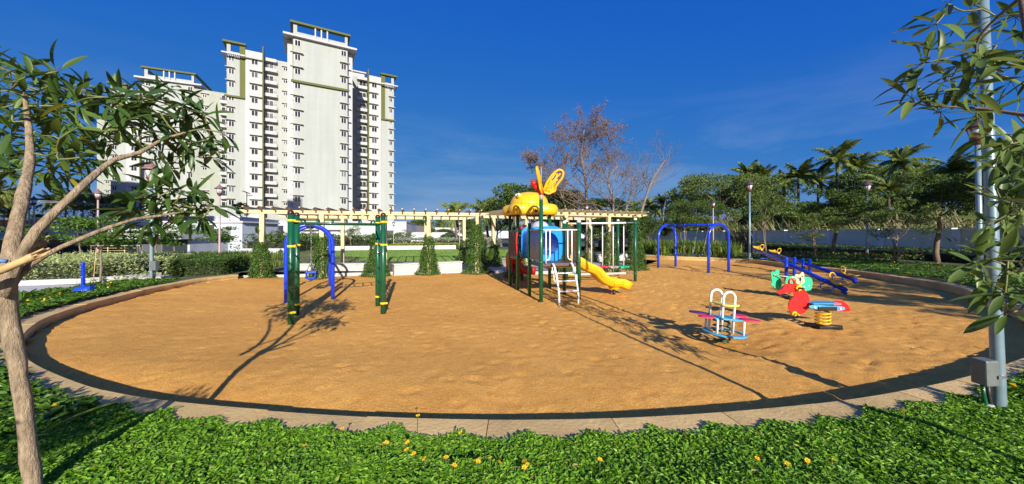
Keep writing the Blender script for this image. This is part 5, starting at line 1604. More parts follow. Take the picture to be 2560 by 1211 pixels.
# yellow daisies
def daisy_mesh(seed):
    rg = random.Random(seed); m = MB(); n = 11
    for i in range(n):
        q = 2 * math.pi * i / n + rg.uniform(-.1, .1); r0, r1 = .004, rg.uniform(.020, .026); wd_ = .0055
        c_, s_ = math.cos(q), math.sin(q); rise = rg.uniform(0, .006)
        m.add([(r0 * c_, r0 * s_, .003), (.6 * r1 * c_ - wd_ * s_, .6 * r1 * s_ + wd_ * c_, .005 + rise), (r1 * c_, r1 * s_, .003 + rise), (.6 * r1 * c_ + wd_ * s_, .6 * r1 * s_ - wd_ * c_, .005 + rise)], [(0, 3, 2, 1)])
    return m.mesh('petals', m_daisy)
dmesh = [daisy_mesh(i) for i in range(3)]
m = MB(); m.lathe([(.007, 0), (.008, .004), (.005, .008), (0, .009)], 8); dcen = m.mesh('flower_heart', mat('flower_heart', (.5, .22, .005), .7))
m = MB(); m.tube([(.008, 0, -.13), (.002, 0, -.06), (0, 0, 0)], .0022, 5); dstem = m.mesh('stem', mat('flower_stem', (.10, .16, .03), .6))
fpx = [(790,1203),(855,1073),(950,1112),(966,1108),(1012,1101),(1017,1125),(1019,1107),(1035,1135),(1045,1040),(1062,1148),(1075,1177),(1070,1183),(1115,1145),(1136,1164),(1152,1082),(1190,1152),(1200,1150),(1195,1155),(1225,1146),(1250,1158),(1310,1170),(1312,1155),(1318,1163),(1260,1195),(1235,1208),(1280,1202),(1330,1205),(1390,1200),(1455,1200),(1560,1200),(1620,1188),(1893,1147),(1968,1160),(2012,1180),(2080,1150),(2018,1152),(1880,1180),(1500,1150),(1000,1190),(1105,1195),(760,1115),(1900,1190),(2260,1030),(1700,1200),(1140,1205)]
for i, (x, y) in enumerate(fpx):
    p = G(x, y, .27 + .19)
    if p.y < 2.2: continue
    t = empty('daisy', p, rnd.uniform(0, 6.28), 'yellow daisy flower standing above the green ground cover', 'flower', 'yellow daisies in the ground cover')
    hd = link_mesh('petals', dmesh[i % 3], t, None, (rnd.uniform(-.7, .1), rnd.uniform(-.4, .4), 0), (.78,) * 3)
    link_mesh('flower_heart', dcen, hd); link_mesh('stem', dstem, t)
# daisies farther off, seen only as specks
def specks(name, P, mt, size=.05):
    n = len(P); return tag(mass(name, P, rdir(n, .2), size, mt, asp=.8), kind='stuff')
q = Pl[::140].copy(); q[:, 2] += .08; specks('yellow_flowers', q, m_daisy, .05)
q = Pr_[::60].copy(); q[:, 2] += .08; specks('yellow_flowers', q, m_daisy, .06)

def in_poly(P, n):
    P = [(p[0], p[1]) for p in P]
    x0, x1 = min(p[0] for p in P), max(p[0] for p in P); y0, y1 = min(p[1] for p in P), max(p[1] for p in P)
    X = x0 + (x1 - x0) * nr.random(n * 6); Y = y0 + (y1 - y0) * nr.random(n * 6)
    c = np.zeros(X.shape, bool); j = len(P) - 1
    for i in range(len(P)):
        xi, yi = P[i]; xj, yj = P[j]
        c ^= ((yi > Y) != (yj > Y)) & (X < (xj - xi) * (Y - yi) / (yj - yi + 1e-12) + xi); j = i
    return X[c][:n], Y[c][:n]
def hedge(label, poly, z0, h, n, size, mt, cat='hedge', name='hedge', rough=.12, asp=.45):
    t = empty(name, (poly[0][0], poly[0][1], z0), 0, label, cat)
    ox, oy = poly[0][0], poly[0][1]
    X, Y = in_poly(poly, int(n * .6))
    Z = h * (.93 + rough * 1.6 * (value_noise(X * 1.3, Y * 1.3, 21) - .5)) + .07 * nr.normal(size=len(X)) * h
    # sides
    k = len(poly); per = [(math.dist(poly[i], poly[(i + 1) % k])) for i in range(k)]
    ii = nr.choice(k, int(n * .4), p=np.array(per) / sum(per)); tt = nr.random(len(ii))
    A = np.array(poly)[ii]; B = np.array(poly)[(ii + 1) % k]; S_ = A + (B - A) * tt[:, None]
    cx_ = np.mean([p[0] for p in poly]); cy_ = np.mean([p[1] for p in poly])
    zz = h * nr.random(len(ii)) ** .8
    o_ = S_ - np.array([cx_, cy_]); o_ = o_ / np.linalg.norm(o_, axis=1, keepdims=True)
    S_ = S_ + o_ * (nr.normal(size=(len(ii), 1)) * .07 - .10 * (zz / h)[:, None] ** 3)
    P = np.concatenate([np.stack([X, Y, Z], 1), np.stack([S_[:, 0], S_[:, 1], zz], 1)]) - np.array([ox, oy, 0])
    D = rdir(len(P), .25); D[len(X):, :2] += o_ * 1.0
    mass('foliage', P, D, size * (.6 + .8 * nr.random(len(P))), mt, t, asp)
    m = MB(); c2 = [(cx_ + (p[0] - cx_) * .82 - ox, cy_ + (p[1] - cy_) * .82 - oy) for p in poly]
    m.prism([(p[0], -p[1]) for p in c2], 0, h * .7, Matrix.Rotation(R(90), 4, 'X')); m.build('stems', m_core, t)  # solid dark filler added inside the leaves against see-through, not stems
    return t
m_core = mat('hedge_core', (.02, .03, .010), .9, var=.3, vs=8)
hedge('pale variegated hedge behind the white edging on the left', [(-21, 11.0), (-14.1, 11.75), (-12.8, 13.25), (-14.4, 16.2), (-23, 15.0)], .27, .72, 22000, .085, lf_hedgev)
hedge('dark green clipped hedge at the left end of the sand pit', [(-12.75, 13.4), (-11.25, 14.0), (-12.2, 16.6), (-14.2, 18.6), (-14.7, 16.4)], .2, .68, 17000, .075, lf_hedged)
hedge('silvery grey shrub hedge behind the far lawn edging', [(-14, 43), (-3, 44.5), (-3, 47), (-14, 47)], .1, 1.1, 3500, .22, lf_silver)
hedge('golden yellow low hedge along the far lawn edging', [(-13.8, 40.9), (-6.3, 42.2), (-6.5, 43.6), (-14, 42.6)], .1, .55, 2500, .16, lf_gold)
hedge('clipped round silvery hedge on the far path beside the play tower', [(-5.2, 46), (-1.5, 46.2), (-1.5, 48), (-5.2, 48)], .1, 1.1, 1200, .2, lf_silver)
hedge('low dark hedge at the foot of the boundary wall', [(22.6, 13), (23.6, 13), (23.5, 34), (22.4, 34)], .4, .6, 5000, .14, lf_tree)
hedge('dark shrub bank in shade below the retaining wall', [(-30, 33), (-19.5, 34), (-20, 40), (-33, 41.5)], .1, 1.5, 4200, .26, lf_tree, rough=.5)
hedge('sunlit green shrub bank below the white podium', [(-23, 44), (-14.5, 45), (-14.5, 51), (-28, 50)], .1, 1.25, 4200, .26, lf_hedged, rough=.5)

def blades(name, label, cat, poly, z0, h, n, wd, mt, kind=None, lean=.35, seg=2):
    X, Y = in_poly(poly, n); n = len(X)
    a = nr.random(n) * 6.28; hh = h * (.55 + .6 * nr.random(n)); ln = lean * (.3 + nr.random(n))
    D = np.stack([np.cos(a), np.sin(a)], 1); S = np.stack([-np.sin(a), np.cos(a), 0 * a], 1) * (wd * (.7 + .6 * nr.random(n)))[:, None] / 2
    B = np.stack([X, Y, np.full(n, z0)], 1)
    Mi = B.copy(); Mi[:, :2] += D * (hh * ln * .4)[:, None]; Mi[:, 2] += hh * .6
    T = B.copy(); T[:, :2] += D * (hh * ln * 1.2)[:, None]; T[:, 2] += hh * (1 - .25 * ln)
    V = np.stack([B - S * .5, B + S * .5, Mi + S, T, Mi - S], 1)
    ox = np.array([poly[0][0], poly[0][1], z0])
    V = (V - ox).reshape(-1, 3); i = np.arange(n) * 5
    Fq = np.concatenate([np.stack([i, i + 1, i + 2], 1), np.stack([i, i + 2, i + 4], 1), np.stack([i + 4, i + 2, i + 3], 1)])
    o = link_mesh(name, np_mesh(name, V, Fq, mt), None, tuple(ox))
    return tag(o, label, cat, None, kind)
m_cov = None
blades('spider_lilies', None, None, [(-26, 19), (-16.5, 20), (-15, 24.5), (-19.5, 27), (-27, 24)], .2, .55, 3800, .045, lf_canna, 'stuff')
blades('canna_bed', None, None, [(-28.5, 36), (-21.5, 37.5), (-21, 41), (-29, 40)], .1, 1.6, 900, .22, lf_canna, 'stuff', .5)
blades('canna_bed', None, None, [(10.6, 26.3), (14.5, 23.9), (17, 26.5), (14, 32), (10, 31)], .3, 1.15, 2600, .07, lf_canna, 'stuff', .5)
blades('spider_lilies', None, None, [(.8, 22.5), (3.4, 23.5), (3.2, 27), (.2, 26)], .1, .95, 420, .08, lf_canna, 'stuff', .5)
blades('spider_lilies', None, None, [(-12.2, 16.5), (-11.3, 16.5), (-12.5, 20), (-15, 19)], .1, .4, 700, .03, lf_canna, 'stuff', .5)
# low bed of red flowers
X, Y = in_poly([(10.2, 25.6), (15.5, 21.5), (17.5, 17.5), (21.5, 18.5), (21, 25), (15, 28)], 2600)
P = np.stack([X, Y, gz(X, Y) + .12 + .25 * nr.random(len(X))], 1)
tag(mass('flower_bed', P, rdir(len(P), .3), .16, lf_tree), kind='stuff')
P3 = P[::13].copy(); P3[:, 2] += .1
tag(mass('red_flowers', P3, rdir(len(P3), .3), .11, m_redfl, asp=.9), kind='stuff')

def leafy_plant(label, loc, n, ln, wd, mt, group=None, cat='plant', name='leafy_plant', stem=.25):
    t = empty(name, loc, rnd.uniform(0, 6), label, cat, group)
    for i in range(n):
        a = 6.283 * i / n + rnd.uniform(-.4, .4); l_ = ln * rnd.uniform(.7, 1.15); el = rnd.uniform(.35, 1.2)
        m = MB(); vs = []; k = 7
        for j in range(k):
            f = j / (k - 1); rr_ = l_ * f * math.cos(el) * (1 + .2 * f); zz = l_ * (f * math.sin(el) - .35 * f * f) + stem * f * .3
            w_ = wd * (math.sin(math.pi * min(1, f * .93 + .05)) ** .8)
            c_, s_ = math.cos(a), math.sin(a)
            vs += [(rr_ * c_ - w_ / 2 * s_, rr_ * s_ + w_ / 2 * c_, zz + .02), (rr_ * c_, rr_ * s_, zz), (rr_ * c_ + w_ / 2 * s_, rr_ * s_ - w_ / 2 * c_, zz + .02)]
        fs = []
        for j in range(k - 1): fs += [(j * 3, j * 3 + 1, j * 3 + 4, j * 3 + 3), (j * 3 + 1, j * 3 + 2, j * 3 + 5, j * 3 + 4)]
        m.add(vs, fs, True); m.build('leaf', mt, t)
    return t
lf_cannao = leaf_mat('canna_leaf_big', (.05, .12, .015), (.16, .24, .03), .4, .3, obj=True)
for i, (x, y, n, l_) in enumerate(((75, 762, 9, .55), (118, 752, 8, .5), (150, 748, 7, .4), (45, 770, 8, .5))):
    leafy_plant(['broad-leaved canna plant nearest the bent left trunk', 'canna plant second from the left trunk, beside the path', 'small canna with a red bud nearest the blue bin', 'canna plant half behind the left trunk'][i], G(x, y, .27), n, l_, .10, lf_cannao, 'canna plants behind the left trunk')
leafy_plant('long pale leaf blades poking in at the lower left edge', (-3.62, 2.55, .27), 7, .55, .05, lf_cannao)

# ------------------------------------------------------------------ creepers on the pergola posts
def creeper(label, u0, O, U, Vv, v, h, r, n, top=None, mt=lf_creep):
    p = O + U * u0 + Vv * (v - .06)
    t = empty('climbing_plant', (p.x, p.y, 0), 0, label, 'climbing plant', 'creepers on the pergola posts')
    f = nr.random(n) ** 1.25; a = nr.random(n) * 6.283
    lump = .8 + .5 * value_noise(f * 7 + u0 * 3, a * 1.2, 33)
    rr_ = (r * .82 * (1 - f) ** .9 + .14) * lump * (.78 + .3 * nr.random(n))
    rr_ += .25 * r * np.exp(-(f / .08) ** 2)
    P = np.stack([rr_ * np.cos(a), rr_ * np.sin(a), f * h + .02], 1)
    if top:
        m_ = int(n * .16); f2 = nr.random(m_); a2 = 2.4 + np.sin(f2 * 9 + u0) * 1.6
        P = np.concatenate([P, np.stack([(.12 + .05 * nr.random(m_)) * np.cos(a2), (.12 + .05 * nr.random(m_)) * np.sin(a2), h * .85 + (top - h * .85) * f2], 1)]); 
    Rr = P.copy(); Rr[:, 2] = 0; Rr = unit(Rr)
    D = Rr * .35 + np.array([0, 0, -.8]) + nr.normal(size=P.shape) * .55
    mass('foliage', P, D, .085 * (.6 + .8 * nr.random(len(P))), mt, t, .42, up=Rr + nr.normal(size=P.shape) * .45 + np.array([0, 0, .3]))
    m = MB()
    for k in range(4):
        a_ = rnd.uniform(0, 6.28); m.tube([((.12) * math.cos(a_ + z_ * .8), .12 * math.sin(a_ + z_ * .8), z_) for z_ in np.linspace(0, top or h, 8)], .008, 4, cap=False)
    m.build('stem', m_barkd, t)
    return t
cl = ['leftmost bushy creeper on the long pergola, narrow at the top', 'creeper directly behind the blue arched toddler swing', 'creeper behind the right-hand green posts of the monkey bars', 'slender tapering creeper with strands reaching the beam, before the open lawn', 'thickest creeper, at the right end of the long pergola']
for i, (u, h, r_, n, tp) in enumerate(((0, 1.55, .36, 3600, 2.2), (2.25, 1.75, .33, 3600, None), (4.5, 1.9, .40, 3800, None), (6.75, 1.75, .34, 3800, 2.8), (9.0, 2.35, .48, 5600, 2.8))):
    creeper(cl[i], u, OL, UL, VL, -.05, h, r_, n, tp)
creeper('creeper on the rear post at the right end of the long pergola', 9.0, OL, UL, VL, 4.6, 1.5, .35, 2400)
creeper('small creeper mound on the rear left post of the right pergola', -1.5, OR, UR, VR, 4.2, 1.3, .42, 2800)
cr_ = ['creeper behind the blue tunnel of the play tower', 'creeper just right of the yellow slide arch', 'dark creeper column between the hanging rods', 'dark creeper column at the right end of the right pergola']
for i, (u, h, r_, n, tp) in enumerate(((-2.2, 2.2, .35, 2400, 2.7), (.4, 2.4, .38, 3400, 2.7), (3.0, 2.0, .36, 3200, 2.6), (4.7, 2.75, .42, 4600, 2.85))):
    creeper(cr_[i], u, OR, UR, VR, -.05, h, r_, n, tp)
creeper('pale creeper on a rear post left of the hanging rods', 5.1, OR, UR, VR, 4.2, 2.2, .34, 2200)
creeper('dark creeper on the third rear post of the right pergola', 3.0, OR, UR, VR, 4.2, 2.2, .36, 2200)
# ------------------------------------------------------------------ trees beyond the play ground
def clumps(rng, centers, radii, n, size, flat=.8):
    """leaf points spread through a crown made of leaf clumps"""
    C_ = np.array(centers); R_ = np.array(radii)
    pr_ = R_ ** 2 / (R_ ** 2).sum()
    i = rng.choice(len(C_), n, p=pr_)
    d = unit(rng.normal(size=(n, 3))); r_ = R_[i] * (.45 + .55 * rng.random(n) ** .5)
    P = C_[i] + d * r_[:, None] * np.array([1, 1, flat])
    D = d * .7 + rng.normal(size=(n, 3)) * .7; D[:, 2] += .05
    return P, D, size * (.6 + .8 * rng.random(n))
TREE = {}
def tree_kind(key, seed, H, th, cr, nclump, n, size, mt, bark, tr=.14, flat=.75, crown_flat=.6, asp=.45, limbs=6, forks=1):
    rg = np.random.default_rng(seed); rr_ = random.Random(seed)
    cs = []; rs = []
    for k in range(nclump):
        q = rg.random() * 6.283; f = rg.random() ** .5
        z = th + (H - th) * (.12 + .8 * rg.random())
        env = math.sqrt(max(.05, 1 - ((z - (th + H) / 2) / ((H - th) / 2 * 1.08)) ** 2))
        rad = cr * f * env
        cs.append((rad * math.cos(q), rad * math.sin(q), z)); rs.append(cr * (.20 + .16 * rg.random()))
    P, D, S = clumps(rg, cs, rs, n, size, crown_flat)
    V, Fq = leaf_geo(P, D, S, asp, .3, rg)
    crown = np_mesh('crown', V, Fq, mt)
    m = MB()
    for fk in range(forks):
        a0 = rr_.uniform(0, 6.28); off = .0 if forks == 1 else .12
        pts = [Vector((off * math.cos(a0 + fk * 2), off * math.sin(a0 + fk * 2), -.2))]
        for j in range(1, 6): pts.append(Vector((rr_.uniform(-.1, .1) * th * .25 + off * math.cos(a0 + fk * 2) * (1 + j * .5), rr_.uniform(-.1, .1) * th * .25 + off * math.sin(a0 + fk * 2) * (1 + j * .5), th * 1.15 * j / 5)))
        m.tube(pts, [tr * (1.25 - .1 * j) / (1 if forks == 1 else 1.6) for j in range(6)], 8)
    top = pts[-1]
    for k in range(limbs):
        c_ = Vector(cs[k % nclump]); st = Vector((top.x, top.y, top.z * rr_.uniform(.75, 1)))
        mid = st.lerp(c_, .5) + Vector((0, 0, -.12 * (c_ - st).length * rr_.random()))
        m.tube([st, mid, c_], [tr * .5, tr * .3, tr * .12], 6, cap=False)
    trunk = m.mesh('trunk', bark)
    TREE[key] = (trunk, crown)
tree_kind('dark1', 1, 8.0, 2.4, 3.6, 34, 9000, .30, lf_tree, m_barkd, .2)
tree_kind('dark2', 2, 8.0, 2.0, 3.2, 30, 9000, .28, lf_tree, m_barkd, .18)
tree_kind('light1', 3, 7.0, 1.8, 2.6, 28, 6500, .26, lf_tree2, m_barkd, .14)
tree_kind('rain1', 4, 10.0, 5.0, 7.0, 60, 12000, .34, lf_tree2, m_barkd, .3, crown_flat=.35)
tree_kind('rain2', 5, 9.0, 4.6, 6.0, 50, 11000, .34, lf_tree, m_barkd, .3, crown_flat=.35)
tree_kind('gard1', 6, 5.2, 1.9, 1.7, 22, 3400, .16, lf_tree, m_barkr, .065, forks=2, asp=.4)
tree_kind('gard2', 7, 5.0, 2.0, 1.5, 18, 2200, .17, lf_tree2, m_barkr, .055, forks=2, asp=.35)
tree_kind('gard3', 8, 5.4, 2.6, 1.9, 20, 4200, .17, lf_tree, m_barkr, .085, crown_flat=.5)
tree_kind('shrub1', 9, 2.6, .4, 1.4, 18, 2600, .20, lf_tree2, m_barkd, .05)
tree_kind('shrub2', 10, 2.4, .3, 1.3, 16, 2600, .22, lf_hedged, m_barkd, .05)
tree_kind('young1', 12, 3.0, 1.4, 1.05, 20, 1500, .15, lf_young, m_barkg, .035, crown_flat=.3, asp=.5)
tree_kind('young2', 13, 2.6, 1.2, .95, 16, 1100, .15, lf_young, m_barkg, .03, crown_flat=.3, asp=.5)
def tree(key, loc, s, label, rz=None, name='tree', group=None, sz=None):
    t = empty(name, loc, rnd.uniform(0, 6.28) if rz is None else rz, label, 'tree', group)
    t.scale = (s, s, sz or s)
    link_mesh('trunk', TREE[key][0], t); link_mesh('crown', TREE[key][1], t)
    return t
def tree_px(key, x, ytop, Y, label, z0=.3, s=None, **k):
    p = PX(x, ytop, Y); H = {'dark1': 8, 'dark2': 8, 'light1': 7, 'rain1': 10, 'rain2': 9, 'gard1': 5.2, 'gard2': 5, 'gard3': 5.4, 'shrub1': 2.6, 'shrub2': 2.4, 'young1': 3, 'young2': 2.6}[key]
    sz = (p.z - z0) / H / .97
    return tree(key, (p.x, Y, z0), s or sz, label, sz=sz, **k)
G1 = 'small garden trees along the boundary wall'
tree_px('gard2', 1920, 470, 30, 'slim garden tree with forked pale limbs right of the lamp by the gate', .4, group=G1)
tree_px('gard2', 2050, 525, 18.6, 'small garden tree on two pale leaning stems before the wall', .35, s=.75, group=G1)
tree_px('gard3', 2087, 470, 22.0, 'dense dark garden tree with a thick leaning trunk at the wall', .4, s=1.1, group=G1)
tree_px('gard2', 2242, 500, 17.5, 'garden tree with a thin brown double trunk right of the tall lamp', .4, s=.9, group=G1)
tree_px('gard3', 2345, 430, 18.5, 'spreading dark garden tree on one bent trunk left of the right-hand leaves', .4, s=1.15, group=G1)
tree_px('gard1', 1706, 500, 36, 'garden tree behind the far arch of the two-seat swing', .4, group=G1)
tree_px('gard1', 1612, 545, 31, 'small tree on pale twin stems at the left end of the canna bed', .3, s=.8, group=G1)
for i, (x, y, k, s) in enumerate(((13.2, 1.6, 'gard3', .85), (15.5, 5.2, 'gard1', 1.0), (19.5, 9.5, 'gard3', 1.1), (22.8, 13.2, 'gard3', 1.1))):
    tree(k, (x, y, .3), s, ['garden tree out of view beyond the right foreground lamp', 'garden tree out of view right of the sand pit', 'garden tree out of view before the near wall', 'garden tree hidden behind the right-hand leaves by the wall', 'garden tree behind the viewer on the right'][i], group=G1)
# behind the wall
G2 = 'trees beyond the boundary wall'
for k, x, y, Y, lab in (('rain1', 1800, 445, 58, 'wide flat-topped feathery tree beyond the wall, right of the leaning bare trunk'), ('rain2', 1730, 505, 52, 'lower flat-topped tree beyond the wall above the two-seat swing'),
                        ('dark1', 2010, 505, 44, 'dark bushy tree beyond the wall below the paired palms'), ('dark2', 2130, 470, 42, 'tall dark tree beyond the wall right of the tallest palm'), ('dark1', 2190, 425, 52, 'dark rounded tree against the sky between the two palm groups'),
                        ('light1', 1930, 495, 40, 'pale loose tree beyond the wall behind the grey-blue lamp'), ('dark2', 2300, 480, 40, 'dark tree beyond the wall left of the right-hand leaves'), ('dark1', 2430, 470, 38, 'dark tree beyond the wall behind the thin right lamp post'),
                        ('dark2', 2540, 400, 33, 'dark tree beyond the wall at the right edge'), ('rain2', 1860, 468, 64, 'far flat-topped tree between the palms and the leaning bare trunk'), ('dark2', 1690, 520, 75, 'far dark tree low behind the leaning bare trunk')):
    tree_px(k, x, y, Y, lab, 1.0, group=G2)
# shrubs on the rough ground
for i, (x, y, Y, k) in enumerate(((1850, 530, 42, 'shrub1'), (1960, 520, 38, 'shrub2'), (2025, 528, 34, 'shrub1'), (2110, 520, 33, 'shrub1'), (2190, 525, 31, 'shrub2'), (2290, 530, 29, 'shrub1'), (2400, 520, 29, 'shrub2'), (1760, 545, 48, 'shrub1'), (1680, 550, 54, 'shrub2'), (2500, 520, 28, 'shrub1'), (1890, 515, 46, 'shrub2'), (2160, 500, 37, 'shrub1'))):
    labs = ['beyond the gate', 'behind the left dark garden tree', 'above the first pilaster right of the gate', 'behind the dense dark garden tree', 'behind the tall grey-blue lamp', 'left of the spreading garden tree', 'behind the thin right lamp post', 'behind the pinkish lamp', 'left of the two-seat swing', 'at the right edge behind the leaves', 'behind the lamp by the gate', 'under the paired palms']
    tree_px(k, x, y, Y, 'wild shrub on the rough bank ' + labs[i], 1.2, s=1.3, name='shrub', group='wild shrubs beyond the wall')['category'] = 'shrub'
# centre
tree_px('dark1', 1325, 452, 44, 'large dark green tree rising behind the yellow roof', .2, s=1.15)
tree_px('dark2', 1420, 480, 46, 'dark tree behind the butterfly below the bare branches', .2, s=1.2)
tree_px('dark2', 1500, 500, 40, 'dense dark tree behind the right pergola roof', .2, s=1.0)
tree_px('light1', 1243, 490, 50, 'lighter slender tree left of the large dark one', .2, s=.9)
tree_px('dark1', 1390, 500, 62, 'far dark tree between the roof and the bare trees', .2)
tree_px('dark1', 1585, 515, 60, 'dark tree low behind the leaning bare trunk foot', .2)
tree_px('dark2', 1555, 540, 34, 'shady tree under the bare trees behind the right pergola', .2, s=.9)
tree_px('shrub1', 1180, 575, 46, 'bushy shrub tree behind the thickest creeper', .1, s=1.3)
tree_px('dark1', 1175, 545, 90, 'distant dark tree between the pergolas', .1)
tree_px('dark2', 1050, 552, 105, 'distant dark tree just right of the white podium', .1, s=.9)
tree_px('dark1', 1105, 572, 80, 'low distant tree right of the red soil bank', .1, s=.9)
tree_px('gard2', 1015, 575, 46, 'small shrubby tree before the white podium end', .1, s=.7)
tree_px('gard2', 880, 565, 44, 'small shrubby tree before the podium, behind the green posts', .1, s=.8)
tree_px('gard2', 800, 570, 45, 'small shrubby tree behind the arched toddler swing', .1, s=.8)
tree_px('gard2', 640, 560, 38, 'small thin tree before the blue-white wall', .1, s=.8)
tree_px('shrub2', 1120, 585, 48, 'low green shrub tree at the right of the lawn edging', .1, s=1.0)
tree_px('light1', 603, 505, 56, 'small round-headed tree on the terrace below the tall tower', 3.6, s=.42)
# left
for k, x, y, Y, lab in (('dark1', 235, 482, 62, 'dark bushy tree on the left bank beside the second tower'), ('dark2', 290, 515, 52, 'dark tree low before the second tower'), ('dark1', 30, 520, 50, 'dark tree at the far left bank'), ('dark2', 150, 545, 48, 'dark shrubby tree on the bank below the palms'), ('dark2', 330, 540, 46, 'dark tree before the foot of the second tower'), ('dark1', 90, 535, 56, 'dark tree behind the thick left trunk')):
    tree_px(k, x, y, Y, lab, 3.2 if Y > 47 else 2.0, group='trees on the left bank')
Y_ = 'young light green trees behind the left hedge'
def young(key, xb, Y, ytop, label, s):
    p = PX(xb, 600, Y); z0 = .27; H = {'young1': 3, 'young2': 2.6}[key]; zt = PX(xb, ytop, Y).z
    sz = (zt - z0) / H; t = tree(key, (p.x, Y, z0), s, label, sz=sz, name='young_tree', group=Y_); return t
young('young1', 252, 12.0, 538, 'light green young tree on a thin bent stem beside the edging wall', .80)
young('young2', 437, 24.0, 560, 'young tree with a thin straight stem behind the left lamp post', 1.3)
young('young1', 545, 23.0, 565, 'young tree beside the pink lamp post before the gap', 1.0)
young('young2', 200, 18.0, 545, 'young tree leaning beside the clubhouse windows', 1.1)
young('young1', 95, 20.0, 555, 'young tree seen between the two left branches', 1.1)
young('young2', 390, 21.0, 575, 'young tree with a dark curved stem right of the ramp', 1.2)
for x, Y, z in ((232, 11.4, .95), (246, 12.6, 1.0)):
    q = PX(x, 700, Y); pst = empty('stake', (q.x, Y, .2), 0, 'thin wooden stake tied to the light green young tree' + (', the left one' if x < 240 else ', the right one'), 'stake', 'stakes of the young tree')
    m = MB(); m.tube([(0, 0, 0), (.12 * (1 if x < 240 else -1), 0, z + .3)], .012, 6); m.build('pole', m_bamboo, pst)

# reeds and dry scrub on the bank behind the wall
def bank_z(X, Y): return np.clip((X - 24.5) * .10, 0, 2.2)
Xb = np.array([24.4, 27, 31, 36, 44, 60]); Yb = np.arange(8, 100, 6.0)
V = [(x + (3 if x > 30 else 0), y, float(bank_z(np.array([x]), 0)[0]) + (.2 if x > 25 else .1)) for y in Yb for x in Xb]
nx2 = len(Xb); m = MB(); m.add(V, [(j * nx2 + i, j * nx2 + i + 1, (j + 1) * nx2 + i + 1, (j + 1) * nx2 + i) for j in range(len(Yb) - 1) for i in range(nx2 - 1)], True)
tag(m.build('terrain', m_ground), kind='structure')
n = 8000
Yr = 13 + 62 * nr.random(n) ** 1.3; Xr = 24.8 + (8 + .12 * Yr) * nr.random(n) ** 1.2
cl_ = value_noise(Xr * .5, Yr * .5, 40)
k_ = nr.random(n) < .25 + .9 * cl_; Xr, Yr, cl_ = Xr[k_], Yr[k_], cl_[k_]
n = len(Xr); hh = (.7 + 1.5 * cl_ + .9 * nr.random(n)); hh = hh * (1 + .012 * (Yr - 20)); a = nr.random(n) * 6.28
B_ = np.stack([Xr, Yr, bank_z(Xr, Yr) + .1], 1)
Dd = np.stack([np.cos(a) * .55, np.sin(a) * .55, np.ones(n)], 1); S_ = np.stack([-np.sin(a), np.cos(a), 0 * a], 1) * (.022 + .03 * nr.random((n, 1)))
V = np.stack([B_ - S_, B_ + S_, B_ + Dd * hh[:, None] * .6 + S_, B_ + Dd * hh[:, None] + np.stack([np.cos(a), np.sin(a), -.2 + 0 * a], 1) * .25], 1).reshape(-1, 3)
i_ = np.arange(n) * 4
tag(link_mesh('undergrowth', np_mesh('undergrowth', V, np.concatenate([np.stack([i_, i_ + 1, i_ + 2], 1), np.stack([i_, i_ + 2, i_ + 3], 1)]), lf_reed)), kind='stuff')
n = 26000
Yr = 13 + 62 * nr.random(n) ** 1.3; Xr = 24.8 + (10 + .1 * Yr) * nr.random(n) ** 1.1
P = np.stack([Xr, Yr, bank_z(Xr, Yr) + .2 + (.6 + 1.9 * value_noise(Xr * .4, Yr * .4, 41)) * nr.random(n)], 1)
tag(mass('undergrowth', P, rdir(n, .3), .24, lf_tree2), kind='stuff')
n = 9000
Yr = 13 + 62 * nr.random(n) ** 1.3; Xr = 24.8 + (5 + .1 * Yr) * nr.random(n) ** 1.1
P = np.stack([Xr, Yr, bank_z(Xr, Yr) + .5 + (.8 + 2.0 * value_noise(Xr * .6, Yr * .6, 44)) * nr.random(n)], 1)
tag(mass('undergrowth', P, rdir(n, .5), .26, lf_reed, asp=.25), kind='stuff')
# far belt of woodland
def belt(x0, x1, Yd, ztop, n, size):
    px_ = x0 + (x1 - x0) * nr.random(n); Y = Yd + 14 * nr.random(n)
    X = (px_ - 1280) / F * Y
    zt = ztop * (.65 + .5 * value_noise(X * .16, Y * 0 + 3, 51) + .12 * value_noise(X * .7, Y * 0 + 8, 52))
    P = np.stack([X, Y, zt * nr.random(n) ** .7], 1); P[:, 2] += .1
    return P, size * (.6 + .8 * nr.random(n))
for a_ in ((1560, 2700, 95, 7.5, 12000, .6), (-200, 520, 105, 9.0, 9000, .6), (1000, 1320, 130, 6.0, 5000, .7), (-400, 3000, 240, 9.0, 14000, 1.4)):
    P, S_ = belt(*a_); tag(mass('woods', P, rdir(len(P), .3), S_, lf_tree), kind='stuff')

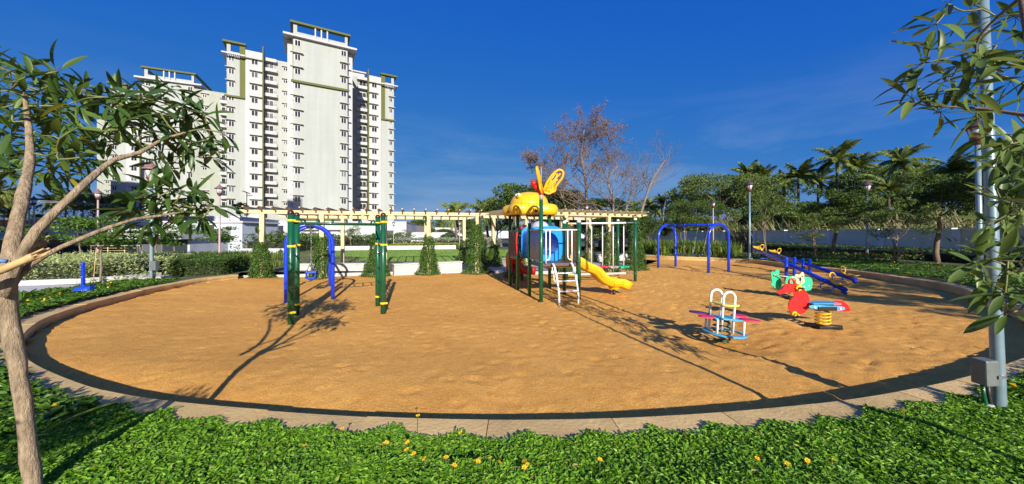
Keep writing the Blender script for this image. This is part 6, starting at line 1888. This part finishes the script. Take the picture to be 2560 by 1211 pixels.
# ------------------------------------------------------------------ coconut palms
def palm_meshes(seed, nf=32, fl=3.4):
    rg = random.Random(seed); Vs = []; Fs = []; b = 0
    rach = MB()
    for k in range(nf):
        a = 2 * math.pi * k / nf * 2.4 + rg.uniform(-.3, .3); el = rg.uniform(-.55, 1.25) if k > 4 else rg.uniform(1.0, 1.45)
        L_ = fl * rg.uniform(.8, 1.1); pts = []
        droop = rg.uniform(.55, 1.0)
        p = Vector((0, 0, 0)); e = el; st = L_ / 14
        for j in range(15):
            pts.append(p.copy()); p = p + Vector((math.cos(a) * math.cos(e), math.sin(a) * math.cos(e), math.sin(e))) * st; e -= droop * .085 * (.4 + j / 9)
        rach.tube(pts[::2], [.035 - .004 * j for j in range(len(pts[::2]))], 4, cap=False)
        sd = Vector((-math.sin(a), math.cos(a), 0))
        for j in range(1, 15):
            for sgn in (-1, 1):
                for h_ in (0, .5):
                    if j == 14 and h_: continue
                    q = pts[j].lerp(pts[min(j + 1, 14)], h_); t = (pts[min(j + 1, 14)] - pts[j - 1]).normalized()
                    ll = .75 * math.sin(math.pi * (.12 + .8 * (j + h_) / 15)) * fl / 3 * rg.uniform(.85, 1.1)
                    d = (sd * sgn * .8 + t * .55 + Vector((0, 0, -.45 - .4 * rg.random()))).normalized()
                    w_ = t * .06 * fl / 3
                    m1 = q + d * ll * .5 + Vector((0, 0, .02)); tp = q + d * ll + Vector((0, 0, -.14 * ll))
                    Vs += [q - w_, q + w_, m1 + w_ * .9, tp, m1 - w_ * .9]; Fs += [(b, b + 1, b + 2), (b, b + 2, b + 4), (b + 4, b + 2, b + 3)]; b += 5
    crown = np_mesh('crown', np.array([tuple(v) for v in Vs]), np.array(Fs), lf_palm)
    return crown, rach.mesh('frond_stalks', lf_palm)
PALM = [palm_meshes(s_, 28 + s_ % 3 * 3) for s_ in (1, 2, 3, 4)]
ptrunk = []
for s_ in range(2):
    m = MB(); pts = [(.25 * math.sin(j * .3) * (1 - s_ * 2), .1 * math.sin(j * .2), -1 + j / 12) for j in range(13)]
    m.tube(pts, [.019 - .0007 * j for j in range(13)], 8); ptrunk.append(pts)
def palm(x, y, Y, label, s=1.0, z0=.5):
    p = PX(x, y, Y)
    t = empty('palm_tree', p, rnd.uniform(0, 6.28), label, 'palm tree', 'coconut palms round the park')
    h = p.z - z0; i = rnd.randrange(4)
    m = MB(); b_ = rnd.uniform(-.9, .9); pts = [(b_ * (j / 10) ** 2 , 0, -h * j / 10) for j in range(11)]
    m.tube(pts, [.12 + .012 * j for j in range(11)], 8); m.build('trunk', m_barkd, t)
    link_mesh('crown', PALM[i][0], t, (0, 0, 0), None, (s * .84,) * 3); link_mesh('frond_stalk', PALM[i][1], t, (0, 0, 0), None, (s * .84,) * 3)
    return t
for x, y, Y, s, lab in ((2092, 398, 50, 1.15, 'tallest coconut palm, right of the two seesaws against the sky'), (2142, 418, 55, 1.1, 'palm just right of and behind the tallest one'), (1996, 440, 54, 1.1, 'dark palm left of the tallest palm'),
                       (1870, 435, 62, 1.0, 'left palm of the pair above the grey-blue lamp'), (1906, 447, 60, 1.0, 'right palm of the pair above the grey-blue lamp'), (1722, 473, 80, 1.0, 'lone slender palm right of the leaning bare trunk'),
                       (2250, 405, 43, .95, 'palm against the sky right of the second grey-blue lamp'), (2222, 470, 38, .95, 'low bright palm beneath the one right of the second lamp'), (2382, 428, 40, .95, 'palm left of the thin right-hand lamp post'),
                       (2520, 400, 36, 1.0, 'dark palm at the right edge behind the leaves'), (1585, 520, 95, 1.0, 'distant palm left of the leaning bare trunk foot'), (1625, 515, 92, 1.0, 'distant palm just left of the leaning bare trunk'),
                       (1655, 508, 88, 1.0, 'distant palm just right of the leaning bare trunk'), (1688, 502, 85, 1.0, 'distant palm midway to the lone slender palm'), (1640, 528, 100, .9, 'smallest distant palm low by the leaning bare trunk'),
                       (1137, 538, 62, 1.15, 'palm with hanging fronds behind the right end of the long pergola'), (1215, 535, 58, 1.15, 'palm with hanging fronds at the left end of the right pergola'),
                       (1049, 550, 125, 1.0, 'distant palm right of the white podium'), (1100, 562, 140, 1.0, 'distant palm low before the open lawn pergola end'),
                       (130, 508, 72, 1.0, 'palm on the left bank right of the thick trunk'), (165, 500, 78, 1.05, 'palm on the left bank beside the dark bushy tree'), (185, 492, 92, 1.0, 'palm on the left bank highest of its group'),
                       (18, 500, 62, 1.0, 'palm at the far left behind the thick trunk'), (-8, 478, 58, 1.0, 'palm cut off by the left edge'), (305, 528, 60, .8, 'small palm before the second tower'), (1958, 462, 62, 1.0, 'dark palm low between the pair and the tallest palm'), (2045, 450, 58, 1.0, 'palm just left of and behind the tallest one'), (2178, 445, 60, 1.0, 'far palm between the tallest palm and the second lamp'), (2292, 440, 52, 1.0, 'palm halfway from the second lamp to the right-hand leaves'), (2335, 462, 56, 1.0, 'low far palm left of the thin right lamp post'), (2440, 440, 46, 1.0, 'palm half hidden behind the near right pole'), (1818, 482, 82, 1.0, 'small far palm left of the pair above the lamp'), (1755, 500, 90, .9, 'small far palm beside the lone slender one')):
    palm(x, y, Y, lab, s)

# ------------------------------------------------------------------ bare trees
def bare(seed, pts, r0, levels, spread, ntw, leafmt=None, nleaf=0, label='', droop=0.0, bark=m_barkg, limb=None, lsize=.16):
    rg = random.Random(seed)
    base = Vector(pts[0]); P_ = spline([Vector(p) - base for p in pts], .5)
    t = empty('bare_tree', base, 0, label, 'tree', 'leafless trees behind the right pergola')
    m = MB(); k = len(P_); m.tube(P_, [r0 * (1 - .72 * i / (k - 1)) for i in range(k)], 8); m.build('trunk', bark, t)
    bm_ = MB(); tips = []
    def grow(p, d, L_, r_, lv):
        n = 4; pts_ = [p]; q = p.copy(); dd = d.copy()
        for j in range(n):
            dd = (dd + Vector((rg.gauss(0, .16), rg.gauss(0, .16), rg.gauss(0.05 - droop * .1, .12)))).normalized()
            q = q + dd * L_ / n; pts_.append(q.copy())
        bm_.tube(pts_, [r_ * (1 - .55 * j / n) for j in range(n + 1)], 5 if lv > 1 else 3, cap=False)
        if lv <= 1:
            for p_ in pts_[1:]: tips.append(p_)
        if lv <= 0: return
        for c in range(rg.choice((2, 3, 3))):
            f = rg.uniform(.35, 1); i = min(n, int(f * n) + 1)
            ax_ = Vector((rg.gauss(0, 1), rg.gauss(0, 1), rg.gauss(0, .6))).normalized()
            nd = (dd * 1.0 + ax_ * spread).normalized()
            grow(pts_[i], nd, L_ * rg.uniform(.55, .8), r_ * .55, lv - 1)
    total = sum((P_[i + 1] - P_[i]).length for i in range(k - 1))
    for b_ in range(ntw):
        f = rg.uniform(limb or .35, 1); i = int(f * (k - 1)); a = rg.uniform(0, 6.28)
        d = Vector((math.cos(a) * 1.1, math.sin(a) * .6, .5 + .45 * f)).normalized()
        grow(P_[i], d, total * .255 * (1.25 - .75 * f), r0 * (1 - .72 * f) * .42, levels)
    bm_.build('branches', bark, t)
    if leafmt:
        T_ = np.array([tuple(x) for x in tips]); i = nr.integers(0, len(T_), nleaf)
        P = T_[i] + nr.normal(size=(nleaf, 3)) * .09; D = nr.normal(size=(nleaf, 3)) * .6; D[:, 2] -= .8
        mass('dried_leaves', P, D, lsize, leafmt, t)
    return t
px3 = lambda x, y, d: PX(x, y, d)
bare(3, [px3(1466, 660, 40), px3(1467, 560, 40), px3(1464, 455, 40.3), px3(1454, 395, 40.6), px3(1456, 350, 40.6), px3(1461, 325, 40.6)], .24, 3, .75, 36, lf_dry, 10500, 'tallest bare tree with reddish dried leaves and a pale straight trunk', .2, m_barkr, .36)
bare(5, [px3(1532, 650, 37), px3(1531, 560, 37), px3(1533, 500, 37), px3(1520, 450, 37), px3(1545, 415, 37)], .2, 3, .7, 26, lf_dry, 1500, 'dark bare tree with crooked spreading limbs, middle of the three', 0, m_barkg, .42)
bare(8, [px3(1552, 650, 38), px3(1556, 560, 38), px3(1578, 480, 38), px3(1582, 440, 38), px3(1590, 415, 38)], .15, 3, .7, 12, None, 0, 'slim bare tree just left of the leaning one', 0, m_barkg, .45)
bare(11, [px3(1580, 650, 35), px3(1596, 560, 35), px3(1616, 490, 35), px3(1636, 440, 35), px3(1655, 412, 35), px3(1666, 398, 35)], .19, 3, .62, 17, None, 0, 'bare tree leaning to the right, its trunk curved', 0, m_barkg, .5)
bare(14, [px3(1425, 640, 41), px3(1418, 540, 41), px3(1400, 480, 41), px3(1375, 440, 41), px3(1350, 410, 41)], .16, 3, .75, 14, lf_dry, 3600, 'low twiggy bare tree left of the tallest one with dried leaves', .2, m_barkg, .5)
bare(17, [px3(1662, 600, 60), px3(1658, 540, 60), px3(1664, 500, 60), px3(1666, 478, 60)], .16, 1, .6, 3, None, 0, 'short dead stump trunk before the distant palms', 0, m_barkg, .5)

# ------------------------------------------------------------------ the two near trees with long leaves
def big_leaf(seed):
    rg = random.Random(seed); m = MB(); k = 8; vs = []
    cur = rg.uniform(-.05, .30); tw = rg.uniform(-.25, .25); asp = rg.uniform(.17, .25)
    # short stalk then the blade
    for j in range(k):
        f = j / (k - 1); x = .16 + .84 * f
        w_ = asp * (math.sin(math.pi * (f ** .85) * .97 + .03)) ** .75 if f < 1 else 0.0
        if j == 0: w_ = .01
        z = -cur * f * f; a = tw * f
        fold = .22 * w_
        for s_ in (-1, 0, 1):
            y_ = s_ * w_ / 2; zz = z + (fold if s_ else 0)
            vs.append((x, y_ * math.cos(a), zz + y_ * math.sin(a)))
    fs = []
    for j in range(k - 1): fs += [(j * 3, (j + 1) * 3, (j + 1) * 3 + 1, j * 3 + 1), (j * 3 + 1, (j + 1) * 3 + 1, (j + 1) * 3 + 2, j * 3 + 2)]
    m.add(vs, fs, True)
    m.tube([(0, 0, 0), (.08, 0, .008), (.17, 0, 0)], .009, 4, cap=False)
    return m
LV = [big_leaf(i) for i in range(6)]
LVM = {lf_big: [b.mesh('leaf', lf_big) for b in LV], lf_bigr: [b.mesh('leaf', lf_bigr) for b in LV]}
m_twig = mat('green_twig', (.16, .17, .05), .6, var=.25, vs=12)
def whorl(t, c, axis, n, size, rg, mt, loose, spread=1.0, cnt=None):
    axis = axis.normalized(); s1 = axis.orthogonal().normalized(); s2 = axis.cross(s1)
    a0 = rg.uniform(0, 6.28)
    for i in range(n):
        a = a0 + 6.283 * i / n + rg.uniform(-.3, .3)
        d = (axis * rg.uniform(-.1, .75) + (s1 * math.cos(a) + s2 * math.sin(a)) * spread + Vector((0, 0, -.30 * rg.random()))).normalized()
        sz = size * rg.uniform(.65, 1.15)
        up = Vector((rg.gauss(0, .35), rg.gauss(0, .35) - .25, 1)).normalized()
        y_ = up.cross(d).normalized(); z_ = d.cross(y_)
        Mx = Matrix((( d.x, y_.x, z_.x), (d.y, y_.y, z_.y), (d.z, y_.z, z_.z)))
        if cnt[0] < 296:
            o = link_mesh('leaf', LVM[mt][rg.randrange(6)], t, c, Mx.to_euler(), (sz, sz, sz)); cnt[0] += 1
        else:
            b = LV[rg.randrange(6)]; M4 = Matrix.Translation(c) @ Mx.to_4x4() @ Matrix.Scale(sz, 4)
            loose.add([M4 @ Vector(v) for v in b.v], b.f, True)
def near_tree(root_loc, label, limbs, clusters, size, mt, seed, bark, nper=(6, 8)):
    rg = random.Random(seed); t = empty('tree', root_loc, 0, label, 'tree', None)
    base = Vector(root_loc); nodes = []
    for nm, pts, rr_ in limbs:
        pts = [Vector(p) - base for p in pts]
        # keep radius list in step with the smoothed path
        S_ = spline(pts, .06); tl = np.cumsum([0] + [(S_[i + 1] - S_[i]).length for i in range(len(S_) - 1)]); tk = np.cumsum([0] + [(pts[i + 1] - pts[i]).length for i in range(len(pts) - 1)])
        rs = np.interp(tl / tl[-1], tk / tk[-1], rr_)
        ph = rg.uniform(0, 9)
        rs = [r_ * (1 + .05 * math.sin(i * 1.3 + ph) + rg.uniform(-.03, .03)) for i, r_ in enumerate(rs)]
        S_ = [p + Vector((rg.gauss(0, .04), rg.gauss(0, .04), 0)) * r_ for p, r_ in zip(S_, rs)]
        m = MB(); m.tube(S_, rs, 14); m.build(nm, bark, t)
        nodes += S_[len(S_) // 3:]
    loose = MB(); cnt = [0]
    for (x, y, d) in clusters:
        c = PX(x, y, d) - base
        nb = min(nodes, key=lambda q: (q - c).length + .25 * abs(q.z - c.z))
        mid = nb.lerp(c, .55) + Vector((rg.gauss(0, .03), rg.gauss(0, .03), rg.uniform(-.05, .03)))
        tw = MB(); tw.tube(spline([nb, mid, c], .06), .006, 5, cap=False); tw.build('twig', m_twig, t)
        nodes.append(mid); nodes.append(c)
        ax_ = (c - mid).normalized() * .8 + Vector((0, 0, .35))
        whorl(t, c, ax_, rg.randint(*nper), size, rg, mt, loose, 1.0, cnt)
    if loose.v:
        o = loose.build('leaves', mt, t); o['kind'] = 'stuff'
    return t
rgn = random.Random(5)
def region(poly, n, d0, d1, mind=26):
    out_ = []; tries = 0
    while len(out_) < n and tries < 4000:
        tries += 1
        x = rgn.uniform(min(p[0] for p in poly), max(p[0] for p in poly)); y = rgn.uniform(min(p[1] for p in poly), max(p[1] for p in poly))
        c = False; j = len(poly) - 1
        for i in range(len(poly)):
            if (poly[i][1] > y) != (poly[j][1] > y) and x < (poly[j][0] - poly[i][0]) * (y - poly[i][1]) / (poly[j][1] - poly[i][1]) + poly[i][0]: c = not c
            j = i
        if c and all(math.hypot(x - a, y - b) > mind for a, b, _ in out_): out_.append((x, y, rgn.uniform(d0, d1)))
    return out_
d = 2.1
limbs = [('trunk', [PX(92, 1290, d), PX(74, 1150, d), PX(58, 1000, d), PX(38, 880, d), PX(18, 780, d), PX(10, 700, d)], [.041, .037, .035, .038, .044, .044]),
         ('branch', [PX(24, 820, d), PX(13, 745, d), PX(22, 660, d), PX(42, 560, d + .08), PX(62, 470, d + .18), PX(75, 400, d + .3), PX(72, 320, d + .4), PX(60, 230, d + .5)], [.033, .0435, .036, .033, .029, .023, .017, .010]),
         ('branch', [PX(10, 740, d - .05), PX(40, 660, d - .04), PX(95, 575, d), PX(170, 500, d + .1), PX(240, 435, d + .25), PX(285, 400, d + .35), PX(350, 382, d + .45), PX(400, 352, d + .55), PX(470, 330, d + .6)], [.032, .027, .0245, .0215, .0185, .016, .013, .010, .007]),
         ('branch', [PX(12, 760, d), PX(45, 690, d), PX(120, 635, d + .05), PX(200, 598, d + .1), PX(270, 570, d + .2), PX(340, 548, d + .3), PX(400, 540, d + .4), PX(460, 530, d + .5)], [.027, .018, .0145, .0125, .0115, .010, .008, .006]),
         ('branch', [PX(-40, 760, d + .1), PX(-30, 690, d + .1), PX(-45, 560, d + .2), PX(-60, 440, d + .5)], [.04, .03, .025, .02])]
clusters = region([(-60, 170), (60, 140), (150, 185), (250, 215), (330, 250), (330, 330), (280, 400), (180, 450), (60, 430), (-60, 440)], 66, 2.45, 3.2, 26) \
    + region([(300, 240), (420, 215), (520, 250), (560, 330), (540, 400), (450, 430), (340, 400)], 30, 2.6, 3.2, 24) \
    + region([(300, 500), (380, 470), (500, 480), (550, 520), (520, 570), (420, 590), (330, 560)], 18, 2.5, 2.95, 25) + [(40, 425, 2.4), (0, 400, 2.5), (130, 420, 2.6)]
near_tree(PX(92, 1290, d), 'tree with long dark leaves and a pale rough trunk at the left edge', limbs, clusters, .215, lf_big, 21, m_bark, (6, 9))
# bamboo props tied to the trunk
def bamboo(a, b, r_, label):
    a = Vector(a); b = Vector(b); o = empty('bamboo_pole', a, 0, label, 'pole', 'bamboo props tied to the left tree')
    q = b - a; m = MB(); n = 16; pts = [q * (i / n) for i in range(n + 1)]
    m.tube(pts, [r_ * (1.12 if i % 6 == 3 else 1.0) for i in range(n + 1)], 10); m.build('cane', m_bamboo, o)
    m = MB(); u = q.normalized(); s_ = u.orthogonal().normalized(); s2 = u.cross(s_)
    for i in range(5):
        w_ = (s_ * math.cos(i * 1.3) + s2 * math.sin(i * 1.3)) * r_ * .7
        m.tube([q * .98 + w_, q + u * rgn.uniform(.02, .07) + w_ * 1.15], r_ * .28, 5)
    m.build('splintered_end', m_bamboo, o)
bamboo(PX(-90, 715, 1.9), PX(88, 640, 1.98), .020, 'lower bamboo pole with a splintered end across the left trunk')
bamboo(PX(-90, 690, 2.12), PX(100, 606, 2.3), .016, 'upper split bamboo pole behind the left trunk')
bamboo(PX(-90, 706, 2.14), PX(92, 622, 2.32), .012, 'thin bamboo slat between the two thicker poles')
m = MB(); m.tube([PX(-14, 660, 2.0), PX(4, 652, 2.01), PX(18, 654, 2.02)], .011, 8)
tag(m.build('rag', m_rag), 'blue strip of cloth tied round the bamboo poles', 'cloth')

# right tree, trunk outside the picture
d = 2.2
tb = Vector((3.42, 2.25, .27))
limbs = [('trunk', [tb, tb + Vector((-.02, 0, 1.2)), tb + Vector((-.1, 0, 2.2)), PX(2575, 120, 2.3), PX(2545, -60, 2.4)], [.035, .032, .028, .02, .016]),
         ('branch', [PX(2640, 300, 2.35), PX(2540, 285, 2.6), PX(2450, 272, 2.75), PX(2330, 266, 2.9)], [.015, .013, .011, .006]),
         ('branch', [PX(2600, -40, 2.4), PX(2520, 20, 2.6), PX(2450, 90, 2.75), PX(2440, 130, 2.8), PX(2480, 150, 2.85)], [.013, .011, .008, .006, .005]),
         ('branch', [PX(2660, 530, 2.3), PX(2560, 510, 2.6), PX(2500, 495, 2.75)], [.008, .006, .005]),
         ('branch', [PX(2680, 660, 2.3), PX(2560, 655, 2.6), PX(2480, 650, 2.7)], [.008, .006, .005])]
clusters = region([(2270, 190), (2330, 110), (2400, 130), (2420, 260), (2330, 300), (2270, 270)], 9, 2.8, 3.0, 32) \
    + region([(2400, 0), (2560, 0), (2600, 130), (2590, 420), (2480, 420), (2420, 260)], 20, 2.6, 3.0, 36) \
    + region([(2450, 400), (2600, 400), (2600, 740), (2500, 740)], 12, 2.6, 2.9, 42) + [(2370, 10, 2.85), (2340, 60, 2.85), (2490, 650, 2.7), (2500, 500, 2.75), (2520, 780, 2.7), (2560, 730, 2.7), (2440, 660, 2.75), (2470, 560, 2.75), (2480, 720, 2.7)]
near_tree(tb, 'tree reaching in from the right edge with long pale green leaves', limbs, clusters, .275, lf_bigr, 33, m_barkd, (5, 7))

# shrub and trees behind the viewer that throw shade on the lower left
tree('gard1', (-2.6, -1.5, .27), .42, 'bushy tree out of view behind the viewer on the left', 1.0)
